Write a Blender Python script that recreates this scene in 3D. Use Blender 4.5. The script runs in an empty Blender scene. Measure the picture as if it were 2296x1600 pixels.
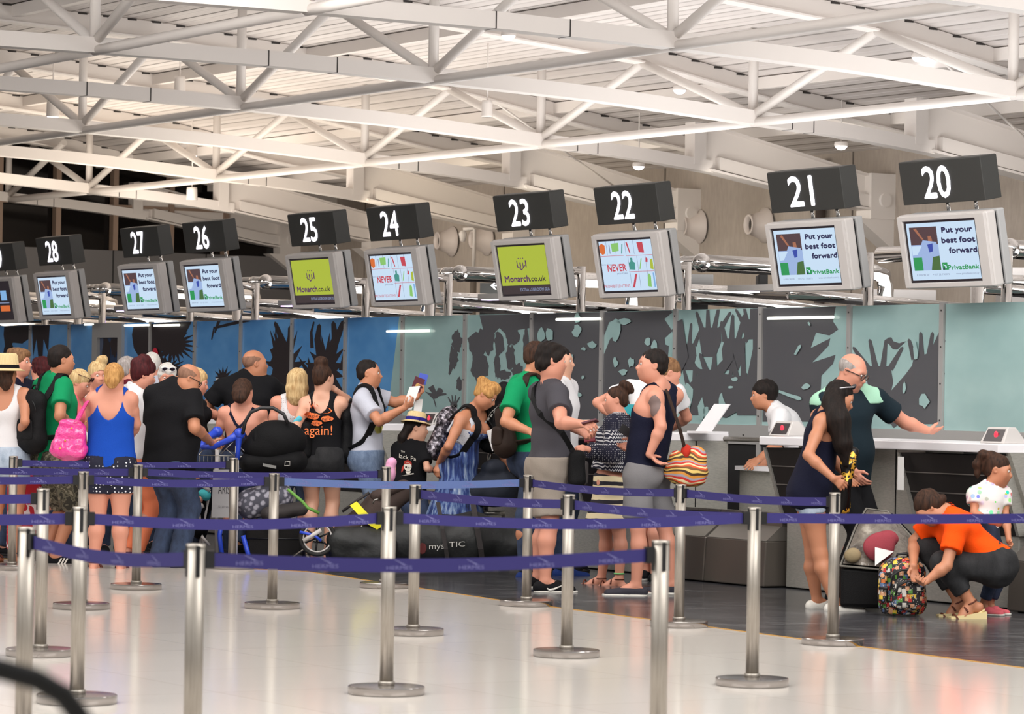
import bpy, math, random
import numpy as np
from mathutils import Vector, Matrix
random.seed(7)
SC = bpy.context.scene
COL = SC.collection
# ---------------------------------------------------------------- camera
FPX, CXP, CYP = 7500.0, 1148.0, 800.0
CAMH, PITCH, ROLL = 1.44, 88/7500.0, 0.0165
cam_d = bpy.data.cameras.new('camera'); cam = bpy.data.objects.new('camera', cam_d); COL.objects.link(cam)
cam_d.sensor_width = 36.0; cam_d.lens = FPX/2296.0*36.0
cam_d.clip_start = 0.1; cam_d.clip_end = 400
cam_d.dof.use_dof = True; cam_d.dof.focus_distance = 28.0; cam_d.dof.aperture_fstop = 7.0
CM = Matrix.Rotation(math.pi/2+PITCH, 4, 'X') @ Matrix.Rotation(ROLL, 4, 'Z')
cam.matrix_world = Matrix.Translation((0, 0, CAMH)) @ CM
SC.camera = cam
# ---------------------------------------------------------------- world, lights, exposure
SC.view_settings.view_transform = 'Standard'; SC.view_settings.look = 'None'
SC.view_settings.gamma = 1.0; SC.view_settings.use_curve_mapping = False
SC.view_settings.exposure = -0.1
W = bpy.data.worlds.new('world'); SC.world = W; W.use_nodes = True
bgn = W.node_tree.nodes['Background']; bgn.inputs[1].default_value = 0.6
# height ramp standing in for the unseen hall: dark low, bright above, for chrome contrast
_nt = W.node_tree; _tc = _nt.nodes.new('ShaderNodeTexCoord'); _sx = _nt.nodes.new('ShaderNodeSeparateXYZ'); _nt.links.new(_tc.outputs['Generated'], _sx.inputs[0])
_rp = _nt.nodes.new('ShaderNodeValToRGB'); _nt.links.new(_sx.outputs[2], _rp.inputs['Fac'])
_e = _rp.color_ramp.elements; _e[0].position = 0; _e[0].color = (.12, .11, .11, 1); _e[1].position = 1; _e[1].color = (1.5, 1.48, 1.45, 1)
for _p, _c in ((.10, (.22, .2, .19, 1)), (.22, (1.25, 1.23, 1.2, 1)), (.5, (1.35, 1.33, 1.3, 1))): _q = _e.new(_p); _q.color = _c
_nt.links.new(_rp.outputs['Color'], bgn.inputs[0])

def area(name, loc, aim, sx, sy, power, col=(1, .975, .94)):
    l = bpy.data.lights.new(name, 'AREA'); l.shape = 'RECTANGLE'; l.size = sx; l.size_y = sy
    l.energy = power; l.color = col
    o = bpy.data.objects.new(name, l); COL.objects.link(o); o.location = loc
    o.rotation_euler = (Vector(aim)-Vector(loc)).to_track_quat('-Z', 'Y').to_euler()
    return o
area('hall_fill', (-6, 13, 8.5), (-4, 20, 0), 9, 5, 1150)  # unseen fill lamps added above the view to light queue and floor
area('hall_fill', (6, 11, 8.5), (4, 20, 0), 9, 5, 1150)
area('hall_fill', (0, 21, 7.6), (1, 27, 0), 10, 3, 900)
area('hall_fill', (-8, 25, 6.6), (-1, 31, .8), 6, 3, 420)
area('desk_fill', (-2.6, 25.6, 5.2), (.2, 27.6, 1.0), 7, 1.2, 160)  # unseen fill lamps added to brighten the worktops and desk fronts
area('desk_fill', (3.2, 20.6, 4.6), (3.0, 23.5, 1.0), 6, 1.2, 110)
area('desk_fill', (-9, 31, 6.2), (-5, 34, 1.0), 7, 1.2, 130)
# unseen uplights added along the desks and over the queue to brighten the roof
for _x, _y, _p, _c in ((7.4, 27.5, 150, (1, .98, .97)), (5.0, 31.5, 150, (1, .98, .97)), (2.6, 35.4, 150, (1, .98, .97)), (.2, 39.3, 170, (1, .95, .91)), (-2.2, 43.2, 170, (1, .92, .83)), (-4.6, 47.2, 180, (1, .88, .74)), (-6.5, 50.5, 180, (1, .88, .74))):
    area('roof_fill', (_x, _y, 2.6), (_x-.6, _y+.2, 8), 2.0, 5, _p, _c)
for _x, _y, _p, _c in ((-10, 24, 140, (1, .985, .985)), (-3, 25.0, 140, (1, .985, .985)), (4, 22, 140, (1, .985, .985)), (10, 20, 150, (1, .985, .985)), (-12, 34, 200, (1, .95, .9))):
    area('roof_fill', (_x, _y, 4.9), (_x+1.5, _y+11, 7.8), 5, 2, _p, _c)
for _x, _y, _p, _c in ((8.2, 33.2, 34, (1, .95, .9)), (5.8, 37.2, 34, (1, .95, .9)), (3.3, 41.2, 34, (1, .93, .84)), (.9, 45.2, 34, (1, .9, .75)), (-1.6, 49.2, 34, (1, .86, .66)), (-5.2, 51, 80, (1, .9, .8))):
    area('wall_fill', (_x, _y, 3.9), (_x+3.5, _y+3.0, 2.6), 3.2, .8, _p, _c)  # unseen lamps added to brighten the concrete and end walls
# ---------------------------------------------------------------- pixel <-> place helpers
RM = CM.to_3x3()
def ray(px, py):
    return RM @ Vector(((px-CXP)/FPX, (CYP-py)/FPX, -1.0))
def at(px, py, Y):
    d = ray(px, py); return Vector((0, 0, CAMH)) + d*(Y/d.y)
def G(px, py, z=0.0):
    d = ray(px, py); return Vector((0, 0, CAMH)) + d*((z-CAMH)/d.z)
def V(*a): return Vector(a)
# frame of the check-in line: s runs along it (to the far left), t towards the passengers
O0 = Vector((1.41, 26.6, 0)); DV = Vector((-.5225, .8526, 0)); NV = Vector((-.8526, -.5225, 0)); UP = Vector((0, 0, 1))
def CL(s, t, z): return O0 + DV*s + NV*t + UP*z
def s_at(px, t, py=800):
    d = ray(px, py); o = O0 + NV*t
    # o + DV*s parallel to d in plan
    return (o.y*d.x - o.x*d.y)/(DV.x*d.y - DV.y*d.x)
def onplane(px, py, t):
    d = ray(px, py); o = Vector((0, 0, CAMH)); k = ((O0+NV*t)-o).dot(NV)/d.dot(NV)
    return o + d*k
def stz(p):
    q = p-O0; return q.dot(DV), q.dot(NV), q.z
# ---------------------------------------------------------------- tags
def tag(o, label=None, cat=None, group=None, kind=None):
    if label: o['label'] = label
    if cat: o['category'] = cat
    if group: o['group'] = group
    if kind: o['kind'] = kind
    return o
def empty(name, loc, label=None, cat=None, group=None, kind=None):
    o = bpy.data.objects.new(name, None); COL.objects.link(o); o.location = loc; o.empty_display_size = .1
    return tag(o, label, cat, group, kind)
def copy_tree(o, parent=None):
    c = o.copy(); COL.objects.link(c)
    if parent: c.parent = parent
    for ch in list(o.children): copy_tree(ch, c)
    return c
# ---------------------------------------------------------------- materials
def srgb(r, g, b):
    f = lambda c: (c/255/12.92 if c/255 <= .04045 else ((c/255+.055)/1.055)**2.4)
    return (f(r), f(g), f(b), 1)
MATS = {}
def mat(name, col, rough=.6, metal=0, emis=None, estr=1, spec=None, bump=0, bscale=60, coat=0, alpha=1, trans=0, sheen=0):
    if name in MATS: return MATS[name]
    m = bpy.data.materials.new(name); m.use_nodes = True; MATS[name] = m
    b = m.node_tree.nodes['Principled BSDF']
    b.inputs['Base Color'].default_value = col; b.inputs['Roughness'].default_value = rough; b.inputs['Metallic'].default_value = metal
    if spec is not None: b.inputs['Specular IOR Level'].default_value = spec
    if coat: b.inputs['Coat Weight'].default_value = coat; b.inputs['Coat Roughness'].default_value = .08
    if sheen: b.inputs['Sheen Weight'].default_value = sheen
    if emis: b.inputs['Emission Color'].default_value = emis; b.inputs['Emission Strength'].default_value = estr
    if alpha < 1: b.inputs['Alpha'].default_value = alpha
    if trans: b.inputs['Transmission Weight'].default_value = trans
    if bump:
        nt = m.node_tree; tc = nt.nodes.new('ShaderNodeTexCoord'); n = nt.nodes.new('ShaderNodeTexNoise'); bp = nt.nodes.new('ShaderNodeBump')
        n.inputs['Scale'].default_value = bscale; n.inputs['Detail'].default_value = 3; bp.inputs['Strength'].default_value = bump; bp.inputs['Distance'].default_value = .01
        nt.links.new(tc.outputs['Object'], n.inputs['Vector']); nt.links.new(n.outputs['Fac'], bp.inputs['Height']); nt.links.new(bp.outputs['Normal'], b.inputs['Normal'])
    return m
class NB:
    """small helper for node graphs"""
    def __init__(s, name, rough=.7):
        s.m = bpy.data.materials.new(name); s.m.use_nodes = True; MATS[name] = s.m; s.nt = s.m.node_tree
        s.b = s.nt.nodes['Principled BSDF']; s.b.inputs['Roughness'].default_value = rough
        s.tc = s.nt.nodes.new('ShaderNodeTexCoord')
    def n(s, t, **kw):
        x = s.nt.nodes.new(t)
        for k, v in kw.items(): setattr(x, k, v)
        return x
    def l(s, a, b): s.nt.links.new(a, b)
    def mapping(s, scale=(1, 1, 1), rot=(0, 0, 0), loc=(0, 0, 0), src='Object'):
        mp = s.n('ShaderNodeMapping'); mp.inputs['Scale'].default_value = scale; mp.inputs['Rotation'].default_value = rot; mp.inputs['Location'].default_value = loc
        s.l(s.tc.outputs[src], mp.inputs['Vector']); return mp.outputs['Vector']
    def noise(s, vec, scale=5, detail=3, rough=.5, dist=0):
        x = s.n('ShaderNodeTexNoise'); x.inputs['Scale'].default_value = scale; x.inputs['Detail'].default_value = detail; x.inputs['Roughness'].default_value = rough; x.inputs['Distortion'].default_value = dist
        s.l(vec, x.inputs['Vector']); return x.outputs['Fac']
    def ramp(s, fac, stops, interp='LINEAR'):
        r = s.n('ShaderNodeValToRGB'); r.color_ramp.interpolation = interp; e = r.color_ramp.elements
        while len(e) < len(stops): e.new(.5)
        for q, (p, c) in zip(e, stops): q.position = p; q.color = c
        s.l(fac, r.inputs['Fac']); return r.outputs['Color']
    def math(s, op, a, b=None):
        x = s.n('ShaderNodeMath', operation=op)
        for i, v in enumerate((a, b)):
            if v is None: continue
            if isinstance(v, (int, float)): x.inputs[i].default_value = v
            else: s.l(v, x.inputs[i])
        return x.outputs[0]
    def mix(s, fac, a, b):
        x = s.n('ShaderNodeMix', data_type='RGBA')
        for i, v in ((0, fac), (6, a), (7, b)):
            if isinstance(v, (int, float)): x.inputs[i].default_value = v
            elif isinstance(v, tuple): x.inputs[i].default_value = v
            else: s.l(v, x.inputs[i])
        return x.outputs[2]
    def color(s, c): s.l(c, s.b.inputs['Base Color']); return s
    def bump(s, h, strength=.3, dist=.01):
        bp = s.n('ShaderNodeBump'); bp.inputs['Strength'].default_value = strength; bp.inputs['Distance'].default_value = dist
        s.l(h, bp.inputs['Height']); s.l(bp.outputs['Normal'], s.b.inputs['Normal']); return s
# ---------------------------------------------------------------- mesh builder
class MB:
    def __init__(s): s.v = []; s.f = []; s.mi = []; s.sm = []
    def add(s, vs, fs, mi=0, smooth=False):
        o = len(s.v); s.v += [tuple(p) for p in vs]
        for f in fs: s.f.append([i+o for i in f]); s.mi.append(mi); s.sm.append(smooth)
        return s
    def hexa(s, p, mi=0):   # p: 8 corners, bottom ring 0-3, top ring 4-7
        return s.add(p, [(3, 2, 1, 0), (4, 5, 6, 7), (0, 1, 5, 4), (1, 2, 6, 5), (2, 3, 7, 6), (3, 0, 4, 7)], mi)
    def box(s, c, a, b, u, mi=0):   # centre and three half-axis vectors
        c = Vector(c); a = Vector(a); b = Vector(b); u = Vector(u)
        return s.hexa([c-a-b-u, c+a-b-u, c+a+b-u, c-a+b-u, c-a-b+u, c+a-b+u, c+a+b+u, c-a+b+u], mi)
    def clbox(s, s0, s1, t0, t1, z0, z1, mi=0):
        return s.hexa([CL(s0, t0, z0), CL(s0, t1, z0), CL(s1, t1, z0), CL(s1, t0, z0), CL(s0, t0, z1), CL(s0, t1, z1), CL(s1, t1, z1), CL(s1, t0, z1)], mi)
    def cyl(s, p0, p1, r0, r1=None, n=16, mi=0, cap=True):
        p0 = Vector(p0); p1 = Vector(p1); r1 = r0 if r1 is None else r1
        ax = (p1-p0).normalized(); a = ax.orthogonal().normalized(); b = ax.cross(a)
        vs = []
        for p, r in ((p0, r0), (p1, r1)):
            vs += [p+(a*math.cos(2*math.pi*i/n)+b*math.sin(2*math.pi*i/n))*r for i in range(n)]
        s.add(vs, [(i, (i+1) % n, n+(i+1) % n, n+i) for i in range(n)], mi, True)
        if cap:
            o = len(s.v)-2*n
            s.f.append([o+i for i in reversed(range(n))]); s.mi.append(mi); s.sm.append(False)
            s.f.append([o+n+i for i in range(n)]); s.mi.append(mi); s.sm.append(False)
        return s
    def lathe(s, base, prof, n=32, mi=0, axis=None):   # prof: (r, h) list
        base = Vector(base); ax = Vector(axis or (0, 0, 1)).normalized(); a = ax.orthogonal().normalized(); b = ax.cross(a)
        vs = []
        for r, h in prof:
            vs += [base+ax*h+(a*math.cos(2*math.pi*i/n)+b*math.sin(2*math.pi*i/n))*r for i in range(n)]
        fs = [(k*n+i, k*n+(i+1) % n, (k+1)*n+(i+1) % n, (k+1)*n+i) for k in range(len(prof)-1) for i in range(n)]
        o = len(s.v); s.add(vs, fs, mi, True)
        return s
    def tube(s, pts, r, n=10, mi=0, closed=False):
        pts = [Vector(p) for p in pts]; m = len(pts)
        rs = r if isinstance(r, (list, tuple)) else [r]*m
        vs = []; pa = None
        for i, p in enumerate(pts):
            q0 = pts[max(i-1, 0)]; q1 = pts[min(i+1, m-1)]; ax = (q1-q0).normalized()
            if pa is None: a = ax.orthogonal().normalized()
            else: a = (pa-ax*pa.dot(ax)).normalized()
            pa = a; b = ax.cross(a)
            vs += [p+(a*math.cos(2*math.pi*j/n)+b*math.sin(2*math.pi*j/n))*rs[i] for j in range(n)]
        fs = [(k*n+i, k*n+(i+1) % n, (k+1)*n+(i+1) % n, (k+1)*n+i) for k in range(m-1) for i in range(n)]
        s.add(vs, fs, mi, True); o = len(s.v)-m*n
        s.f.append([o+i for i in reversed(range(n))]); s.mi.append(mi); s.sm.append(True)
        s.f.append([o+(m-1)*n+i for i in range(n)]); s.mi.append(mi); s.sm.append(True)
        return s
    def ribbon(s, pts, w, th, mi=0):   # strap: pts with width vector w and thickness vector th (constant or lists)
        m = len(pts); ws = w if isinstance(w, list) else [w]*m; ts = th if isinstance(th, list) else [th]*m
        vs = []
        for p, a, b in zip(pts, ws, ts):
            p = Vector(p); a = Vector(a)/2; b = Vector(b)/2; vs += [p-a-b, p+a-b, p+a+b, p-a+b]
        fs = [(k*4+i, k*4+(i+1) % 4, k*4+4+(i+1) % 4, k*4+4+i) for k in range(m-1) for i in range(4)]
        fs += [(3, 2, 1, 0), tuple((m-1)*4+i for i in range(4))]
        return s.add(vs, fs, mi)
    def poly(s, pts, mi=0): return s.add(pts, [tuple(range(len(pts)))], mi)
    def prism(s, pts, ext, mi=0):
        n = len(pts); e = Vector(ext); vs = [Vector(p) for p in pts]; vs += [p+e for p in vs]
        return s.add(vs, [tuple(reversed(range(n))), tuple(range(n, 2*n))]+[(i, (i+1) % n, n+(i+1) % n, n+i) for i in range(n)], mi)
    def ball(s, c, r, nu=14, nv=9, mi=0, axes=None):
        c = Vector(c); X, Y, Z = axes or (V(1, 0, 0), V(0, 1, 0), V(0, 0, 1)); r = r if isinstance(r, tuple) else (r, r, r)
        vs = []
        for j in range(nv+1):
            th = math.pi*j/nv
            for i in range(nu):
                ph = 2*math.pi*i/nu
                vs.append(c+X*(r[0]*math.sin(th)*math.cos(ph))+Y*(r[1]*math.sin(th)*math.sin(ph))+Z*(r[2]*math.cos(th)))
        s.add(vs, [(j*nu+i, (j+1)*nu+i, (j+1)*nu+(i+1) % nu, j*nu+(i+1) % nu) for j in range(nv) for i in range(nu)], mi, True)
        return s
    def build(s, name, mats, parent=None, loc=None, bevel=0):
        me = bpy.data.meshes.new(name); L = Vector(loc) if loc is not None else (parent.matrix_basis.translation if parent else Vector((0, 0, 0)))
        if parent and parent.parent and loc is None: L = L+parent.parent.matrix_basis.translation
        me.from_pydata([tuple(Vector(p)-L) for p in s.v], [], s.f)
        for m in (mats if isinstance(mats, (list, tuple)) else [mats]): me.materials.append(m)
        me.polygons.foreach_set('material_index', s.mi); me.polygons.foreach_set('use_smooth', s.sm); me.update()
        o = bpy.data.objects.new(name, me); COL.objects.link(o)
        if parent: o.parent = parent
        else: o.location = L
        if bevel:
            md = o.modifiers.new('bevel', 'BEVEL'); md.width = bevel; md.segments = 2; md.limit_method = 'ANGLE'
        return o
_tc = {}
def text_faces(txt, size=1.0, ext=0.0):
    """flat lettering as (verts, faces), origin left baseline"""
    k = txt
    if k not in _tc:
        cu = bpy.data.curves.new('t', 'FONT'); cu.body = txt; cu.size = 1.0; cu.resolution_u = 3; cu.fill_mode = 'FRONT'
        ob = bpy.data.objects.new('t', cu); me = bpy.data.meshes.new_from_object(ob)
        _tc[k] = ([tuple(v.co) for v in me.vertices], [tuple(p.vertices) for p in me.polygons])
        bpy.data.objects.remove(ob); bpy.data.curves.remove(cu); bpy.data.meshes.remove(me)
    vs, fs = _tc[k]
    return [(x*size, y*size) for x, y, z in vs], fs
def put_text(mb, txt, o, ux, uy, h, mi, width=None, fat=0, align='l'):
    """lettering on the plane (o; ux, uy); h = capital height, width = full width"""
    vs, fs = text_faces(txt)
    x0 = min(v[0] for v in vs); x1 = max(v[0] for v in vs); y1 = max(v[1] for v in vs if True)
    sy = h/.69; sx = sy if width is None else width/(x1-x0)
    wd = (x1-x0)*sx; off = {'l': 0, 'c': -wd/2, 'r': -wd}[align]
    n = Vector(ux).cross(Vector(uy)).normalized()
    ofs = [(0, 0)] if not fat else [(-fat, 0), (fat, 0), (0, fat), (0, -fat)]
    for q, (dx, dy) in enumerate(ofs):
        mb.add([Vector(o)+Vector(ux)*((v[0]-x0)*sx+off+dx)+Vector(uy)*(v[1]*sy+dy)+n*(q*.0004) for v in vs], fs, mi)
WHITE = mat('white_paint', srgb(226, 222, 218), .5)
STEEL = NB('brushed_steel', .32)
STEEL.b.inputs['Metallic'].default_value = .9
STEEL.color(STEEL.ramp(STEEL.noise(STEEL.mapping((40, 40, 1.5)), 6, 2), [(.3, srgb(150, 146, 139)), (.7, srgb(188, 183, 175))])); STEEL = STEEL.m
CHROME = mat('chrome', (.74, .72, .70, 1), .06, 1)
BLACKP = mat('black_plastic', srgb(16, 16, 20), .45)
# ================================================================ setting: floor
def floor_mat():
    n = NB('polished_white_floor', .12); v = n.mapping((1, 1, 1), rot=(0, 0, math.radians(-31.5)))
    br = n.n('ShaderNodeTexBrick'); br.offset = 0; br.inputs['Scale'].default_value = 1; br.inputs['Mortar Size'].default_value = .0035; br.inputs['Brick Width'].default_value = 1.2; br.inputs['Row Height'].default_value = 1.2
    br.inputs['Color1'].default_value = srgb(226, 220, 212); br.inputs['Color2'].default_value = srgb(222, 215, 207); br.inputs['Mortar'].default_value = srgb(196, 188, 180)
    n.l(v, br.inputs['Vector']); no = n.noise(v, 1.6, 4)
    n.color(n.mix(n.math('MULTIPLY', no, .25), br.outputs['Color'], srgb(205, 196, 190))); n.b.inputs['Specular IOR Level'].default_value = .55
    return n.m
def dark_floor_mat():
    n = NB('dark_stone_floor', .16); v = n.mapping((1, 1, 1), rot=(0, 0, math.radians(-6)))
    st = n.noise(n.mapping((.5, 9, 1), rot=(0, 0, math.radians(-6))), 4, 5, .6)
    n.color(n.ramp(st, [(.3, srgb(54, 54, 58)), (.55, srgb(74, 74, 78)), (.66, srgb(150, 150, 152))])); return n.m
BND = [(-900, 1215), (-300, 1240), (100, 1256), (400, 1266), (690, 1281), (900, 1312), (1120, 1345), (1650, 1413), (2296, 1497), (3000, 1590)]
bp = [G(*p) for p in BND]
mb = MB(); mb.poly([V(-30, -6, 0), V(30, -6, 0), V(30, bp[-1].y, 0)]+[p for p in reversed(bp)]+[V(-30, bp[0].y, 0)])
fl = mb.build('floor', floor_mat()); tag(fl, 'white polished terrazzo floor of the queueing area', 'floor', kind='structure')
mb = MB(); mb.poly([V(-30, bp[0].y, 0)]+bp+[V(30, bp[-1].y, 0), V(30, 75, 0), V(-30, 75, 0)])
fl2 = mb.build('floor', dark_floor_mat()); tag(fl2, 'dark grey streaked stone floor along the check-in desks', 'floor', kind='structure')
mb = MB(); w = [V(0, .06, .0)]*len(bp)
mb.ribbon([p+V(0, 0, .0015) for p in bp], V(0, .055, 0), V(0, 0, .002))
tag(mb.build('trim_1', mat('brass_strip', srgb(214, 160, 60), .35, .3)), kind='structure')
# ================================================================ setting: walls
def concrete_mat(name, c0, c1):
    n = NB(name, .85); v = n.mapping((1, 1, 1))
    big = n.noise(v, .7, 5, .6); fine = n.noise(n.mapping((6, 6, 1.2)), 4, 4, .6)
    c = n.mix(n.math('MULTIPLY', fine, .5), n.ramp(big, [(.3, c0), (.7, c1)]), srgb(120, 112, 104)); n.color(c)
    n.bump(fine, .3, .01); return n.m
CONC = concrete_mat('board_marked_concrete', srgb(168, 157, 146), srgb(196, 185, 174))
TW = -8.9     # concrete wall behind the baggage hall
RT0 = Vector((4.82, 38.9, 0))      # foot below the first truss step
def TR(i, r, z): return RT0 + DV*(4.5*i) + NV*r + UP*z
wr = -2.9
mb = MB(); a = TR(-6, wr, 0); b = TR(4.72, wr, 0)
mb.hexa([a, b, b-NV*.3, a-NV*.3, a+UP*5.2, b+UP*5.2, b-NV*.3+UP*5.2, a-NV*.3+UP*5.2])
# formwork joints
for k in range(-5, 5):
    p = TR(k*1.0+.17, wr+.004, 0); mb.box(p+UP*2.6, DV*.012, NV*.006, UP*2.6, 1)
tag(mb.build('wall_back', [CONC, mat('joint_grey', srgb(120, 112, 105), .9)]), 'board-marked concrete wall behind the check-in signs', 'wall', kind='structure')
# dark pipe on the wall
tag(MB().cyl(TR(1.3, wr+.1, 0), TR(1.3, wr+.1, 4.7), .07).build('drain_pipe', mat('dark_pipe', srgb(74, 64, 60), .6)), 'dark vertical pipe on the concrete wall between signs 23 and 22', 'pipe')
# end wall with dark glazing
GREYP = mat('grey_cladding', srgb(112, 110, 110), .5)
c0 = TR(4.72, wr, 0); mb = MB(); c1 = c0+NV*14
mb.hexa([c0, c1, c1+DV*.2, c0+DV*.2, c0+UP*3.8, c1+UP*3.8, c1+DV*.2+UP*3.8, c0+DV*.2+UP*3.8])
for k in range(1, 9):
    p = c0+NV*(k*1.75)-DV*.003; mb.box(p+UP*1.9, NV*.012, DV*.004, UP*1.9, 1)
mb.box(c0+NV*7+UP*3.05-DV*.003, NV*7, DV*.004, UP*.01, 1)
tag(mb.build('wall_left', [GREYP, mat('seam_dark', srgb(45, 44, 44), .7)]), 'dark grey clad end wall behind signs 26 to 29', 'wall', kind='structure')
mb = MB(); mb.hexa([c0+UP*3.8+DV*.1, c1+UP*3.8+DV*.1, c1+DV*.12+UP*3.8, c0+DV*.12+UP*3.8]+[q+UP*2.9 for q in (c0+UP*3.8+DV*.1, c1+UP*3.8+DV*.1, c1+DV*.12+UP*3.8, c0+DV*.12+UP*3.8)])
NIGHT = mat('night_glass', srgb(12, 10, 10), .08, spec=.35)
win = mb.build('window_1', NIGHT); tag(win, 'black night window band above the grey end wall', 'window', kind='structure')
mf = mat('mullion_tan', srgb(150, 128, 112), .6)
for k in range(0, 9):
    p = c0+NV*(.35+k*1.05); MB().box(p+UP*5.2, NV*.045, DV*.08, UP*1.4).build('mullion', mf, win)
for z in (4.55, 5.35): MB().box(c0+NV*7+UP*z, NV*7, DV*.05, UP*.025).build('transom', mf, win)
# ================================================================ roof deck
def zr(r):
    pts = [(-3.6, 4.72), (-2.9, 4.8), (.44, 5.25), (2.53, 5.62), (6.69, 5.98), (10.6, 6.12), (14.7, 6.1), (20, 5.8)]
    for (a, za), (b, zb) in zip(pts, pts[1:]):
        if r <= b: return za+(zb-za)*(r-a)/(b-a)
    return pts[-1][1]
n = NB('roof_deck', .6)
v = n.mapping((1, 1, 1), rot=(0, 0, -math.atan2(DV.y, DV.x)))
sx = n.n('ShaderNodeSeparateXYZ'); n.l(v, sx.inputs[0])
wv = n.math('FRACT', n.math('MULTIPLY', sx.outputs[1], 3.2))
n.color(n.ramp(wv, [(0, srgb(214, 207, 203)), (.42, srgb(212, 205, 201)), (.5, srgb(196, 190, 187)), (.58, srgb(222, 216, 212)), (1, srgb(214, 207, 203))]))
n.bump(n.ramp(wv, [(0, (0, 0, 0, 1)), (.4, (0, 0, 0, 1)), (.5, (1, 1, 1, 1)), (.9, (1, 1, 1, 1)), (1, (0, 0, 0, 1))]), .8, .05)
DECK = n.m
rs = [-3.6, -2.9, .44, 2.53, 4.6, 6.69, 8.6, 10.6, 12.7, 14.7, 17.5, 20]
mb = MB(); vs = []
for r in rs: vs += [TR(-3.4, r, zr(r)), TR(6.5, r, zr(r))]
mb.add(vs, [(2*k, 2*k+1, 2*k+3, 2*k+2) for k in range(len(rs)-1)])
mb.add([p+UP*.25 for p in vs], [(2*k, 2*k+2, 2*k+3, 2*k+1) for k in range(len(rs)-1)])
tag(mb.build('ceiling', DECK), 'white ribbed metal roof deck', 'ceiling', kind='structure')
# ================================================================ trusses
zb_pts = [(-3.4, 3.93), (-2.2, 4.06), (0, 4.41), (1.2, 4.53), (2.53, 4.61), (4.6, 4.745), (6.69, 4.82), (8.6, 4.865), (10.6, 4.87), (12.7, 4.86), (14.7, 4.82), (17.5, 4.7), (20, 4.5)]
def zb(r):
    for (a, za), (b, z2) in zip(zb_pts, zb_pts[1:]):
        if r <= b: return za+(z2-za)*(r-a)/(b-a)
    return zb_pts[-1][1]
TRW = mat('truss_white', srgb(228, 222, 217), .45)
TRJ = mat('truss_joint', srgb(60, 56, 54), .8)
NODES = [2.53, 6.69, 10.6, 14.7]
def chord(mb, i, r0, r1, hh, ww, zf, n=24):
    rr = [r0+(r1-r0)*k/n for k in range(n+1)]
    mb.ribbon([TR(i, r, zf(r)) for r in rr], DV*ww, UP*hh)
tnames = {-2: 'nearest of the white roof trusses, cut by the top right corner', -1: 'white roof truss arching along the top edge above sign 20', 0: 'white roof truss running down towards sign 21', 1: 'white roof truss running down towards sign 22',
          2: 'white roof truss running down towards sign 23', 3: 'white roof truss running down towards sign 24', 4: 'white roof truss running down towards sign 25', 4.72: 'last white roof truss in front of the black windows'}
for i, lab in tnames.items():
    root = empty('roof_truss', TR(i, 6, 0), lab, 'roof truss', 'white roof trusses')
    mb = MB(); chord(mb, i, 0, 19, .155, .2, zb, 40)
    for r in (1.75, 2.05, 7.9, 8.7): mb.box(TR(i, r, zb(r)), NV*.006, DV*.103, UP*.08, 1)
    mb.build('bottom_chord', [TRW, TRJ], root)
    mb = MB()
    for k in range(10):
        ra, rb = -3.4+k*.36, -3.4+(k+1)*.36
        ta, tb = min(zr(ra)-.05, 4.25+(ra+3.4)*.20), min(zr(rb)-.05, 4.25+(rb+3.4)*.20)
        mb.hexa([TR(i, ra, zb(ra)-.02)-DV*.015, TR(i, rb, zb(rb)-.02)-DV*.015, TR(i, rb, zb(rb)-.02)+DV*.015, TR(i, ra, zb(ra)-.02)+DV*.015, TR(i, ra, ta)-DV*.015, TR(i, rb, tb)-DV*.015, TR(i, rb, tb)+DV*.015, TR(i, ra, ta)+DV*.015])
    mb.ribbon([TR(i, r, zb(r)-.05) for r in (-3.4, -2.2, -1.2, .05)], DV*.3, UP*.03); mb.ribbon([TR(i, -3.4, 4.25), TR(i, .2, 4.25+3.6*.2)], DV*.22, UP*.025)
    mb.box(TR(i, .2, (zb(.2)+4.97)/2), NV*.09, DV*.11, UP*((4.97-zb(.2))/2))
    mb.ribbon([TR(i, r, zb(r)+.06) for r in (-3.0, -2.2, -1.2, -.1)], DV*.24, UP*.16)
    mb.build('haunch_plate', TRW, root)
    for q, r in enumerate(NODES):
        MB().cyl(TR(i, r, zb(r)), TR(i, r, zr(r)-.02), .055).build('upright', TRW, root)
        for sg in (1, -1):
            a = TR(i, r, zb(r)+.03); b = TR(i+.5*sg, r, zr(r)-.22)
            MB().cyl(a, b, .052).build('web_leg', TRW, root)
        if i > -2:
            pts = [TR(i-1+k/8, r, zb(r)-.05) for k in range(9)]
            if i == 4.72: pts = [TR(4+.72*k/8, r, zb(r)-.04) for k in range(9)]
            MB().tube(pts, .052, 12).build('bracing_tube', TRW, root)
    MB().box(TR(i, -2.72, 4.15), NV*.22, DV*.16, UP*.3).cyl(TR(i, -2.72, 4.1)+DV*.05, TR(i, -2.72, 4.1)-DV*.2, .09, n=20).prism([TR(i, -2.9, 3.85)-DV*.14, TR(i, -2.3, 3.85)-DV*.14, TR(i, -2.9, 3.45)-DV*.14], DV*.28).build('wall_bearing', TRW, root)
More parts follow.
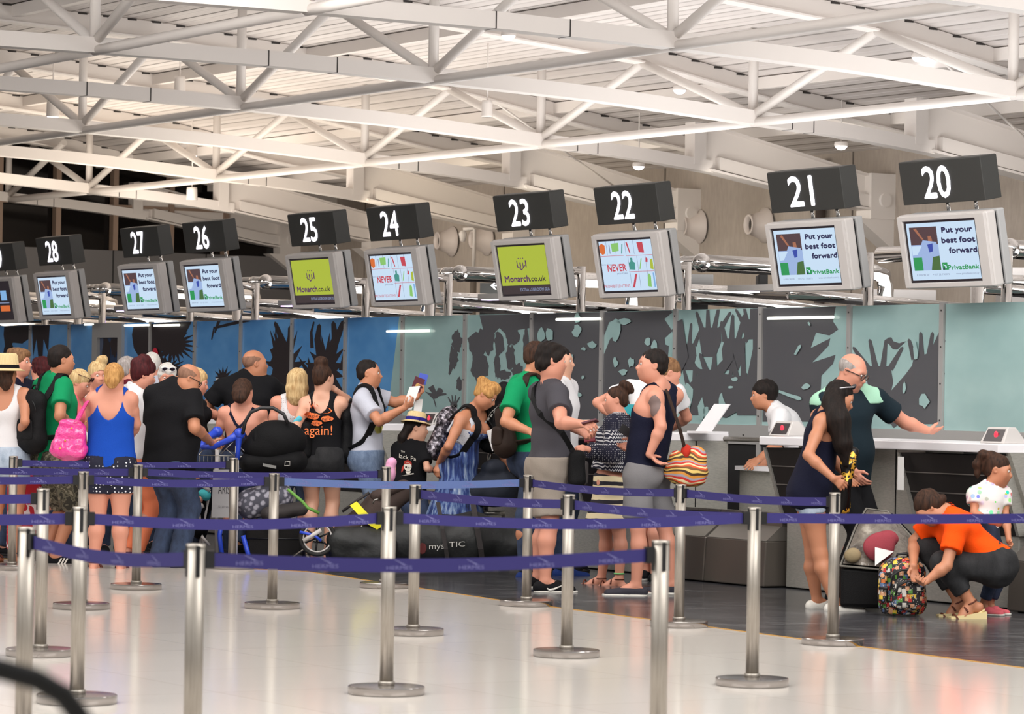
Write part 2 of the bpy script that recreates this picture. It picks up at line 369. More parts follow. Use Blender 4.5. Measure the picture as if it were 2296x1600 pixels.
# roof beams in the middle of each bay
for i, lab in ((-1.5, 'white roof beam in the bay nearest the camera'), (-.5, 'white roof beam crossing above sign 20'), (.5, 'white roof beam crossing above sign 21'), (1.5, 'white roof beam crossing above sign 22'), (2.5, 'white roof beam crossing above sign 23'), (3.5, 'white roof beam crossing above sign 24'), (4.4, 'last white roof beam above sign 26')):
    mb = MB(); rr = [-2.9+22*k/40 for k in range(41)]
    mb.ribbon([TR(i, r, zr(r)-.11) for r in rr], DV*.05, UP*.2); mb.ribbon([TR(i, r, zr(r)-.22) for r in rr], DV*.22, UP*.02)
    for k in range(60):
        r = -2.5+k*.33; mb.box(TR(i, r, zr(r)-.015), NV*.06, DV*.03, UP*.012, 1)
    tag(mb.build('roof_beam', [TRW, TRJ], loc=TR(i, 6, 0)), lab, 'roof beam', 'white roof beams between trusses')
# purlins along the hall
for q, r in enumerate((-1.2, .9, 4.6, 8.6, 12.7)):
    a, b = TR(-3, r, zr(r)-.08), TR(4.72, r, zr(r)-.08)
    tag(MB().box((a+b)/2, (b-a)/2, NV*.05, UP*.07).build('roof_purlin', TRW, loc=a), ['white purlin nearest the concrete wall', 'second white purlin from the concrete wall', 'third white purlin from the concrete wall', 'fourth white purlin from the concrete wall', 'white purlin furthest from the concrete wall'][q]+' under the roof deck', 'purlin', 'white roof purlins')
# thin tie rods
for i, lab in ((0, 'thin white tie rod slanting down behind sign 21'), (2, 'thin white tie rod slanting down behind sign 23')):
    tag(MB().cyl(TR(i-.5, 1.9, zr(1.9)-.2), TR(i-.1, -1.6, 4.2), .014, n=8).build('tie_rod', TRW, loc=TR(i-.1, -1.6, 4.2)), lab, 'tie rod', 'thin tie rods')
# ================================================================ downlights
LENS = mat('lamp_lens', (1, 1, 1, 1), .3, emis=(1, .93, 1, 1), estr=9)
def downlight(px, py, Y, lab, L=.22, r=.085, lit=True):
    p = at(px, py, Y); root = empty('downlight', p, lab, 'ceiling light', 'round downlights under the roof')
    MB().lathe(p, [(0, L), (r*.9, L), (r*.95, L*.8), (r, .02), (r, 0), (r*.9, -.005)], 20).cyl(p+UP*L, p+UP*max(L+.2, 6.3-p.z-.2), .01, n=8).build('housing', TRW, root)
    if lit: MB().lathe(p, [(0, -.05), (r*.5, -.042), (r*.8, -.018), (r*.9, .004)], 20).build('lens', LENS, root)
for a in ((1140, 80, 36.6, 'bright downlight at the top above sign 23', .05), (1524, 202, 40.2, 'bright downlight high above sign 22', .06), (2060, 129, 37.4, 'bright downlight high above sign 20', .06), (1886, 327, 41, 'bright downlight just above sign 21', .05), (1432, 373, 44, 'bright downlight just above sign 22', .05),
          (118, 261, 44.5, 'cylindrical downlight on the left above sign 28'), (430, 349, 50, 'cylindrical downlight above sign 26 under the truss chords')):
    downlight(*a)
downlight(1092, 262, 40.5, 'small spotlight above sign 23 with a tiny bright lamp', .2, .07, False)
downlight(403, 205, 44, 'unlit white cylinder light at the upper left', .2, .075, False)
downlight(430, 448, 53, 'unlit white cylinder light low behind sign 26', .2, .09, False)
# ================================================================ air nozzles on the concrete wall
def wallpt(px, py, off=0):
    d = ray(px, py); o = Vector((0, 0, CAMH)); q = RT0+NV*(wr+off); return o+d*((q-o).dot(NV)/d.dot(NV))
NOZ = mat('nozzle_white', srgb(218, 208, 202), .45)
for px, py, lab in ((1568, 508, 'white round air nozzle on concrete between signs 22 and 21'), (1716, 505, 'white round air nozzle half hidden by sign 21'), (1014, 541, 'white round air nozzle just right of sign 24'), (1093, 538, 'white round air nozzle just left of sign 23')):
    p = wallpt(px, py); root = empty('air_nozzle', p, lab, 'air nozzle', 'round air nozzles')
    MB().lathe(p, [(.25, 0), (.25, .02), (.2, .06), (.15, .2), (.14, .26), (.15, .27), (.115, .275), (.11, .2)], 24, axis=NV+DV*.15).build('flared_collar', NOZ, root)
    MB().lathe(p+(NV+DV*.15).normalized()*.2, [(0, 0), (.112, 0.001)], 24, axis=NV+DV*.15).build('dark_throat', mat('throat', srgb(60, 55, 52), .7), root)
# ================================================================ glass partition behind the desks
TP = -2.2
POSTS = [2440, 2113, 1905, 1706, 1515, 1350, 1193, 1043, 903, 775, 655, 540, 437, 337, 276, 214, 155, 68, -12, -90]
GLASS_T = NB('frosted_teal_glass', .22); vv = GLASS_T.mapping((.6, .6, 1)); GLASS_T.color(GLASS_T.ramp(GLASS_T.noise(vv, 2.2, 3), [(.3, srgb(146, 178, 177)), (.7, srgb(168, 198, 196))])); GLASS_T.b.inputs['Coat Weight'].default_value = .6; GLASS_T.b.inputs['Coat Roughness'].default_value = .12; GLASS_T = GLASS_T.m
GLASS_B = NB('printed_blue_glass', .22); vv = GLASS_B.mapping((.6, .6, 1)); GLASS_B.color(GLASS_B.ramp(GLASS_B.noise(vv, 2.2, 3), [(.3, srgb(66, 136, 204)), (.7, srgb(104, 168, 226))])); GLASS_B.b.inputs['Coat Weight'].default_value = .5; GLASS_B.b.inputs['Coat Roughness'].default_value = .12; GLASS_B = GLASS_B.m
SIL_T = mat('silhouette_grey', srgb(84, 84, 88), .4, coat=.3)
SIL_B = mat('silhouette_brown', srgb(40, 30, 34), .5)
RED = mat('red_spot', srgb(214, 36, 62), .4)
ALU = mat('aluminium', srgb(178, 176, 174), .4, .35)
ALUD = mat('aluminium_bolt', srgb(90, 88, 86), .5)
GZ0, GZ1 = 1.20, 2.255
def stroke(p, w0, w1, n=7):
    """tapered finger-like outline through pixel points p"""
    L, R = [], []
    m = len(p)
    for i in range(m):
        a = p[max(i-1, 0)]; b = p[min(i+1, m-1)]; dx, dy = b[0]-a[0], b[1]-a[1]; q = math.hypot(dx, dy) or 1
        w = w0+(w1-w0)*i/(m-1); L.append((p[i][0]-dy/q*w/2, p[i][1]+dx/q*w/2)); R.append((p[i][0]+dy/q*w/2, p[i][1]-dx/q*w/2))
    e = p[-1]; a = p[-2]; q = math.hypot(e[0]-a[0], e[1]-a[1]) or 1
    tip = (e[0]+(e[0]-a[0])/q*w1*.6, e[1]+(e[1]-a[1])/q*w1*.6)
    return L+[tip]+list(reversed(R))
def hand(x, y, w, h, spread=.5, lean=0, nf=4):
    """open hand silhouette seen on the glass: wrist at x,y, growing upwards; returns outlines"""
    out = [[(x-w*.3, y), (x-w*.5, y-h*.35), (x-w*.42, y-h*.55), (x+w*.42, y-h*.55), (x+w*.5, y-h*.3), (x+w*.3, y)]]
    out[0] = [(px+lean*(y-py)/h*w, py) for px, py in out[0]]
    for k in range(nf):
        f = (k/(nf-1)-.5); bx = x+f*w*.8+lean*.5*w; tx = x+f*w*(.8+spread)+lean*w; ty = y-h*(1-.35*abs(f))
        out.append(stroke([(bx, y-h*.5), ((bx+tx)/2, (y-h*.5+ty)/2), (tx, ty)], w*.24, w*.12))
    return out
def blob(x, y, rx, ry, seed, n=18, j=.35):
    rd = random.Random(seed); return [(x+rx*math.cos(2*math.pi*k/n)*(1-j*rd.random()), y+ry*math.sin(2*math.pi*k/n)*(1-j*rd.random())) for k in range(n)]
def spiky(x, y, rx, ry, seed, n=16, a0=0, a1=2*math.pi):
    rd = random.Random(seed); o = []
    for k in range(n):
        a = a0+(a1-a0)*k/n; b = a0+(a1-a0)*(k+.5)/n; f = .7+.3*rd.random()
        o += [(x+rx*.45*math.cos(a), y+ry*.45*math.sin(a)), (x+rx*f*math.cos(b), y+ry*f*math.sin(b))]
    return o
def bird(x, y, w, flip=1):
    q = [(-.5, -.12), (-.38, -.3), (-.2, -.32), (-.1, -.12), (.2, -.02), (.55, -.12), (.3, .1), (.1, .3), (-.12, .28), (-.3, .05)]
    return [(x+a*w*flip, y+b*w) for a, b in q]
SILH = []   # (outline in photo pixels, dark?)
S = SILH.append
# far right panels: hands, arm and bird
for q in hand(1975, 900, 60, 145, 1.0, -.1): S(q)
for q in hand(2072, 870, 60, 130, .5, .1): S(q)
S([(1990, 950), (1995, 880), (2030, 840), (2060, 800), (2085, 790), (2108, 740), (2112, 700), (2112, 950)])
S(stroke([(1985, 930), (2060, 880), (2100, 850)], 70, 40)); S(bird(2008, 770, 44))
# panel behind the agent: big dark hand reaching right
S([(1710, 684), (1875, 684), (1868, 720), (1880, 738), (1860, 752), (1830, 745), (1818, 780), (1862, 758), (1858, 775), (1822, 812), (1874, 795), (1868, 815), (1842, 842), (1838, 945), (1710, 945)])
# bush of hands
for (x, y, w, h, sp, le) in ((1540, 830, 44, 110, .6, 0), (1590, 800, 50, 120, .7, .2), (1640, 830, 54, 130, .6, .3), (1685, 760, 40, 80, .5, -.2), (1560, 930, 50, 120, .6, .2), (1620, 930, 60, 110, .8, .1), (1670, 930, 54, 160, .6, .2), (1600, 880, 60, 90, .8, -.2)):
    for q in hand(x, y, w, h, sp, le): S(q)
S(blob(1615, 880, 95, 62, 3)); S([(1520, 720), (1532, 715), (1545, 800), (1522, 850)]); S([(1690, 687), (1704, 685), (1704, 930), (1660, 930), (1690, 820)]); S(stroke([(1560, 900), (1600, 850), (1640, 800)], 40, 16))
# thicket panels with small pale gaps
S([(1352, 692), (1500, 688), (1508, 700), (1490, 715), (1508, 742), (1480, 768), (1500, 775), (1498, 800), (1480, 790), (1508, 850), (1508, 940), (1352, 940), (1352, 800), (1368, 760), (1390, 740), (1382, 715), (1366, 722), (1352, 760)])
S([(1196, 700), (1345, 694), (1345, 940), (1196, 940)])
S(spiky(1490, 745, 40, 70, 5, 12, 1.4, 4.6))
GAPS = []
for (x, y, rx, ry, sd) in ((1215, 752, 10, 16, 1), (1235, 750, 8, 14, 2), (1297, 712, 6, 14, 3), (1296, 740, 10, 12, 4), (1330, 772, 9, 7, 5), (1312, 782, 6, 4, 6), (1285, 800, 3, 8, 7), (1382, 740, 13, 22, 8), (1400, 720, 14, 7, 9), (1418, 812, 7, 12, 10), (1382, 812, 6, 12, 11), (1400, 835, 10, 6, 12), (1470, 780, 7, 16, 13), (1455, 765, 8, 10, 14), (1300, 885, 6, 6, 15), (1310, 845, 4, 5, 16), (1225, 880, 4, 4, 17), (1545, 890, 12, 30, 18), (1620, 905, 8, 30, 19), (1585, 925, 6, 18, 20), (1650, 850, 7, 5, 21), (1740, 905, 4, 3, 22), (1810, 866, 9, 7, 23), (1640, 868, 6, 4, 24), (1575, 920, 9, 24, 25), (2055, 790, 5, 22, 26), (2075, 900, 10, 16, 27), (2030, 870, 5, 12, 28)):
    GAPS.append(blob(x, y, rx*1.35, ry*1.35, sd+40, 9, .55))
GAPS += [stroke([(1742, 874), (1770, 885), (1795, 893)], 5, 9), stroke([(1785, 795), (1796, 776)], 5, 7), stroke([(1815, 722), (1818, 728)], 4, 5)]
# hanging flower bunches
S([(1075, 705), (1190, 700), (1188, 735), (1160, 740), (1150, 730), (1135, 750), (1120, 735), (1105, 750), (1085, 745)])
for (x, y, rx, ry, sd) in ((1025, 765, 14, 28, 1), (1018, 800, 12, 30, 2), (1070, 770, 26, 40, 3), (1075, 820, 24, 48, 4), (1095, 760, 18, 40, 5), (1120, 770, 14, 34, 6), (1115, 820, 9, 32, 7), (1150, 750, 18, 30, 8), (1145, 800, 12, 34, 9), (1160, 830, 16, 20, 10), (1130, 840, 20, 14, 11), (1180, 770, 8, 40, 12), (1030, 860, 9, 18, 13)):
    S(blob(x, y, rx, ry, sd, 22, .4))
S(stroke([(1018, 800), (1012, 822), (1008, 838)], 14, 5)); S(bird(975, 882, 40, -1)); S(stroke([(972, 890), (978, 912)], 3, 2)); S(stroke([(966, 866), (978, 885), (1000, 883)], 14, 4))
for q in hand(1018, 920, 16, 36, .8): S(q)
SILB = []; B = SILB.append
for (x, y, rx, ry, sd, n_) in ((730, 830, 56, 100, 21, 16), (640, 830, 50, 110, 22, 16), (622, 800, 24, 90, 25, 12), (500, 850, 26, 34, 26, 14), (390, 770, 58, 56, 23, 22), (345, 800, 40, 70, 24, 18), (700, 850, 70, 60, 27, 20), (600, 870, 50, 40, 28, 18), (370, 830, 70, 40, 29, 22)):
    B(spiky(x, y, rx, ry, sd, n_))
for p_, w0, w1 in (([(735, 820), (750, 770), (770, 722)], 26, 10), ([(720, 800), (712, 760), (716, 730)], 20, 8), ([(735, 800), (752, 760), (748, 725)], 22, 10), ([(640, 830), (636, 770), (618, 725)], 24, 8), ([(640, 820), (652, 760), (650, 735)], 20, 8), ([(560, 716), (480, 735), (475, 760)], 8, 3), ([(492, 716), (482, 745)], 8, 3), ([(765, 830), (772, 790)], 10, 4), ([(700, 780), (698, 745), (704, 722)], 8, 3)):
    B(stroke(p_, w0, w1))
B([(300, 730), (432, 717), (410, 760), (402, 770), (385, 775), (360, 790), (340, 840), (320, 850), (312, 800), (300, 780), (296, 750)])
B([(10, 728), (66, 728), (64, 760), (50, 770), (30, 768), (12, 780), (8, 750)])
B([(72, 728), (112, 727), (108, 790), (98, 760), (94, 830), (86, 800), (82, 760), (74, 800)])
for (x, y, rx, ry, sd) in ((238, 790, 10, 60, 31), (256, 770, 10, 40, 32), (20, 790, 14, 30, 33)): B(blob(x, y, rx, ry, sd, 16, .4))
def clip_s(poly, s0, s1):
    def cut(P, f):
        out = []
        for i in range(len(P)):
            a, b = P[i], P[(i+1) % len(P)]; fa, fb = f(a), f(b)
            if fa >= 0: out.append(a)
            if fa*fb < 0: t = fa/(fa-fb); out.append(tuple(a[k]+(b[k]-a[k])*t for k in range(2)))
        return out
    P = cut(poly, lambda q: q[0]-s0); P = cut(P, lambda q: s1-q[0]) if P else P
    P = cut(P, lambda q: q[1]-(GZ0+.03)) if P else P; P = cut(P, lambda q: GZ1-.004-q[1]) if P else P
    return P
def to_sz(poly): return [(lambda p: (stz(p)[0], p.z))(onplane(x, y, TP)) for x, y in poly]
SZ_G = [to_sz(p) for p in GAPS]; SZ_T = [to_sz(p) for p in SILH]; SZ_B = [to_sz(p) for p in SILB]; RZ = to_sz(blob(350, 797, 7, 18, 1, 18, 0))
plabels = ['plain teal glass panel at the right edge of the photo', 'teal glass panel with a bird and hand silhouettes', 'dark silhouette glass panel behind the agent in white', 'teal glass panel with many raised hand silhouettes', 'dark glass panel with leafy silhouettes behind the man in the tank top',
           'dark mottled glass panel behind the grey T-shirt man', 'teal glass panel with hanging flower bunch silhouettes', 'teal glass panel with a single bird silhouette', 'half blue half teal glass panel behind the man with passports', 'blue glass panel with a spiky palm silhouette behind the bun woman', 'blue glass panel with palm fronds right of the tall bald man', 'nearly plain blue glass panel behind the tall bald man',
           'blue glass panel with dark foliage and a red oval spot', 'narrow blue glass panel right of the glass door', '', 'narrow plain blue glass panel left of the glass door', 'blue glass panel with hanging dark foliage behind the green T-shirt man', 'blue glass panel with dark foliage at the left edge', 'blue glass panel cut by the left edge of the photo']
sp = [s_at(x, TP, 820) for x in POSTS]
sdiv = [s_at(895, TP, 720), s_at(868, TP, 930)]
FBOLT = mat('frame_bolt', srgb(70, 68, 66), .5)
for k in range(len(POSTS)-1):
    s0, s1 = sp[k], sp[k+1]; door = (k == 14)
    if door: continue
    root = empty('glass_panel', CL((s0+s1)/2, TP, 0), plabels[k], 'glass panel', 'printed glass panels behind the desks')
    gm = MB(); blue = k >= 9; g0, g1 = s0+.03, s1-.03
    if k == 8:
        zz = lambda z: sdiv[0]+(sdiv[1]-sdiv[0])*(GZ1-z)/(GZ1-GZ0)
        gm.add([CL(g0, TP, GZ0), CL(zz(GZ0), TP, GZ0), CL(zz(GZ1), TP, GZ1), CL(g0, TP, GZ1)], [(0, 1, 2, 3)], 0)
        gm.add([CL(zz(GZ0), TP, GZ0), CL(g1, TP, GZ0), CL(g1, TP, GZ1), CL(zz(GZ1), TP, GZ1)], [(0, 1, 2, 3)], 1)
        gm.clbox(g0, g1, TP-.012, TP-.001, GZ0, GZ1, 0)
    else:
        gm.clbox(g0, g1, TP-.012, TP, GZ0, GZ1, 1 if blue else 0)
    j = 0
    for P in (SZ_B if k >= 8 else SZ_T):
        Q = clip_s(P, g0, g1)
        if len(Q) >= 3: j += 1; gm.poly([CL(a, TP+.0015+.0002*j, b) for a, b in Q], 3 if k >= 8 else 2)
    if k < 8:
        for P in SZ_G:
            Q = clip_s(P, g0, g1)
            if len(Q) >= 3: gm.poly([CL(a, TP+.014, b) for a, b in Q], 0)
    if k == 12: gm.poly([CL(a, TP+.014, b) for a, b in RZ], 4)
    gm.build('printed_glass', [GLASS_T, GLASS_B, SIL_T, SIL_B, RED], root)
    fm = MB(); fm.clbox(s0-.028, s0+.028, TP-.03, TP+.02, 0, GZ1+.01)
    for z in (1.3, 1.6, 1.9, 2.2): fm.cyl(CL(s0, TP+.02, z), CL(s0, TP+.024, z), .008, n=8, mi=1)
    fm.build('upright', [ALU, FBOLT], root)
    fm = MB(); fm.clbox(s0+.028, s1-.028, TP-.03, TP+.02, 1.05, GZ0+.02)
    for q in range(3): fm.cyl(CL(s0+(s1-s0)*(q+.5)/3, TP+.02, 1.13), CL(s0+(s1-s0)*(q+.5)/3, TP+.024, 1.13), .01, n=8, mi=1)
    fm.build('bottom_rail', [ALU, FBOLT], root)
    MB().clbox(s0+.028, s1-.028, TP-.02, TP, 0.01, 1.05).build('dark_kick_panel', mat('kick_black', srgb(22, 21, 22), .6), root)
# glass door in the partition
s0, s1 = sp[14], sp[15]
root = empty('door_1', CL((s0+s1)/2, TP, 0), 'aluminium framed glass door in the blue partition', 'door', kind='structure')
fm = MB(); fm.clbox(s0-.03, s0+.09, TP-.03, TP+.04, 0, 2.26).clbox(s1-.12, s1+.03, TP-.03, TP+.04, 0, 2.26).clbox(s0+.09, s1-.12, TP-.03, TP+.04, 2.08, 2.26); fm.build('door_frame', ALU, root)
gm = MB(); gm.clbox(s0+.09, s1-.12, TP-.012, TP, .05, 2.08, 0)
for P in SZ_B:
    Q = clip_s(P, s0+.09, s1-.12); Q = [(a, min(b, 2.07)) for a, b in Q]
    if len(Q) >= 3: gm.poly([CL(a, TP+.002, b) for a, b in Q], 1)
gm.build('door_glass', [mat('dark_blue_glass', srgb(40, 62, 96), .15), SIL_B], root)
# lamp reflections on the glass, shaped as thin glowing rods
STREAK = mat('reflection_streak', (1, 1, .95, 1), .3, emis=(1, 1, .88, 1), estr=1.6)
for px0, px1, py, lab in ((1722, 1868, 712, 'glowing rod as a lamp reflection at the top of the dark panel right of sign 22'), (1248, 1346, 715, 'glowing rod as a lamp reflection at the top of the panel below sign 23'), (868, 962, 742, 'glowing rod as a lamp reflection on the panel below sign 24'), (346, 402, 729, 'glowing rod as a lamp reflection at the top of the blue panel below sign 27'), (280, 333, 729, 'glowing rod as a lamp reflection right above the red haired woman'), (190, 212, 727, 'short glowing rod as a lamp reflection left of the glass door')):
    a = onplane(px0, py, TP+.03); b = onplane(px1, py, TP+.03)
    a.z = b.z = (a.z+b.z)/2
    tag(MB().cyl(a, b, .014, n=10).build('reflection_streak', STREAK, loc=(a+b)/2), lab, 'reflection streak', 'glowing reflection streaks on the glass partition')
# ================================================================ check-in signs
SIGNBOX = mat('sign_charcoal', srgb(52, 52, 50), .5); SIGNSIDE = mat('sign_side', srgb(44, 44, 43), .5)
MONF = mat('monitor_frame', srgb(198, 193, 190), .45); MONB = mat('monitor_back', srgb(168, 168, 168), .5)
DIGIT = mat('lit_digit', (1, 1, 1, 1), .4, emis=(.93, .9, 1, 1), estr=1.5)
def scr(name, c, e=1.0): return mat(name, (.01, .01, .01, 1), .25, emis=c, estr=e)
S_WHITE = scr('screen_white', srgb(205, 228, 250)); S_GREEN = scr('screen_green', srgb(176, 190, 60)); S_DKT = scr('screen_navy', srgb(44, 44, 84)); S_PIC1 = scr('screen_crowd', srgb(84, 62, 66)); S_PIC2 = scr('screen_kit', srgb(160, 184, 228)); S_GR = scr('screen_grass', srgb(72, 110, 60)); S_PBG = scr('screen_bright_green', srgb(40, 152, 84)); S_SKIN = scr('screen_skin', srgb(170, 110, 84)); S_BLK = scr('screen_black', srgb(28, 18, 26)); S_RED = scr('screen_red', srgb(200, 70, 84)); S_BLUE = scr('screen_blue', srgb(56, 76, 170)); S_LG = scr('screen_light_green', srgb(140, 200, 110)); S_TEAL = scr('screen_teal', srgb(70, 150, 140)); S_OR = scr('screen_orange', srgb(220, 110, 50)); S_PUR = scr('screen_purple', srgb(92, 52, 96)); S_GREY = scr('screen_grey', srgb(130, 140, 170)); S_LB = scr('screen_lblue', srgb(130, 180, 230)); S_DIM = scr('screen_bar', srgb(62, 50, 52))
SM = [S_WHITE, S_GREEN, S_DKT, S_PIC1, S_PIC2, S_GR, S_PBG, S_SKIN, S_BLK, S_RED, S_BLUE, S_LG, S_TEAL, S_OR, S_PUR, S_GREY, S_LB, S_DIM]
TILT = math.radians(10.7); TSG = -1.72
FU = (UP*math.cos(TILT)+NV*math.sin(TILT)).normalized()     # face up: leans out over the queue
FN = (NV*math.cos(TILT)-UP*math.sin(TILT)).normalized()     # face normal: looks slightly down
FR = -DV                                                    # right as read from the front
def sign(num, px, ytop, ybot, kind, lab, pyc):
    """px, ytop, ybot: number box centre line in the photo, used for its place along the line"""
    s = s_at(px, TSG, (ytop+ybot)/2); base = CL(s, TSG, 0)
    ctr = onplane(px, (ytop+ybot)/2, TSG); zc = ctr.z
    root = empty('check_in_sign', base, lab, 'sign', 'numbered check-in signs')
    c = CL(s, TSG, zc); hw, hh, dp = .515, .173, .085
    P = lambda a, b, d: c+FR*a+FU*b+FN*d
    MB().box(P(0, 0, -dp), FR*hw, FU*hh, FN*dp).box(P(0, .002, -dp), FR*(hw-.004), FU*(hh+.002), FN*(dp-.004)).build('number_box', [SIGNBOX], root, bevel=.006)
    m = MB(); put_text(m, num, P(-.225, -.125, .004), FR, FU, .25, 0, width=.34, fat=.006); m.build('lit_number', DIGIT, root)
    # monitor
    cm = c-FU*.545+FR*.07+FN*.11
    Q = lambda a, b, d: cm+FR*a+FU*b+FN*d
    mw, mh = .555, .30
    m = MB(); m.box(Q(0, 0, -.055), FR*mw, FU*mh, FN*.05); fr = m.build('monitor', MONF, root, bevel=.018)
    m = MB()
    for (a0, a1, b0, b1) in ((-mw+.01, -mw+.075, -mh+.01, mh-.01), (mw-.125, mw-.01, -mh+.01, mh-.01), (-mw+.07, mw-.12, mh-.05, mh-.01), (-mw+.07, mw-.12, -mh+.01, -mh+.05)):
        m.box(Q((a0+a1)/2, (b0+b1)/2, 0), FR*((a1-a0)/2), FU*((b1-b0)/2), FN*.014)
    m.build('bezel', MONF, root, bevel=.006)
    m = MB(); m.box(Q(.0, .0, -.117), FR*(mw-.03), FU*(mh-.02), FN*.014).build('dark_gap_mount', BLACKP, root)
    MB().box(Q(.0, .0, -.168), FR*(mw-.01), FU*(mh+.0), FN*.037).build('rear_casing', MONB, root, bevel=.012)
    x0, x1, y0, y1 = -mw+.075, mw-.125, -mh+.05, mh-.05
    m = MB(); m.box(Q((x0+x1)/2, 0, -.008), FR*((x1-x0)/2), FU*((y1-y0)/2), FN*.004, 8)
    x0 += .03; x1 -= .02; y0 += .02; y1 -= .018; d0 = [.0]
    X = lambda u: x0+(x1-x0)*u
    Y = lambda w: y0+(y1-y0)*w
    def R_(u0, u1, w0, w1, mi):
        d0[0] += .0004; m.poly([Q(X(u0), Y(w0), d0[0]), Q(X(u1), Y(w0), d0[0]), Q(X(u1), Y(w1), d0[0]), Q(X(u0), Y(w1), d0[0])], mi)
    def PG(pts, mi):
        d0[0] += .0004; m.poly([Q(X(u), Y(w), d0[0]) for u, w in pts], mi)
    def T_(txt, u, w, h, mi, width, fat=0, al='l'):
        d0[0] += .0008; put_text(m, txt, Q(X(u), Y(w), d0[0]), FR, FU, h*(y1-y0), mi, width*(x1-x0), fat, al)
    if kind == 'put':
        R_(0, 1, 0, 1, 0); R_(.04, .44, .17, .93, 4); R_(.04, .44, .62, .93, 3)
        PG([(.1, .9), (.2, .72), (.24, .7), (.14, .91)], 7); PG([(.3, .77), (.35, .77), (.36, .68), (.3, .66)], 7); PG([(.22, .7), (.42, .66), (.42, .45), (.36, .36), (.32, .18), (.25, .18), (.24, .45), (.15, .52)], 4)
        PG([(.28, .62), (.36, .64), (.35, .5), (.3, .48)], 10); PG([(.44, .42), (.34, .4), (.3, .17), (.44, .17)], 5); R_(.05, .18, .17, .4, 6); PG([(.05, .6), (.2, .6), (.12, .45), (.05, .44)], 0)
        T_('Put your', .96, .82, .085, 2, .44, .004, 'r'); T_('best foot', .985, .64, .09, 2, .48, .004, 'r'); T_('forward', .995, .46, .09, 2, .40, .004, 'r')
        R_(.47, .545, .17, .30, 6); PG([(.475, .17), (.5, .17), (.5, .22), (.475, .2)], 2); PG([(.485, .27), (.53, .24), (.53, .2), (.51, .2), (.51, .235), (.485, .25)], 0)
        T_('PrivatBank', .55, .175, .075, 6, .45, .002); T_('8 800 90 00', .08, .08, .03, 15, .18); T_('+357 22 750075', .32, .08, .03, 15, .24); T_('www.privatbank.com.cy', .66, .085, .032, 15, .33)
    elif kind == 'mon':
        R_(0, 1, .18, 1, 1); R_(0, 1, 0, .18, 17)
        for q in (-.05, 0, .05): R_(.455+q, .475+q, .735, .755, 14)
        for q in range(4): PG([(.375+q*.06, .55), (.395+q*.06, .55), (.385+q*.06+(.015 if q % 2 else 0), .70 if q in (0, 3) else .66), (.370+q*.06, .70 if q in (0, 3) else .66)], 14)
        PG([(.38, .6), (.46, .52), (.54, .6), (.56, .6), (.46, .49), (.36, .6)], 14)
        T_('Monarch', .08, .26, .125, 14, .52, .004); T_('.co.uk', .61, .26, .11, 17, .33, .002)
        T_('EXTRA LEGROOM SEATS' if num == '25' else 'EXTRA LEGROOM SEA', .995, .06, .06, 15, .58 if num == '25' else .62, .001, 'r')
    elif kind == 'never':
        R_(0, 1, 0, 1, 0)
        for (u, w0, w1) in ((.14, .72, 1), (.31, .72, 1), (.5, .72, 1), (.66, .72, 1), (.82, .72, 1), (.53, .05, .68), (.7, .05, .68), (.86, .05, .68)): R_(u, u+.006, w0, w1, 15)
        for (u0, u1, w) in ((0, .46, .7), (.5, 1, .69), (.52, 1, .37)): R_(u0, u1, w, w+.008, 9)
        PG([(.01, .78), (.06, .73), (.11, .76), (.12, .92), (.06, .96), (.01, .92)], 13); PG([(.25, .78), (.38, .8), (.39, .96), (.24, .95)], 11); R_(.2, .215, .75, .93, 15); PG([(.42, .74), (.44, .74), (.47, .93), (.45, .93)], 12); PG([(.58, .74), (.6, .74), (.56, .96), (.53, .96)], 9)
        PG([(.76, .75), (.86, .74), (.85, .95), (.74, .95)], 9); PG([(.55, .42), (.65, .41), (.66, .55), (.62, .58), (.62, .65), (.58, .65), (.58, .58), (.54, .55)], 12); PG([(.73, .42), (.75, .42), (.80, .63), (.78, .63)], 11); PG([(.86, .56), (.9, .55), (.91, .62), (.88, .65)], 9); PG([(.94, .42), (1, .4), (1, .62), (.95, .6)], 1)
        PG([(.56, .06), (.6, .06), (.68, .33), (.64, .33)], 9); PG([(.85, .08), (.92, .06), (.93, .28), (.9, .33), (.87, .28)], 11); R_(.97, 1, .05, .34, 16)
        T_('Some things', .02, .52, .035, 15, .2); T_('NEVER', .13, .40, .135, 9, .36, .003); T_('you take', .3, .335, .04, 15, .2); T_('PROHIBITED ITEMS', .02, .07, .06, 9, .5)
    else:
        R_(0, 1, 0, 1, 8); R_(.1, .5, .6, .9, 15); R_(.62, .84, .5, .78, 16); R_(.05, .9, .42, .45, 15); R_(.55, .9, .2, .36, 13); R_(.1, .45, .2, .4, 17)
    m.build('screen', SM, root)
    # mounting post
    top = c-FU*.17-FN*.12
    m = MB(); m.cyl(CL(s-.06, -2.36, 1.0), CL(s-.06, -2.36, c.z-.5), .045, n=20).cyl(CL(s-.06, -2.36, c.z-.55), V(cm.x, cm.y, c.z-.55)-FN*.2, .04, n=16).cyl(top-FU*.12+FR*.25, top+FU*.05+FR*.25, .016, n=10).cyl(top-FU*.12-FR*.1, top+FU*.05-FR*.1, .016, n=10)
    m.build('post', CHROME, root)
    return s, zc
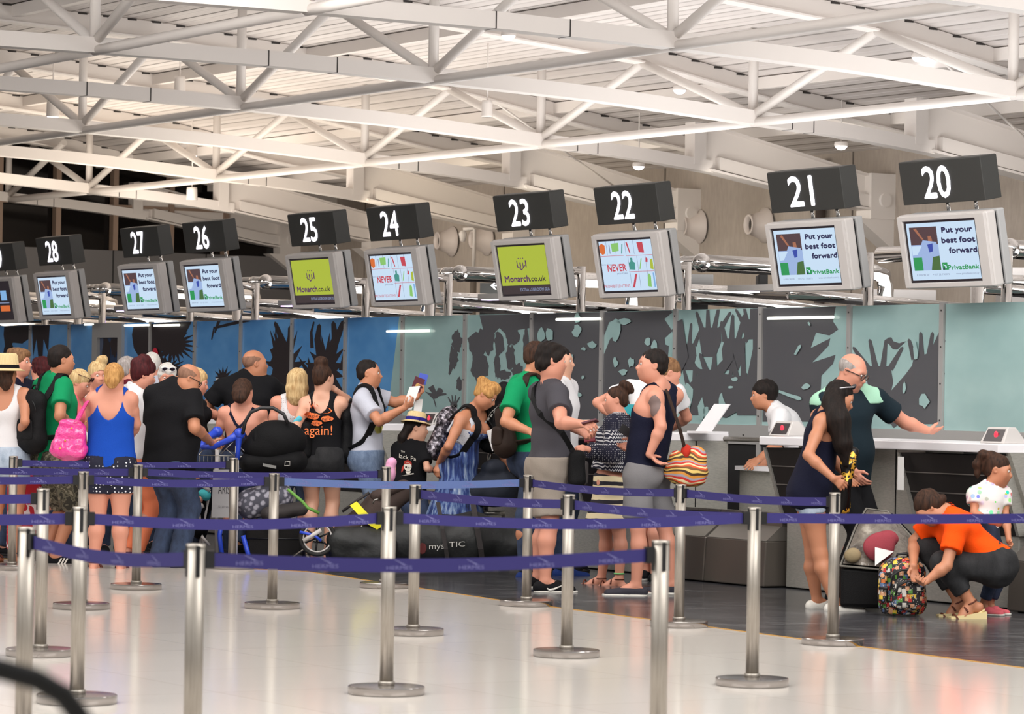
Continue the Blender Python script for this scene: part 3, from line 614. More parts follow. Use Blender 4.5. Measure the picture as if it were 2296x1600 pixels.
SIGNS = [('20', 2110, 356, 457, 'put', 'check-in sign numbered 20 with a blue and white advert screen', 0), ('21', 1805, 378, 477, 'put', 'check-in sign numbered 21 with a blue and white advert screen', 0), ('22', 1404, 413, 505, 'never', 'check-in sign numbered 22 showing prohibited items on its screen', 0), ('23', 1172, 433, 518, 'mon', 'check-in sign numbered 23 with a lime green screen', 0), ('24', 880, 461, 540, 'never', 'check-in sign numbered 24 showing prohibited items on its screen', 0),
         ('25', 699, 477, 551, 'mon', 'check-in sign numbered 25 with a lime green screen', 0), ('26', 457, 495, 568, 'put', 'check-in sign numbered 26 with a blue and white advert screen', 0), ('27', 314, 509, 577, 'put', 'check-in sign numbered 27 with a blue and white advert screen', 0), ('28', 121, 529, 597, 'put', 'check-in sign numbered 28 with a blue and white advert screen', 0), ('29', -4, 545, 610, 'dark', 'check-in sign numbered 29 cut by the left edge with a dark screen', 0)]
SS = [sign(*a) for a in SIGNS]
SZC = sum(z for s, z in SS)/len(SS)
# ================================================================ chrome tube gantry
def gz(y0): return y0
tl = ['at the right edge', 'between signs 22 and 21', 'between signs 24 and 23', 'between signs 26 and 25', 'between signs 28 and 27', 'left of sign 29']
TB = -3.0; sb = s_at(1570, TB)
for k in range(-1, 5):
    o = sb+4.5*k; base = CL(o, TB, 0); zT = 2.735
    root = empty('chrome_gantry', base, 'polished chrome tube frame above the glass, '+['at the right edge beyond sign 20', 'with its ball joint between signs 22 and 21', 'with its ball joint between signs 24 and 23', 'with its ball joint between signs 26 and 25', 'with its ball joint between signs 28 and 27', 'left of sign 29'][k+1], 'gantry', 'chrome tube gantries')
    MB().tube([CL(o, TB, zT), CL(o+1.75, TB, zT)], .07, 24).cyl(CL(o+.25, TB, zT), CL(o+.31, TB, zT), .076, n=24).build('upper_tube', CHROME, root)
    MB().ball(CL(o, TB, zT), .092, 20, 12).build('ball_joint', CHROME, root)
    MB().tube([CL(o, TB, zT), CL(o, TB-2.05, zT-.02), CL(o, TB-2.17, zT-.05), CL(o, TB-2.2, zT-.16), CL(o, TB-2.2, .05)], .082, 24).build('main_tube', CHROME, root)
    MB().tube([CL(o+.75, TB+.25, 2.50), CL(o+.75, TB-1.6, 2.50)], .06, 24).build('middle_tube', CHROME, root)
    MB().cyl(CL(o-.1, TB+.42, .03), CL(o-.1, TB+.42, 2.46), .058, n=24).build('short_column', CHROME, root)
    MB().tube([CL(o-.1, TB+.36, 2.40), CL(o-.1, TB-1.9, 2.31)], .052, 24).build('lower_tube', CHROME, root)
    MB().tube([CL(o-1.9, TB+.36, 2.40), CL(o-1.9, TB-1.9, 2.31)], .052, 24).build('lower_tube', CHROME, root)
    MB().box(CL(o-1.1, TB+.1, 2.47), DV*.36, NV*.12, UP*.028).build('lamp_tray', MONF, root)
    MB().box(CL(o-.95, TB+.16, 2.436), DV*.15, NV*.05, UP*.006).build('violet_lamp', mat('violet_led', (1, 1, 1, 1), .4, emis=(.72, .5, 1, 1), estr=3.5), root)
    MB().box(CL(o+.62, TB+.1, 2.47), DV*.36, NV*.12, UP*.028).build('lamp_tray', MONF, root)
    MB().tube([CL(o+.9, TB, zT-.07), CL(o+.9, TB+.05, 2.5)], .01, 6).build('cable', BLACKP, root)
# ================================================================ check-in desks
SLAT = mat('black_slat', srgb(34, 30, 29), .45); STEELD = NB('satin_desk_steel', .38); STEELD.b.inputs['Metallic'].default_value = .45
STEELD.color(STEELD.ramp(STEELD.noise(STEELD.mapping((9, 9, 60)), 3, 3), [(.3, srgb(166, 164, 157)), (.7, srgb(186, 183, 175))])); STEELD = STEELD.m
DSTEEL = mat('dark_steel_skirt', srgb(112, 105, 98), .34, .45); WTOP = mat('white_worktop', srgb(236, 233, 236), .3); GAPM = mat('dark_gap', srgb(14, 13, 13), .8); BELTB = mat('conveyor_belt', srgb(34, 33, 34), .7)
dl = ['rightmost check-in desk under signs 20 and 21 with two black slatted fronts', 'check-in desk under signs 22 and 23 behind the group of four', 'check-in desk under signs 24 and 25 behind the child in the straw hat', 'check-in desk under signs 26 and 27 mostly hidden by the queue', 'leftmost check-in desk under signs 28 and 29 hidden by the queue']
for k in range(-1, 5):
    o = 4.5*k; r = lambda s: s+o
    if k >= 0:
        sA0, sA1, sB0, sB1, sE = r(-1.11), r(-2.07), r(-2.76), r(-3.85), r(-3.9)
        root = empty('check_in_desk', CL(r(-3), 0, 0), dl[k], 'desk', 'check-in desks')
        MB().clbox(r(-1.06), sE, -.82, .07, 1.10, 1.165).build('white_worktop', WTOP, root, bevel=.008)
        def slanted(s0, s1):
            m = MB(); zt, zb_ = 1.08, .52
            m.hexa([CL(s0, -.28, zb_), CL(s0, -.16, zb_), CL(s1, -.16, zb_), CL(s1, -.28, zb_), CL(s0, -.28, zt), CL(s0, .03, zt), CL(s1, .03, zt), CL(s1, -.28, zt)], 0)
            for q in range(1, 4):
                f = q/4; z = zb_+(zt-zb_)*f; t = -.16+.19*f; m.box(CL((s0+s1)/2, t+.003, z), DV*(abs(s1-s0)/2), NV*.003, UP*.004, 1)
            m.build('black_slatted_front', [SLAT, mat('slat_line', srgb(96, 90, 86), .5)], root)
            e = .03
            for ss in (s0+e*.5, s1-e*.5): MB().hexa([CL(ss-.015, -.3, zb_), CL(ss-.015, -.145, zb_), CL(ss+.015, -.145, zb_), CL(ss+.015, -.3, zb_), CL(ss-.015, -.3, zt), CL(ss-.015, .045, zt), CL(ss+.015, .045, zt), CL(ss+.015, -.3, zt)]).build('steel_edge', STEELD, root)
        slanted(sA0, sA1); slanted(sB0, sB1)
        for a, b in ((sA0, sA1), (sB0, sB1)): MB().clbox(a, b, -.6, -.17, .01, .52).build('steel_plinth', STEELD, root, bevel=.006)
        MB().clbox(sA1, sB0, -.55, -.2, .01, 1.10).box(CL((sA1+sB0)/2, -.198, .56), DV*.004, NV*.003, UP*.54, 1).build('steel_front_panel', [STEELD, GAPM], root)
        MB().clbox(r(-1.1), r(-1.07), -.8, -.3, .01, 1.1).build('end_panel', STEELD, root)
        MB().hexa([CL(sE-.02, -.8, .45), CL(sE-.02, -.3, .45), CL(sE+.03, -.3, .45), CL(sE+.03, -.8, .45), CL(sE-.02, -.8, 1.1), CL(sE-.02, -.02, 1.1), CL(sE+.03, -.02, 1.1), CL(sE+.03, -.8, 1.1)]).box(CL(sE-.022, -.48, .77), NV*.004, DV*.003, UP*.33, 1).build('end_panel', [STEELD, GAPM], root); MB().clbox(sE-.02, sE+.03, -.8, -.3, .01, .45).build('end_plinth', DSTEEL, root)
        # lower staff shelf in the gap and its rail
        MB().clbox(r(.55), r(-1.04), -1.45, -.85, .865, .90).build('staff_shelf', WTOP, root)
        MB().clbox(r(.55), r(-1.04), -.95, -.9, .5, .865).build('shelf_front', STEELD, root)
        MB().cyl(CL(r(.6), -.78, 1.12), CL(r(-1.07), -.78, 1.12), .02, n=14).build('guard_rail', STEEL, root)
    # conveyor beside the desk
    s0, s1 = r(.57), r(-1.05); root2 = empty('baggage_conveyor', CL(r(-.5), 0, 0), ['baggage conveyor with steel skirts between the striped bag and the dark haired girl', 'baggage conveyor with steel skirts behind the long black bag', 'baggage conveyor beside desk 25 hidden by the queue', 'baggage conveyor beside desk 27 hidden by the queue', 'baggage conveyor beside desk 29 hidden by the queue', 'baggage conveyor at the right edge where the small girl leans'][k], 'conveyor', 'baggage conveyors')
    m = MB(); mid = r(-.24)
    for a, b in ((s0, mid+.004), (mid-.004, s1)): m.hexa([CL(a, -.84, .01), CL(a, .0, .01), CL(b, .0, .01), CL(b, -.84, .01), CL(a, -.84, .36), CL(a, -.02, .36), CL(b, -.02, .36), CL(b, -.84, .36)])
    m.build('lower_skirt', DSTEEL, root2, bevel=.01)
    m = MB()
    for a, b in ((s0, mid+.02), (mid-.02, s1)): m.hexa([CL(a, -.84, .36), CL(a, -.02, .36), CL(b, -.02, .36), CL(b, -.84, .36), CL(a, -.84, .47), CL(a, -.16, .47), CL(b, -.16, .47), CL(b, -.84, .47)])
    m.build('sloping_top_skirt', mat('dark_steel_top', srgb(136, 130, 124), .28, .5), root2)
    m = MB()
    for a, b in ((s0, mid+.02), (mid-.02, s1)): m.clbox(a, b, -.22, -.17, .47, .565).clbox(a, b, -.215, -.15, .555, .575, 1)
    m.build('side_guide', [DSTEEL, STEEL], root2)
    MB().clbox(s0-.05, s1+.05, -.84, -.25, .44, .475).build('belt', BELTB, root2)
# counter displays
RLED = mat('red_led', (.2, 0, 0, 1), .4, emis=(1, .03, .06, 1), estr=2.2)
for px, py, t, lab in ((1768, 942, -.35, 'desk top display with a red symbol in front of the agent in white'), (2248, 962, -.1, 'desk top display with a red symbol at the right end of the white worktop'), (975, 922, -.3, 'desk top display with a red symbol behind the straw hat')):
    p = onplane(px, py, t); s = stz(p)[0]; z0 = 1.166
    root = empty('desk_display', CL(s, t, z0), lab, 'display', 'desk top displays')
    MB().hexa([CL(s-.13, t-.12, z0), CL(s-.13, t+.1, z0), CL(s+.13, t+.1, z0), CL(s+.13, t-.12, z0), CL(s-.11, t-.03, z0+.115), CL(s-.11, t+.04, z0+.115), CL(s+.11, t+.04, z0+.115), CL(s+.11, t-.03, z0+.115)]).build('casing', MONF, root, bevel=.006)
    m = MB(); m.add([CL(s-.1, t+.094, z0+.015), CL(s+.1, t+.094, z0+.015), CL(s+.095, t+.05, z0+.1), CL(s-.095, t+.05, z0+.1)], [(0, 1, 2, 3)], 0)
    m.ball(CL(s-.02, t+.075, z0+.06), (.022, .006, .027), 10, 6, 1, (DV, NV, UP)); m.build('dark_window', [mat('display_dark', srgb(58, 52, 54), .3), RLED], root)
p = onplane(2026, 1048, .03); s_ = stz(p)[0]
tag(MB().box(CL(s_, .055, .93), DV*.035, NV*.002, UP*.12).build('paper_strip', mat('paper_white', srgb(240, 238, 236), .8), loc=CL(s_, .055, .81)), 'white vertical paper strip hanging on the edge of the black slatted desk front', 'paper')
# upright white paper holder on the desk between the tank man and the agent
p = onplane(1560, 944, -.45); s = stz(p)[0]; z0 = 1.166
root = empty('paper_holder', CL(s, -.45, z0), 'thin white tilted display stand on the desk right of the man in the tank top', 'stand')
MB().hexa([CL(s-.2, -.46, z0), CL(s-.2, -.45, z0), CL(s+.02, -.45, z0), CL(s+.02, -.46, z0), CL(s-.28, -.6, z0+.24), CL(s-.28, -.59, z0+.24), CL(s-.06, -.59, z0+.24), CL(s-.06, -.6, z0+.24)]).build('sheet', WTOP, root)
MB().box(CL(s-.1, -.5, z0+.008), DV*.15, NV*.1, UP*.008).build('foot', WTOP, root)
# items behind the desk gap
p = CL(-.2, -.95, .901)
tag(MB().box(p+UP*.004, DV*.16, NV*.04, UP*.004, 0).cyl(p+DV*.12, p+DV*.12+UP*.03, .02, n=12, mi=1).box(p-DV*.03+UP*.012, DV*.03, NV*.02, UP*.005, 2).build('stationery_tray', [BLACKP, mat('stamp_red', srgb(190, 40, 40), .5), mat('tape_teal', srgb(40, 170, 150), .5)], loc=p), 'small black tray with a red stamp on the agent\'s shelf', 'tray')
p = CL(-.5, -1.2, .901)
tag(MB().box(p+UP*.1, DV*.13, NV*.008, UP*.09).box(p+UP*.006, DV*.08, NV*.06, UP*.006).build('small_monitor', MONF, loc=p), 'small white tilted screen on the agent\'s shelf', 'monitor')
# ================================================================ things seen between gantry and wall
# wayfinding sign
WS = mat('wayfinding_black', srgb(28, 30, 29), .6); YEL = mat('wayfinding_yellow', srgb(250, 190, 20), .5, emis=srgb(250, 190, 20), estr=.5); WHE = mat('wayfinding_white', (1, 1, 1, 1), .5, emis=(1, 1, 1, 1), estr=.7)
Yw = 40.0; c = at(1160, 680, Yw); u = V(1, 0, 0); root = empty('wayfinding_sign', V(c.x, Yw, 0), 'black wayfinding sign with white arrows and yellow discs behind sign 23', 'sign')
sc = Yw/FPX
MB().box(c+V(0, .04, -.05), V(.45, 0, 0), V(0, .03, 0), V(0, 0, .29)).build('board', WS, root); MB().box(V(c.x-.3, Yw+.05, 1.2), V(.03, 0, 0), V(0, .02, 0), V(0, 0, 1.2)).box(V(c.x+.3, Yw+.05, 1.2), V(.03, 0, 0), V(0, .02, 0), V(0, 0, 1.2)).build('post', DSTEEL, root)
m = MB()
for yy in (668, 640):
    a = at(1110, yy, Yw-.001); e = V(1, 0, 0)*sc; w = V(0, 0, 1)*sc
    m.poly([a-e*10, a+w*9, a+w*9+e*4, a-e*4+w*1.5, a+e*10+w*1.5, a+e*10-w*1.5, a-e*4-w*1.5, a-w*9+e*4, a-w*9])
m.build('arrow', WHE, root)
m = MB(); m2 = MB()
for yy in (672, 694):
    a = at(1137, yy, Yw-.001); m.cyl(a, a+V(0, .01, 0), 11*sc, n=24)
    put_text(m2, {672: 'Toilets', 694: 'Exit'}[yy], at(1156, yy+4, Yw-.001), V(1, 0, 0), UP, 9*sc, 0)
m.build('yellow_disc', YEL, root); m2.build('lettering', WHE, root)
# CCTV camera on a white bracket post
p = wallpt(1062, 600, 1.0); k = p.y/FPX; root = empty('cctv_camera', V(p.x, p.y, 0), 'small dome camera hanging from a white hooked post left of sign 23', 'camera')
b0 = at(1062, 600, p.y); t0 = at(1064, 512, p.y); a0 = at(1038, 514, p.y)
MB().tube([b0, t0-UP*.02, t0+V(-.02, 0, 0), a0], .028, 10).build('hooked_post', MONF, root); MB().cyl(V(b0.x, b0.y, 0), b0, .05, n=14).build('base_tube', DSTEEL, root)
MB().lathe(a0-UP*.18, [(0, -.02), (.04, 0), (.05, .05), (.06, .08), (.065, .12), (.03, .16)], 16).build('dome', MONF, root)
# grey baggage-hall equipment boxes behind the glass line
for x0, x1, y0, y1, Y, c_, lab in ((1530, 1600, 615, 660, 33, 'monitor_back', 'grey equipment cabinet behind the gantry right of sign 22'), (1700, 1722, 615, 680, 33.5, 'kick_black', 'black gap cabinet behind the gantry left of sign 21'), (1940, 2100, 650, 700, 33.4, 'monitor_frame', 'pale cabinet with dark slots behind the gantry below sign 20'), (2245, 2330, 600, 680, 33, 'monitor_frame', 'pale panel behind the gantry at the right edge'), (985, 1060, 660, 700, 39.6, 'monitor_back', 'grey cabinet behind the gantry right of sign 24'), (1655, 1760, 640, 700, 34, 'monitor_back', 'grey cabinet behind the gantry below sign 21')):
    a, b = at(x0, y1, Y), at(x1, y0, Y); p = V((a.x+b.x)/2, Y+.2, 0); root = empty('equipment_cabinet', p, lab, 'cabinet', 'equipment behind the glass line')
    MB().box(V(p.x, Y+.2, (a.z+b.z)/2), V((b.x-a.x)/2, 0, 0), V(0, .2, 0), V(0, 0, (b.z-a.z)/2)).build('casing', MATS[c_], root, bevel=.01); MB().box(V(p.x, Y+.2, a.z/2), V((b.x-a.x)*.35, 0, 0), V(0, .12, 0), V(0, 0, a.z/2)).build('stand', MATS['kick_black'], root)
# small white notice on the blue glass
a = onplane(483, 862, TP+.02); b = onplane(508, 848, TP+.02); sa, sb = stz(a)[0], stz(b)[0]
tag(MB().clbox(sa, sb, TP+.013, TP+.017, a.z, b.z).build('notice', WTOP, loc=a), 'small white paper notice on the blue glass left of the tall bald man', 'notice')
# ================================================================ barrier posts and belts
POLE = NB('satin_pole', .46); POLE.b.inputs['Metallic'].default_value = .85; POLE.color(POLE.ramp(POLE.noise(POLE.mapping((90, 90, 2)), 4, 2), [(.3, srgb(152, 145, 136)), (.7, srgb(178, 171, 162))])); POLE = POLE.m
BASEM = mat('base_steel', srgb(160, 155, 152), .18, .95)
HPOST = .90
PROTO = [None]
def post(P, lab):
    if PROTO[0] is None:
        root = empty('barrier_post', P, lab, 'barrier post', 'retractable belt barrier posts')
        MB().lathe(P, [(.178, 0), (.185, .004), (.185, .036)], 48).lathe(P, [(.185, .036), (.181, .040)], 48).lathe(P, [(.181, .040), (.05, .045), (.0, .045)], 48).build('base', BASEM, root)
        MB().cyl(P+UP*.04, P+UP*(HPOST-.004), .033, n=28).cyl(P+UP*.045, P+UP*.062, .04, n=28).build('pole', POLE, root)
        m = MB()
        for k in range(4):
            a = k*math.pi/2+.35; d = V(math.cos(a), math.sin(a), 0); m.box(P+d*.0335+UP*(HPOST-.06), d*.0012, d.cross(UP)*.008, UP*.055)
        m.build('belt_slot', BLACKP, root); MB().lathe(P+UP*(HPOST-.004), [(.0345, -.01), (.0345, .004), (0, .006)], 28).build('cap', POLE, root)
        PROTO[0] = root; return P
    r = copy_tree(PROTO[0]); r.location = P; r['label'] = lab; return P
PB = {'A': (1686, 1537, 'barrier post in front of the conveyor joined to the belt running off right'), 'B': (866, 1556, 'large barrier post in the foreground centre, left of the long black bag lettering'), 'C': (1270, 1472, 'barrier post in front of the grey T-shirt man'), 'D': (1867, 1445, 'barrier post in front of the girl with long dark hair'), 'E': (1522, 1405, 'barrier post right of the man in the tank top below the striped bag'), 'F': (1180, 1358, 'barrier post in front of the green T-shirt man with the sling backpack'), 'G': (926, 1423, 'barrier post just right of the large foreground centre post'), 'H': (610, 1364, 'barrier post in front of the black child seat on the trolley'), 'I': (305, 1321, 'barrier post in front of the coral trousers'), 'J': (862, 1318, 'barrier post behind the large foreground centre post'), 'K': (520, 1275, 'barrier post in front of the grey sign board on the trolley'), 'L': (26, 1277, 'far barrier post near the left edge beside the straw hat woman'),
      'M': (182, 1365, 'barrier post beside the woman in the blue top, thin base visible'), 'N': (90, 1470, 'barrier post near the left edge behind the blurred black hoop'), 'O': (172, 1576, 'large barrier post at the lower left crossed by the blurred black hoop')}
PP = {}
for k, (x, y, lab) in PB.items(): PP[k] = post(G(x, y-1), lab)
for k, (x, y, lab) in {'P': (439, 1219, 'blurred foreground barrier post left of centre with its base out of frame'), 'Q': (1482, 1211, 'blurred foreground barrier post right of centre with its base out of frame'), 'R': (60, 1181, 'blurred foreground barrier post at the left edge with its base out of frame')}.items():
    q = G(x, y, HPOST); PP[k] = post(V(q.x, q.y, 0), lab)
BELT = mat('navy_belt', srgb(42, 36, 104), .75); BELTL = mat('faded_blue_belt', srgb(84, 104, 156), .75); BTXT = mat('belt_print', srgb(112, 110, 164), .8)
def belt(a, b, lab, sag=.012, light=False, za=.845, zb2=.845, phase=.12):
    A = a+UP*za; Bq = b+UP*zb2; d = (Bq-A); L = d.length; dn = V(d.x, d.y, 0).normalized(); A = A+dn*.037; Bq = Bq-dn*.037; d = Bq-A; L = d.length
    nrm = dn.cross(UP)
    if nrm.y > 0: nrm = -nrm; 
    root = empty('barrier_belt', (A+Bq)/2-UP*.85, lab, 'barrier belt', 'navy barrier belts')
    n_ = 24; pts = [A+d*(i/n_)-UP*(sag*math.sin(math.pi*i/n_)) for i in range(n_+1)]; m = MB(); m.ribbon(pts, UP*.05, nrm*.0016, 0)
    rgt = nrm.cross(UP)*-1; rgt = UP.cross(nrm)
    x = phase if L > .5 else 9
    while x < L-.15:
        f = x/L; p = A+d*f-UP*(sag*math.sin(math.pi*f)+.016)+nrm*.0016
        if rgt.dot(dn) < 0: pass
        sl = d.normalized() if rgt.dot(d) > 0 else -d.normalized()
        o = p if rgt.dot(dn) > 0 else p
        put_text(m, 'HERMES', o, sl, UP, .0135, 1, width=.105)
        for q in range(3): m.poly([o+sl*(.03+q*.012)+UP*(.036-q*.006), o+sl*(.034+q*.012)+UP*(.0365-q*.006), o+sl*(.085-q*.004)+UP*(.016-q*.001), o+sl*(.065)+UP*(.0205-q*.002)], 1)
        x += .30
    m.build('webbing', [BELTL if light else BELT, BTXT], root)
    for p, sg in ((A, 1), (Bq, -1)): MB().box(p+dn*(sg*.014), dn*.017, nrm*.013, UP*.031).build('belt_clip', BLACKP, root)
X = lambda px, py, z=.845: (lambda q: V(q.x, q.y, 0))(G(px, py, z))
belt(PP['P'], PP['Q'], 'long blurred foreground barrier belt between the two tall foreground posts', .03)
belt(PP['R'], PP['P'], 'blurred foreground barrier belt slanting down at the lower left', .03)
belt(PP['O'], PP['B'], 'barrier belt from the lower left post to the large centre post', .03)
belt(X(-300, 1155), PP['O'], 'barrier belt leaving the frame left from the large lower left post')
belt(PP['B'], PP['A'], 'barrier belt from the large centre post to the post before the conveyor', .03)
belt(PP['A'], X(2620, 1156), 'barrier belt running off the right edge in front of the orange top woman', .01)
belt(PP['M'], PP['H'], 'barrier belt in front of the woman in the blue top and the man in jeans', .02)
belt(X(-300, 1070), PP['M'], 'barrier belt leaving the left edge in front of the straw hat woman')
belt(PP['H'], PP['F'], 'faded lighter blue barrier belt in front of the child in the straw hat', .02, True)
belt(PP['F'], PP['E'], 'barrier belt crossing the striped skirt and grey shorts', .02)
belt(PP['E'], PP['D'], 'barrier belt from below the striped bag to the long haired girl', .015)
belt(X(-220, 1108), PP['N'], 'short barrier belt at the left edge, lower of the two near the blurred post')
belt(PP['G'], PP['C'], 'barrier belt slanting in front of the blue tie-dye dress', .015)
belt(PP['C'], PP['A'], 'barrier belt slanting from the grey T-shirt man to the conveyor', .015)
belt(PP['L'], PP['K'], 'far barrier belt behind the others from the left edge to the trolley', .01)
belt(X(-200, 1049), PP['I'], 'far barrier belt at the left edge below the pink handbag', .01)
belt(PP['I'], PP['J'], 'far barrier belt below the luggage trolley handle', .02)
# blurred black hoop right in front of the camera
p0 = [at(-200, 1480, 3.7), at(-80, 1487, 3.7), at(0, 1500, 3.72), at(80, 1522, 3.74), at(140, 1556, 3.76), at(182, 1610, 3.78), at(196, 1680, 3.8), at(196, 1780, 3.8)]
tag(MB().tube(p0, .013, 12).build('trolley_handle', mat('black_rubber', srgb(8, 8, 8), .6), loc=p0[2]), 'blurred black curved handle in the lower left corner', 'handle')
# ================================================================ figure builder: smooth distance fields -> one continuous mesh
f32 = np.float32
def _v(p): return np.array((p[0], p[1], p[2]), f32)
def cone(a, b, ra, rb, k=.025, cap=False): return dict(t='c', a=_v(a), b=_v(b), ra=ra, rb=rb, k=k, cap=cap)
def ell(c, r, ax, k=.02, neg=False): return dict(t='e', c=_v(c), r=np.array(r, f32), ax=[_v(q) for q in ax], k=k, neg=neg)
def slab(a, b, u, w0, d0, w1, d1, k=.04, cap=False): return dict(t='t', a=_v(a), b=_v(b), u=_v(u), w0=w0, d0=d0, w1=w1, d1=d1, k=k, cap=cap)
def inflate(p, th):
    q = dict(p)
    if q['t'] == 'c': q['ra'] += th; q['rb'] += th
    elif q['t'] == 'e': q['r'] = q['r']+th
    else: q['w0'] += th; q['w1'] += th; q['d0'] += th; q['d1'] += th
    return q
def pbox(p):
    if p['t'] == 'e':
        m = float(max(p['r'])); return p['c']-m, p['c']+m
    m = max(p['ra'], p['rb']) if p['t'] == 'c' else max(p['w0'], p['w1'], p['d0'], p['d1'])
    return np.minimum(p['a'], p['b'])-m, np.maximum(p['a'], p['b'])+m
def pdist(p, X, Y, Z):
    if p['t'] == 'e':
        c = p['c']; x, y, z = X-c[0], Y-c[1], Z-c[2]; k0 = 0; k1 = 0
        for q, r in zip(p['ax'], p['r']):
            d = x*q[0]+y*q[1]+z*q[2]; k0 = k0+(d/r)**2; k1 = k1+(d/(r*r))**2
        k0 = np.sqrt(k0); return k0*(k0-1)/np.maximum(np.sqrt(k1), 1e-6)
    a, b = p['a'], p['b']; ab = b-a; L2 = float(ab@ab) or 1e-9; L = math.sqrt(L2); ax = ab/L
    x, y, z = X-a[0], Y-a[1], Z-a[2]
    tr = (x*ab[0]+y*ab[1]+z*ab[2])/L2; t = np.clip(tr, 0, 1)
    if p['t'] == 'c':
        x = x-ab[0]*t; y = y-ab[1]*t; z = z-ab[2]*t
        d = np.sqrt(x*x+y*y+z*z)-(p['ra']+(p['rb']-p['ra'])*t)
    else:
        u = p['u']-ax*float(p['u']@ax); u = u/np.linalg.norm(u); w = np.cross(ax, u)
        x = x-ab[0]*t; y = y-ab[1]*t; z = z-ab[2]*t
        U = x*u[0]+y*u[1]+z*u[2]; Wd = x*w[0]+y*w[1]+z*w[2]; A = x*ax[0]+y*ax[1]+z*ax[2]
        wd = p['w0']+(p['w1']-p['w0'])*t; dp = p['d0']+(p['d1']-p['d0'])*t; m = np.minimum(wd, dp)
        k0 = np.sqrt((U/wd)**2+(Wd/dp)**2+(A/m)**2); k1 = np.sqrt((U/wd**2)**2+(Wd/dp**2)**2+(A/m**2)**2)
        d = k0*(k0-1)/np.maximum(k1, 1e-6)
    if p['cap']:
        d = np.maximum(d, (tr-1)*L)
    return d
def noise3(X, Y, Z, f, seed, n=5):
    rd = np.random.RandomState(seed); o = 0
    for _ in range(n):
        w = rd.normal(size=3)*np.array(f); o = o+np.sin(X*w[0]+Y*w[1]+Z*w[2]+rd.uniform(0, 6.28))
    return o/n
def axis_coords(lo, hi, h, fine):
    pts = set(); x = lo; out = [lo]
    while x < hi:
        st = h
        for a, b, hh in fine:
            if a-h*.5 <= x <= b: st = min(st, hh)
        x += st; out.append(x)
    return np.array(out, f32)
def surf(prims, h=.012, fine=(), planes=(), subs=(), disp=None, pad=.02):
    """mesh of the smooth union of prims, minus subs, kept on the negative side of planes"""
    lo = np.min([pbox(p)[0] for p in prims if not p.get('neg')], 0)-pad; hi = np.max([pbox(p)[1] for p in prims if not p.get('neg')], 0)+pad
    C = [axis_coords(float(lo[i]), float(hi[i]), h, [(f[0][i]-f[1], f[0][i]+f[1], f[2]) for f in fine]) for i in range(3)]
    F = np.full((len(C[0]), len(C[1]), len(C[2])), .5, f32)
    def sub(p, ex):
        a, b = pbox(p); sl = []
        for i in range(3):
            i0 = max(int(np.searchsorted(C[i], a[i]-ex))-1, 0); i1 = min(int(np.searchsorted(C[i], b[i]+ex))+1, len(C[i]))
            sl.append(slice(i0, i1))
        return tuple(sl)
    def grid(sl): return C[0][sl[0]][:, None, None], C[1][sl[1]][None, :, None], C[2][sl[2]][None, None, :]
    for p in prims:
        k = p['k']; sl = sub(p, k+.03)
        if any(s.stop <= s.start for s in sl): continue
        d = pdist(p, *grid(sl)); a = F[sl]
        if p.get('neg'):
            hh = np.maximum(k-np.abs(-a-d), 0)/k; F[sl] = np.maximum(a, -d)+hh*hh*k*.25
        else:
            hh = np.maximum(k-np.abs(a-d), 0)/k; F[sl] = np.minimum(a, d)-hh*hh*k*.25
    X, Y, Z = C[0][:, None, None], C[1][None, :, None], C[2][None, None, :]
    if disp: F += disp(X, Y, Z)
    for p in subs:
        sl = sub(p, .03); d = pdist(p, *grid(sl)); F[sl] = np.maximum(F[sl], -d)
    for pt, nr in planes: F = np.maximum(F, (X-pt[0])*nr[0]+(Y-pt[1])*nr[1]+(Z-pt[2])*nr[2])
    return nets(F.astype(f32), C)
def nets(F, C):
    ins = F < 0; n = [s-1 for s in F.shape]
    crn = {}
    for a in (0, 1):
        for b in (0, 1):
            for c in (0, 1): crn[a, b, c] = (slice(a, a+n[0]), slice(b, b+n[1]), slice(c, c+n[2]))
    cnt = np.zeros(n, np.int8)
    for s in crn.values(): cnt += ins[s]
    act = np.argwhere((cnt > 0) & (cnt < 8)); I, J, K = act.T
    if len(act) == 0: return np.zeros((0, 3)), np.zeros((0, 4), int)
    acc = np.zeros((len(act), 3), f32); num = np.zeros(len(act), f32)
    val = {q: F[I+q[0], J+q[1], K+q[2]] for q in crn}
    pos = {q: np.stack([C[0][I+q[0]], C[1][J+q[1]], C[2][K+q[2]]], 1) for q in crn}
    for q in crn:
        for ax in range(3):
            if q[ax]: continue
            r = list(q); r[ax] = 1; r = tuple(r); a, b = val[q], val[r]; m = (a < 0) != (b < 0)
            t = np.where(m, a/np.where(m, a-b, 1), 0)[:, None]; acc += np.where(m[:, None], pos[q]+(pos[r]-pos[q])*t, 0); num += m
    V_ = acc/num[:, None]; idx = np.full(n, -1, np.int32); idx[I, J, K] = np.arange(len(act))
    quads = []
    for ax in range(3):
        s0 = [slice(1, n[i]) if i != ax else slice(0, n[i]) for i in range(3)]; s1 = list(s0); s1[ax] = slice(1, n[ax]+1)
        a, b = ins[tuple(s0)], ins[tuple(s1)]; e = np.argwhere(a != b)
        if not len(e): continue
        fl = a[tuple(e.T)]; o = e.copy(); u, v = [(1, 2), (2, 0), (0, 1)][ax]; o[:, u] += 1; o[:, v] += 1
        def g(du, dv):
            w = o.copy(); w[:, u] += du; w[:, v] += dv; return idx[tuple(w.T)]
        q = np.stack([g(-1, -1), g(0, -1), g(0, 0), g(-1, 0)], 1); q[~fl] = q[~fl][:, ::-1]; quads.append(q)
    Q = np.concatenate(quads); Q = Q[(Q >= 0).all(1)]
    return V_, Q
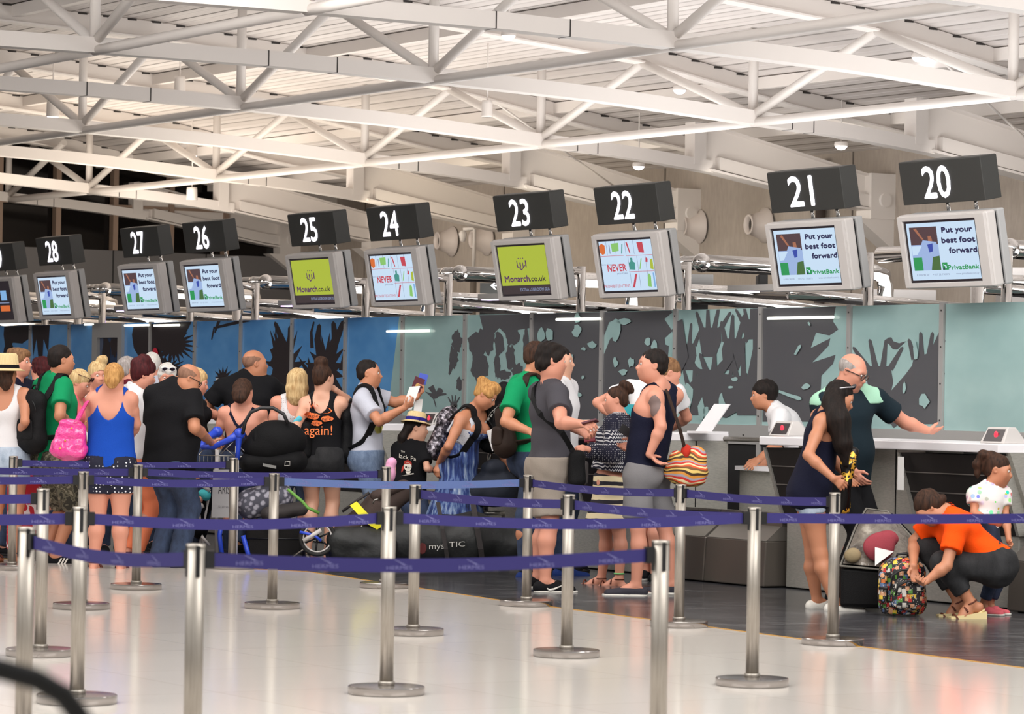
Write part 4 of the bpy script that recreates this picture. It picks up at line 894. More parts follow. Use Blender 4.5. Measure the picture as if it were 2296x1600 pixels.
def mk(name, vq, m, parent=None, loc=None):
    v, q = vq; L = np.array(loc if loc is not None else (0, 0, 0), f32); me = bpy.data.meshes.new(name)
    me.vertices.add(len(v)); me.vertices.foreach_set('co', (v-L).astype(f32).ravel())
    me.loops.add(len(q)*4); me.loops.foreach_set('vertex_index', q.astype(np.int32).ravel())
    me.polygons.add(len(q)); me.polygons.foreach_set('loop_start', np.arange(0, len(q)*4, 4, dtype=np.int32))
    me.polygons.foreach_set('use_smooth', np.ones(len(q), bool)); me.update(calc_edges=True)
    for x in (m if isinstance(m, (list, tuple)) else [m]): me.materials.append(x)
    o = bpy.data.objects.new(name, me); COL.objects.link(o)
    if parent: o.parent = parent
    elif loc is not None: o.location = loc
    return o
# ---------------------------------------------------------------- cloth and skin materials
def skin(name, c): return mat('skin_'+name, c, .5, bump=.06, bscale=220)
SK = {'fair': skin('fair', srgb(212, 160, 134)), 'tan': skin('tan', srgb(190, 128, 96)), 'pink': skin('pink', srgb(212, 146, 122)), 'olive': skin('olive', srgb(178, 120, 88)), 'deep': skin('deep', srgb(160, 100, 72))}
LIPS = mat('lip_pink', srgb(176, 92, 84), .45); EYEW = mat('eye_white', srgb(225, 220, 214), .3); EYED = mat('eye_dark', srgb(30, 22, 20), .25)
def hairmat(name, c0, c1, rough=.7):
    n = NB('hair_'+name, rough); n.b.inputs['Specular IOR Level'].default_value = .25; v = n.mapping((1, 1, .16)); f = n.noise(v, 70, 3, .6)
    n.color(n.ramp(f, [(.3, c0), (.7, c1)])); n.bump(f, .5, .006); return n.m
HAIR = {'dark': hairmat('dark', srgb(14, 10, 9), srgb(36, 26, 22)), 'brown': hairmat('brown', srgb(34, 22, 16), srgb(74, 48, 34)), 'red': hairmat('red', srgb(44, 12, 16), srgb(84, 26, 30)), 'blonde': hairmat('blonde', srgb(170, 132, 84), srgb(226, 200, 150)), 'ginger': hairmat('ginger', srgb(146, 98, 52), srgb(206, 158, 96)), 'grey': hairmat('grey', srgb(130, 122, 118), srgb(180, 172, 168)), 'white': hairmat('white', srgb(214, 208, 200), srgb(240, 236, 230)), 'stubble': hairmat('stubble', srgb(120, 88, 72), srgb(150, 112, 92)), 'lbrown': hairmat('lbrown', srgb(96, 66, 44), srgb(150, 112, 78))}
def cloth(name, c, rough=.85, b=.25): return mat('cloth_'+name, c, rough, bump=b, bscale=180, spec=.18)
def denim(name, c0, c1):
    n = NB('denim_'+name, .9); f = n.noise(n.mapping((1, 1, .5)), 14, 4, .6); g = n.noise(n.mapping((1, 1, 1)), 260, 2)
    n.color(n.ramp(n.math('ADD', n.math('MULTIPLY', f, .7), n.math('MULTIPLY', g, .3)), [(.35, c0), (.65, c1)])); n.bump(g, .25, .004); return n.m
# ---------------------------------------------------------------- the figure
class Fig:
    def __init__(s, label, H, yaw, feet=None, base=None, sex='m', fat=1.0, skin='fair', J=None, head=None, hs=None, sw=None, syaw=None, hyaw=None, foot=None, curl=(.5, .5), belly=0, face=True, fine=.0055, hdir=None, hfine=.006, bust=1):
        s.H, s.sex, s.fat, s.skin, s.label = H, sex, fat, SK[skin], label; J = J or {}; s.Jp = J
        if feet: s.gp = G(*feet); s.Y0 = s.gp.y
        else: p = at(base[0], 800, base[1]); s.gp = V(p.x, base[1], 0); s.Y0 = base[1]
        y = math.radians(yaw); s.fwd0 = V(math.sin(y), -math.cos(y), 0); s.left0 = V(math.cos(y), math.sin(y), 0)
        def P(name, dflt):
            if name not in J: return dflt
            q = J[name]; return at(q[0], q[1], s.Y0+q[2])
        s.pel = P('pelvis', s.gp+UP*.53*H); s.neck = P('neck', s.pel+UP*(.835-.53)*H)
        s.up = (s.neck-s.pel).normalized()
        sy = math.radians(yaw if syaw is None else syaw); l = V(math.cos(sy), math.sin(sy), 0); s.left = (l-s.up*l.dot(s.up)).normalized(); s.fwd = s.left.cross(s.up).normalized()
        hy = math.radians(yaw if hyaw is None else hyaw); l = V(math.cos(hy), math.sin(hy), 0); s.hleft = (l-s.up*l.dot(s.up)*.5).normalized(); s.hfwd = s.hleft.cross(s.up).normalized()
        sw = sw or (.117 if sex == 'm' else .102 if sex == 'f' else .10); hw = .052
        A = {'m': dict(ua=.178, fa=.148), 'f': dict(ua=.172, fa=.142), 'c': dict(ua=.165, fa=.14)}[sex]
        s.j = {}
        mid = s.pel.lerp(s.neck, .5)
        for sd, sg in (('L', 1), ('R', -1)):
            sh = P('sh'+sd, s.neck-s.up*.022*H+s.left*(sg*sw*H))
            el = s.ik('el'+sd, sh, A['ua']*H, sh-(UP*.172-s.left*(sg*.03)+s.fwd*.012)*H)
            wr = s.ik('wr'+sd, el, A['fa']*H, el+(-UP*.142+s.fwd*.03-s.left*(sg*.005))*H)
            hip = P('hip'+sd, s.pel-s.up*.01*H+s.hleft*(sg*hw*H))
            if 'an'+sd in J: an = P('an'+sd, None)
            else: an = V(hip.x, hip.y, 0)*.5+s.gp*.5+s.left0*(sg*.028*H)-s.fwd0*.012*H; an.z = .048*H
            m_ = hip.lerp(an, .47); d = (hip-an).length; bend = math.sqrt(max((.475*H)**2-d*d, 0))*.5
            kn = P('kn'+sd, m_+s.fwd0*(bend+.008*H))
            s.j.update({'sh'+sd: sh, 'el'+sd: el, 'wr'+sd: wr, 'hip'+sd: hip, 'kn'+sd: kn, 'an'+sd: an})
        hd = dict(yaw=yaw, pitch=0, tilt=0); hd.update(head or {}); s.hs = hs or .130*H
        s.head = P('head', s.neck+s.up*(.60*s.hs+.02*H)*.6+UP*(.60*s.hs+.02*H)*.4+s.fwd*.012*H)
        a = math.radians(hd['yaw']); pt = math.radians(hd['pitch']); hf0 = V(math.sin(a), -math.cos(a), 0); s.hl = V(math.cos(a), math.sin(a), 0)
        s.hf = (hf0*math.cos(pt)+UP*math.sin(pt)).normalized(); s.hu = (UP*math.cos(pt)-hf0*math.sin(pt)).normalized()
        if hd['tilt']:
            R = Matrix.Rotation(math.radians(hd['tilt']), 3, s.hf); s.hl = R @ s.hl; s.hu = R @ s.hu
        s.foot = foot or {}; s.curl = curl; s.belly = belly; s.hasface = face; s.finegrid = fine; s.hfine = hfine; s.hdir = hdir or {}; s.bust = bust
        s.root = empty('person', V(s.gp.x, s.gp.y, 0), label, 'person')
        s.R = s.root.location.copy(); s.build()
    def ik(s, name, o, L, dflt):
        if name not in s.Jp: return dflt
        px, py, m = s.Jp[name]
        if not isinstance(m, str): return at(px, py, s.Y0+m)
        d = ray(px, py).normalized(); c = V(0, 0, CAMH); b = d.dot(o-c); q = (o-c).length_squared-L*L; D = b*b-q
        if D <= 0: return o+((c+d*b)-o).normalized()*min(L*1.12, ((c+d*b)-o).length)
        return c+d*(b-math.sqrt(D) if m == 'n' else b+math.sqrt(D))
    def hp(s, l, f, u): return s.head+(s.hl*l+s.hf*f+s.hu*u)*s.hs
    def build(s):
        H, ft = s.H, s.fat; M = s.sex == 'm'; j = s.j; U, Lf, Fw = s.up, s.left, s.fwd; q = math.sqrt(ft)
        g = s.g = {}
        cw, cd = ((.098, .064) if M else (.084, .058)); ww, wd = ((.083, .056) if M else (.070, .051)); pw, pd = ((.088, .062) if M else (.094, .066))
        if s.sex == 'c': cw, cd, ww, wd, pw, pd = .085, .06, .078, .056, .082, .06
        bf = 1+s.belly
        pel, nk = s.pel, s.neck; T = (nk-pel).length; wst = pel+(nk-pel)*.30; chs = pel+(nk-pel)*.70; s.wst = wst
        g['torso'] = [slab(pel-U*.03*H, pel+U*.02*H, s.hleft, pw*H*q, pd*H*q, pw*.98*H*q, pd*H*q, .05), slab(pel+U*.02*H, wst, s.hleft, pw*.97*H*q, pd*H*q, ww*H*q*bf, wd*H*q*bf, .05), slab(wst, chs, Lf, ww*H*q*bf, wd*H*q*bf, cw*H*q, cd*H*q, .05), slab(chs, nk-U*.045*H, Lf, cw*H*q, cd*H*q, cw*.86*H*q, cd*.78*H*q, .05)]
        for sg in (1, -1): g['torso'].append(ell(pel-Fw*.030*H+s.hleft*(sg*.042*H)-U*.022*H, (.052*H*q, .05*H*q, .055*H*q), (s.hleft, Fw, U), .04))
        if s.belly > .05: g['torso'].append(ell(wst+Fw*.03*H, (.085*H*q*bf, .06*H*q*bf, .09*H*q), (Lf, Fw, U), .05))
        if s.sex == 'f' and s.bust:
            for sg in (1, -1): g['torso'].append(ell(chs+Fw*(.055*H*q)+Lf*(sg*.038*H)-U*.002*H, (.036*H*q*s.bust, .032*H*q*s.bust, .036*H*q*s.bust), (Lf, Fw, U), .03))
        g['sh'] = []
        for sd in 'LR':
            g['sh'] += [cone(nk+U*.012*H, j['sh'+sd], .030*H*q, .029*H*q, .045), cone(chs+(j['sh'+sd]-chs)*.35, j['sh'+sd], .044*H*q, .030*H*q, .04)]
        a0, a1, a2, a3 = (.0295, .0245, .0225, .0155) if M else (.0255, .0225, .021, .0145) if s.sex == 'f' else (.024, .022, .02, .016)
        for sd in 'LR':
            sh, el, wr = j['sh'+sd], j['el'+sd], j['wr'+sd]; md = sh.lerp(el, .45); fm = el.lerp(wr, .3)
            g['ua'+sd] = [cone(sh, md, a0*H*q, a0*1.0*H*q, .03), cone(md, el, a0*H*q, a1*.92*H*q, .02)]
            g['fa'+sd] = [cone(el, fm, a1*.95*H*q, a2*1.08*H*q, .02), cone(fm, wr, a2*1.08*H*q, a3*H, .02)]
            hip, kn, an = j['hip'+sd], j['kn'+sd], j['an'+sd]; th = .050 if M else .052
            g['th'+sd] = [cone(hip, hip.lerp(kn, .4), th*H*q, th*.92*H*q, .035), cone(hip.lerp(kn, .4), kn, th*.92*H*q, .0315*H*q, .03)]
            cf = kn.lerp(an, .3); bk = -s.fwd0*.008*H
            if abs((kn-an).normalized().z) < .75: bk = -(U.cross(s.hleft))*0
            g['sn'+sd] = [cone(kn, cf+bk, .031*H*q, .0325*H*q, .025), cone(cf+bk, an, .0325*H*q, .020*H, .025)]
            fy = math.radians(s.foot.get('yaw'+sd, 0)); fd = Matrix.Rotation(fy, 3, 'Z') @ s.fwd0; pit = s.foot.get('pitch'+sd, 0); fd = (fd*math.cos(math.radians(pit))-UP*math.sin(math.radians(pit))).normalized()
            s.j['fd'+sd] = fd; sdv = fd.cross(UP).normalized(); fu = sdv.cross(fd)
            toe = an+fd*.095*H-fu*.034*H; heel = an-fd*.022*H-fu*.028*H
            s.j['toe'+sd] = toe; s.j['heel'+sd] = heel; s.j['fu'+sd] = fu
            g['ft'+sd] = [cone(an, an+fd*.045*H-fu*.022*H, .021*H, .022*H, .02), cone(heel, heel+fd*.01*H, .019*H, .019*H, .02), slab(an+fd*.03*H-fu*.028*H, toe, sdv, .022*H, .018*H, .026*H, .012*H, .02)]
            for t_ in range(5):
                b_ = toe+sdv*((-2+t_)*.0105*H)*(1 if sd == 'R' else -1); g['ft'+sd].append(cone(b_-fd*.01*H, b_+fd*(.02-.003*t_)*H-fu*.004*H, .0065*H, .0055*H if t_ else .0072*H, .006))
            # hand
            d = (wr-el).normalized()
            if sd in s.hdir: q_ = s.hdir[sd]; d = (at(q_[0], q_[1], wr.y+q_[2])-wr).normalized()
            tv = s.fwd+UP*.8; tv = (tv-d*tv.dot(d)).normalized(); n_ = d.cross(tv)
            if n_.dot(s.pel.lerp(s.neck, .6)-wr) < 0: n_ = -n_
            cu = s.curl[0 if sd == 'L' else 1]; h = H*.105/.19
            hb = [slab(wr, wr+d*.075*h, tv, .024*h, .016*h, .038*h, .013*h, .015)]
            ctr = wr+d*.08*h
            for i in range(4):
                bp_ = wr+d*(.08-.004*abs(i-1))*h+tv*(.03-.0195*i)*h; l1 = (.042, .046, .043, .034)[i]*h; l2 = (.036, .04, .037, .03)[i]*h
                c1 = cu*(1+.08*i); d1 = d*math.cos(c1*.7)+n_*math.sin(c1*.7)+tv*(.1-.06*i)*(1 if cu < .6 else .2); d2 = d*math.cos(c1*1.7)+n_*math.sin(c1*1.7)
                m1 = bp_+d1.normalized()*l1; hb += [cone(bp_, m1, .0098*h, .0088*h, .006), cone(m1, m1+d2*l2, .0088*h, .0068*h, .005)]
            tb = wr+d*.022*h+tv*.024*h; t1 = tb+(d*.62+tv*.62+n_*.35).normalized()*.042*h; t2 = t1+(d*.8+tv*.15+n_*(.3+.4*cu)).normalized()*.034*h
            hb += [cone(tb, t1, .0135*h, .0105*h, .01), cone(t1, t2, .0105*h, .008*h, .006)]
            g['hd'+sd] = hb; s.j['hand'+sd] = ctr; s.j['hdir'+sd] = d; s.j['hn'+sd] = n_
        s.build_head(); g['neck'] = [cone(nk-U*.01*H, s.hp(0, -.08, -.22), .0335*H*(1 if M else .84)*q**.5, .030*H*(1 if M else .84), .028)]
        s.mesh_body()
    def build_head(s):
        k = s.hs; ax = (s.hl, s.hf, s.hu); hp = s.hp; E = lambda l, f, u, r, kk=.02, neg=False: ell(hp(l, f, u), [x*k for x in r], ax, kk*k/.23, neg)
        fem = s.sex != 'm'
        h = [E(0, -.07, .12, (.318, .42, .375)), E(0, .10, -.16, (.255 if fem else .27, .30, .32), .06), E(0, .265, -.40, (.10 if fem else .13, .1, .085), .05)]
        if s.hasface:
            for sg in (1, -1):
                h += [E(sg*.17, .24, -.1, (.098, .11, .12), .05), E(sg*.17, .05, -.33, (.08, .14, .1), .05), E(sg*.330, -.06, -.03, (.03, .075, .115), .008), E(sg*.355, -.03, -.03, (.02, .04, .07), .004, True)]
            h += [cone(hp(-.19, .315, .09), hp(.19, .315, .09), .035*k, .035*k, .03), cone(hp(0, .37, .06), hp(0, .465, -.115), .03*k, .052*k, .02), E(.045, .425, -.125, (.035, .04, .03), .01), E(-.045, .425, -.125, (.035, .04, .03), .01)]
            for sg in (1, -1): h.append(E(sg*.145, .43, .015, (.075, .07, .05), .03, True))
            h += [E(0, .35, -.255, (.12, .075, .06), .03), E(0, .375, -.235, (.095, .05, .022), .01), E(0, .37, -.285, (.08, .05, .022), .01)]
        s.g['head'] = h
    def mesh_body(s):
        g = s.g; pr = []
        for k in ('torso', 'sh', 'uaL', 'uaR', 'faL', 'faR', 'thL', 'thR', 'snL', 'snR', 'ftL', 'ftR', 'neck', 'head', 'hdL', 'hdR'): pr += [p for p in g[k] if not p.get('neg')] if k != 'head' else g[k]
        fine = [(s.head, s.hs*.62, s.finegrid*1.0), (s.j['handL'], .10*s.H/1.75, s.hfine), (s.j['handR'], .10*s.H/1.75, s.hfine)]
        s.body = mk('body', surf(pr, .0125, fine), s.skin, s.root, s.R)
        if s.hasface:
            k = s.hs
            for sg in (1, -1):
                c = s.hp(sg*.145, .345, .015); m = MB(); m.ball(c, .052*k, 10, 7, 0, (s.hl, s.hf, s.hu)); m.ball(c+s.hf*.030*k-s.hu*.004*k, .030*k, 8, 5, 1); s.part(m, 'eye', [EYEW, EYED])
            m = MB(); m.tube([s.hp(-.09, .395, -.258), s.hp(-.04, .425, -.25), s.hp(0, .428, -.254), s.hp(.04, .425, -.25), s.hp(.09, .395, -.258)], [.006*k, .02*k, .022*k, .02*k, .006*k], 8); s.part(m, 'lips', LIPS)
    def part(s, m, name, mats, parent=None): return m.build(name, mats, parent or s.root, loc=s.R)
    def brows(s, m):
        for sg in (1, -1):
            b = MB(); b.tube([s.hp(sg*.06, .355, .085), s.hp(sg*.14, .355, .115), s.hp(sg*.23, .30, .09)], [.012*s.hs, .018*s.hs, .008*s.hs], 8); s.part(b, 'eyebrow', m)
    # ------------------------------------------------------------ clothing
    def wear(s, name, m, keys, th=.012, planes=(), subs=(), extra=(), h=.0115, fold=.003, seed=1, label=None, ff=(18, 18, 30), drop=()):
        pr = []
        for k in keys:
            pr += [inflate(p, th) for p in s.g[k] if not p.get('neg')]
        pr += list(extra)
        ds = (lambda X, Y, Z: fold*noise3(X-s.R.x, Y-s.R.y, Z, ff, seed)) if fold else None
        o = mk(name, surf(pr, h, planes=planes, subs=subs, disp=ds), m, s.root, s.R)
        if label: o['label'] = label
        return o
    def sleeve(s, sd, f, th, flare=.006):
        sh, el = s.j['sh'+sd], s.j['el'+sd]; g = s.g['ua'+sd][0]; e = sh.lerp(el, f)
        return cone(sh, e, g['ra']+th, g['ra']+th+flare, .03, True)
    def neckhole(s, r=.04, back=0, front=0, drop=0):
        nk = s.neck; H = s.H
        return [cone(nk-s.up*(.0+drop)*H+s.fwd*(front*.02-back*.02)*H, nk+s.up*.12*H+s.fwd*.03*H, r*H, r*H)]
    def tee(s, m, name='tshirt', sleeve=.55, hem=.0, th=.013, neck=.040, fold=.0035, seed=1, flare=.008, extra=(), subs=(), loose=0, keys=('torso', 'sh'), label=None):
        H = s.H; hp_ = s.pel+s.up*hem*H; ex = list(extra)
        if sleeve: ex += [s.sleeve(sd, sleeve, th+.006, flare) for sd in 'LR']
        if loose:
            g = s.g['torso']; ex.append(slab(s.pel-s.up*.04*H, s.pel.lerp(s.neck, .7), s.left, g[0]['w0']+th+loose, g[0]['d0']+th+loose, g[3]['w0']+th+loose*.4, g[3]['d0']+th+loose*.4, .05))
        return s.wear(name, m, keys, th, [(hp_, -s.up)], s.neckhole(neck)+list(subs), ex, fold=fold, seed=seed, label=label)
    def tank(s, m, name='tank_top', hem=-.02, th=.010, back=.16, front=.1, strap=.062, fold=.003, seed=2, loose=0, wide=.05, label=None, low=.045):
        H = s.H; hp_ = s.pel+s.up*hem*H; subs = []
        for sd, sg in (('L', 1), ('R', -1)):
            sh = s.j['sh'+sd]; c = sh+s.left*(sg*.028*H)-s.up*.01*H; subs.append(ell(c, (.062*H, .11*H, .075*H), (s.left, s.fwd, s.up)))
        nk = s.neck
        if back: subs.append(ell(nk-s.fwd*.06*H+s.up*.03*H, (wide*H, .075*H, back*H), (s.left, s.fwd, s.up)))
        if front: subs.append(ell(nk+s.fwd*.06*H+s.up*.03*H, (wide*H, .075*H, front*H), (s.left, s.fwd, s.up)))
        subs += s.neckhole(.042); ex = []
        if loose:
            g = s.g['torso']; ex.append(slab(s.pel-s.up*.04*H, s.pel.lerp(s.neck, .6), s.left, g[0]['w0']+th+loose, g[0]['d0']+th+loose, g[2]['w1']+th, g[2]['d1']+th, .04))
        return s.wear(name, m, ('torso', 'sh'), th, [(hp_, -s.up)], subs, ex, fold=fold, seed=seed, label=label)
    def legs(s, m, name='jeans', f=1.0, th=.012, waist=.045, flare=.0, fold=.004, seed=3, cut=True, label=None):
        """trousers when f = 1 (to the ankle), shorts when f < .5 (fraction of hip to ankle)"""
        H = s.H; ex = []; g = s.g
        top = s.pel+s.up*waist*H
        for sd in 'LR':
            hip, kn, an = s.j['hip'+sd], s.j['kn'+sd], s.j['an'+sd]; r0 = g['th'+sd][0]['ra']+th; rk = g['th'+sd][1]['rb']+th
            if f >= .5:
                e = kn.lerp(an, (f-.5)*2); ra = .026*H+th+flare; ex += [cone(hip, kn, r0, rk+.004, .03), cone(kn, e, rk+.006, ra, .03, True)]
            else:
                e = hip.lerp(kn, f*2); ex.append(cone(hip, e, r0, max(r0*.8, r0+(rk-r0)*f*2)+flare, .03, True))
        tor = [inflate(p, th) for p in g['torso'][:2]]+[inflate(p, th) for p in g['torso'][4:6]]
        fl = fold
        o = mk(name, surf(ex+tor, .0115, planes=[(top, s.up)] if cut else [], disp=(lambda X, Y, Z: fl*noise3(X-s.R.x, Y-s.R.y, Z, (22, 22, 40), seed)) if fl else None), m, s.root, s.R)
        if label: o['label'] = label
        return o
    def skirt(s, m, name='skirt', length=.24, w=.11, d=.085, waist=.05, top=None, fold=.006, seed=4, extra=(), subs=(), planes=(), keys=(), th=.01, label=None, shift=None):
        H = s.H; a = s.pel+s.up*waist*H; b = s.pel-UP*length*H+(shift or V(0, 0, 0)); g = s.g['torso'][1]
        ex = [slab(a, b, s.hleft, g['w1']+.012, g['d1']+.012, w*H, d*H, .04, True)]+[inflate(p, .012) for p in s.g['torso'][:2]+s.g['torso'][4:6]]
        pl = list(planes) if planes else [(a, s.up)]
        return s.wear(name, m, keys, th, pl, subs, ex+list(extra), fold=fold, seed=seed, ff=(34, 34, 5), label=label)
    def shoe(s, m, sole, h=.05, name='shoe', stripe=None, tongue=None):
        for sd in 'LR':
            an, fd, fu = s.j['an'+sd], s.j['fd'+sd], s.j['fu'+sd]; H = s.H; sv = fd.cross(fu); heel, toe = s.j['heel'+sd], s.j['toe'+sd]
            bt = heel-fu*.020*H
            pr = [slab(heel-fd*.004*H+fu*.004*H, an+fd*.04*H-fu*.02*H, sv, .024*H, .026*H, .025*H, .024*H, .02), slab(an+fd*.03*H-fu*.026*H, toe+fd*.018*H, sv, .027*H, .023*H, .028*H, .017*H, .02)]
            o = mk(name, surf(pr, .007, planes=[(bt+fu*.01*H, -fu), (an+fu*(h-.045)*H, fu)]), m, s.root, s.R)
            pr = [slab(heel+fd*.0*H, toe+fd*.018*H, sv, .027*H, .027*H, .031*H, .026*H, .02)]
            so = mk('sole', surf(pr, .007, planes=[(bt-fu*.002*H, -fu), (bt+fu*.012*H, fu)]), sole, o, s.R)
            if stripe:
                b = MB()
                for sg in (1, -1):
                    for q in range(3): c = an+fd*(.028+.014*q)*H-fu*(.022)*H+sv*(sg*.0275*H); b.box(c, (fd*.5+fu*.9).normalized()*.016*H, sv*.0025*H, (fd*.9-fu*.5).normalized()*.0035*H)
                b.build('side_stripes', stripe, o, loc=s.R)
    def sandal(s, m, sole, wedge=0):
        for sd in 'LR':
            an, fd, fu = s.j['an'+sd], s.j['fd'+sd], s.j['fu'+sd]; H = s.H; sv = fd.cross(fu); heel, toe = s.j['heel'+sd], s.j['toe'+sd]; bt = heel-fu*.020*H
            o = mk('sandal', surf([slab(heel, toe+fd*.02*H, sv, .024*H, .03*H, .03*H, .03*H, .02)], .007, planes=[(bt-fu*.006*H, -fu), (bt+fu*.004*H, fu)]), sole, s.root, s.R)
            b = MB(); r = .027*H
            for cc, rr in ((toe-fd*.01*H+fu*.006*H, .03*H), (an+fd*.035*H-fu*.02*H, .029*H)): b.tube([cc+sv*rr*math.cos(a)+fu*rr*.75*math.sin(a) for a in [math.pi*i/8 for i in range(9)]], .004*H, 6)
            b.build('strap', m, o, loc=s.R)
            b = MB(); b.tube([an+(fd*math.cos(a)+sv*math.sin(a))*.024*H+fu*.004*H for a in [2*math.pi*i/16 for i in range(17)]], .0035*H, 6); b.build('strap', m, o, loc=s.R)
    # ------------------------------------------------------------ hair
    def hair(s, style, m, seed=5, vol=0, name='hair', tail=None, bun=None, h=.0065):
        k = s.hs; ax = (s.hl, s.hf, s.hu); hp = s.hp; E = lambda l, f, u, r, kk=.02: ell(hp(l, f, u), [x*k for x in r], ax, kk)
        pr = [E(0, -.085, .125, (.350+vol, .44+vol, .405+vol))]; planes = []; subs = []
        face = ell(hp(0, .46, -.16), [.29*k, .42*k, .40*k], ax)
        amp, ff = .006, (90, 90, 50)
        if style == 'short':
            pr.append(E(0, -.2, -.08, (.31, .28, .26)))
            subs = [face, ell(hp(0, .1, -.5), [.6*k, .42*k, .33*k], ax)]+[ell(hp(sg*.4, .02, -.14), [.13*k, .15*k, .2*k], ax) for sg in (1, -1)]
        elif style == 'mop':
            pr += [E(0, -.24, -.10, (.33, .28, .28)), E(0, .12, .33, (.33, .3, .2)), E(.24, .08, .12, (.14, .2, .22)), E(-.24, .08, .12, (.14, .2, .22)), E(0, -.12, .40, (.3, .34, .16))]
            subs = [ell(hp(0, .52, -.2), [.30*k, .36*k, .38*k], ax), ell(hp(0, .12, -.52), [.6*k, .4*k, .33*k], ax)]; amp = .011; ff = (85, 85, 60)
        elif style == 'fringe_bald':     # hair only round the sides and back
            subs = [face, ell(hp(0, .05, .42), [.34*k, .62*k, .36*k], ax), ell(hp(0, .1, -.5), [.6*k, .42*k, .33*k], ax)]+[ell(hp(sg*.4, .02, -.14), [.13*k, .15*k, .2*k], ax) for sg in (1, -1)]
            pr = [E(0, -.075, .10, (.345, .43, .37))]; amp = .001
        elif style == 'up':              # pulled up, hairline round the face, nape free
            pr.append(E(0, -.25, -.1, (.27, .22, .25)))
            subs = [face, ell(hp(0, .0, -.56), [.6*k, .5*k, .33*k], ax)]+[ell(hp(sg*.4, .06, -.16), [.13*k, .13*k, .17*k], ax) for sg in (1, -1)]; ff = (50, 50, 16)
        elif style == 'long':
            subs = [face]; ff = (120, 120, 8); amp = .006
        if bun:
            for c, r in bun: pr.append(ell(hp(*c), [r*k, r*k, r*k*.9], ax, .02))
            amp = max(amp, .009)
        if tail:
            for i in range(len(tail)-1):
                (a, ra), (b, rb) = tail[i], tail[i+1]; A = hp(*a) if not isinstance(a, Vector) else a; B_ = hp(*b) if not isinstance(b, Vector) else b
                pr.append(slab(A, B_, s.hl, ra*k, ra*k*.62, rb*k, rb*k*.62, .03))
        ds = lambda X, Y, Z: amp*noise3(X-s.R.x, Y-s.R.y, Z, ff, seed, 7)
        return mk(name, surf(pr, h, planes=planes, subs=subs, disp=ds), m, s.root, s.R)
    def facegear(s, dark, frame, up=.015, fw=.0, name='sunglasses'):
        m = MB(); k = s.hs
        for sg in (1, -1):
            c = s.hp(sg*.16, .44+fw, up); m.ball(c, (.12*k, .02*k, .085*k), 12, 6, 1, (s.hl, s.hf, s.hu)); m.tube([c+(s.hl*math.cos(a)*.125+s.hu*math.sin(a)*.09)*k for a in [2*math.pi*i/14 for i in range(15)]], .014*k, 6)
            m.tube([s.hp(sg*.28, .42+fw, up+.03), s.hp(sg*.36, .2+fw*.6, up+.03), s.hp(sg*.375, -.1+fw*.6, up)], .014*k, 6)
        m.tube([s.hp(-.05, .45+fw, up+.02), s.hp(.05, .45+fw, up+.02)], .012*k, 6); return s.part(m, name, [frame, dark])
def band(fig, pts, w, th, name, m, parent, offset=.0):
    """strap laid along points with width w; the width direction is guessed from the path"""
    pts = [Vector(p) for p in pts]; n = len(pts); ws, ts = [], []
    for i in range(n):
        d = (pts[min(i+1, n-1)]-pts[max(i-1, 0)]).normalized(); out = V(0, -1, .15)
        c = fig.pel.lerp(fig.neck, .6) if fig else pts[i]+V(0, 1, 0); out = (pts[i]-c); out = (out-d*out.dot(d)).normalized(); ts.append(out*th); ws.append(d.cross(out).normalized()*w)
    m_ = MB(); m_.ribbon(pts, ws, ts); return m_.build(name, m, parent, loc=parent.matrix_basis.translation)

def hug(fig, pts, d0=.03, keys=('torso', 'sh'), it=8):
    """move strap points onto the clothed torso surface"""
    pr = [p for k in keys for p in fig.g[k] if not p.get('neg')]
    def D(q): return min(float(pdist(p, np.float32(q[0]), np.float32(q[1]), np.float32(q[2]))) for p in pr)
    out = []
    for q in pts:
        q = Vector(q)
        for _ in range(it):
            e = .004; g = Vector(((D(q+V(e, 0, 0))-D(q-V(e, 0, 0))), (D(q+V(0, e, 0))-D(q-V(0, e, 0))), (D(q+V(0, 0, e))-D(q-V(0, 0, e)))))
            if g.length < 1e-7: break
            q = q-g.normalized()*max(min(D(q)-d0, .05), -.05)
        out.append(q)
    return out
# ================================================================ the travellers
from mathutils.bvhtree import BVHTree
def decal(o, root, name, mats, polys, org, ux, uy, out, off=.003):
    """flat print pressed onto the surface of mesh o; polys: [(outline in ux,uy metres, material)]"""
    me = o.data; L = root.location; bv = BVHTree.FromPolygons([v.co+L for v in me.vertices], [tuple(p.vertices) for p in me.polygons])
    m = MB()
    for k, (pts, mi) in enumerate(polys):
        q = []
        for x, y in pts:
            p = Vector(org)+Vector(ux)*x+Vector(uy)*y; h = bv.ray_cast(p+out*.5, -out); w = h[0] if h[0] is not None else p
            if (w-p).length > .3: w = p
            q.append(w+out*(off+.0002*k))
        m.poly(q, mi)
    return m.build(name, mats, o, loc=L)
def letters(txt, h, width, x0, y0, mi, slant=0):
    vs, fs = text_faces(txt); a = min(v[0] for v in vs); b = max(v[0] for v in vs); sx = width/(b-a); sy = h/.69
    return [([((vs[i][0]-a)*sx+x0, vs[i][1]*sy+y0+slant*((vs[i][0]-a)*sx)) for i in f], mi) for f in fs]
def rblob(x, y, rx, ry, n=14, seed=1, j=.15):
    rd = random.Random(seed); return [(x+rx*math.cos(2*math.pi*k/n)*(1-j*rd.random()), y+ry*math.sin(2*math.pi*k/n)*(1-j*rd.random())) for k in range(n)]
WHITEC = cloth('white', srgb(226, 224, 226)); BLACKC = cloth('black', srgb(20, 20, 23)); NAVY = cloth('navy', srgb(22, 24, 44)); GREEN = cloth('green', srgb(14, 140, 88)); CHAR = cloth('charcoal', srgb(72, 70, 76))
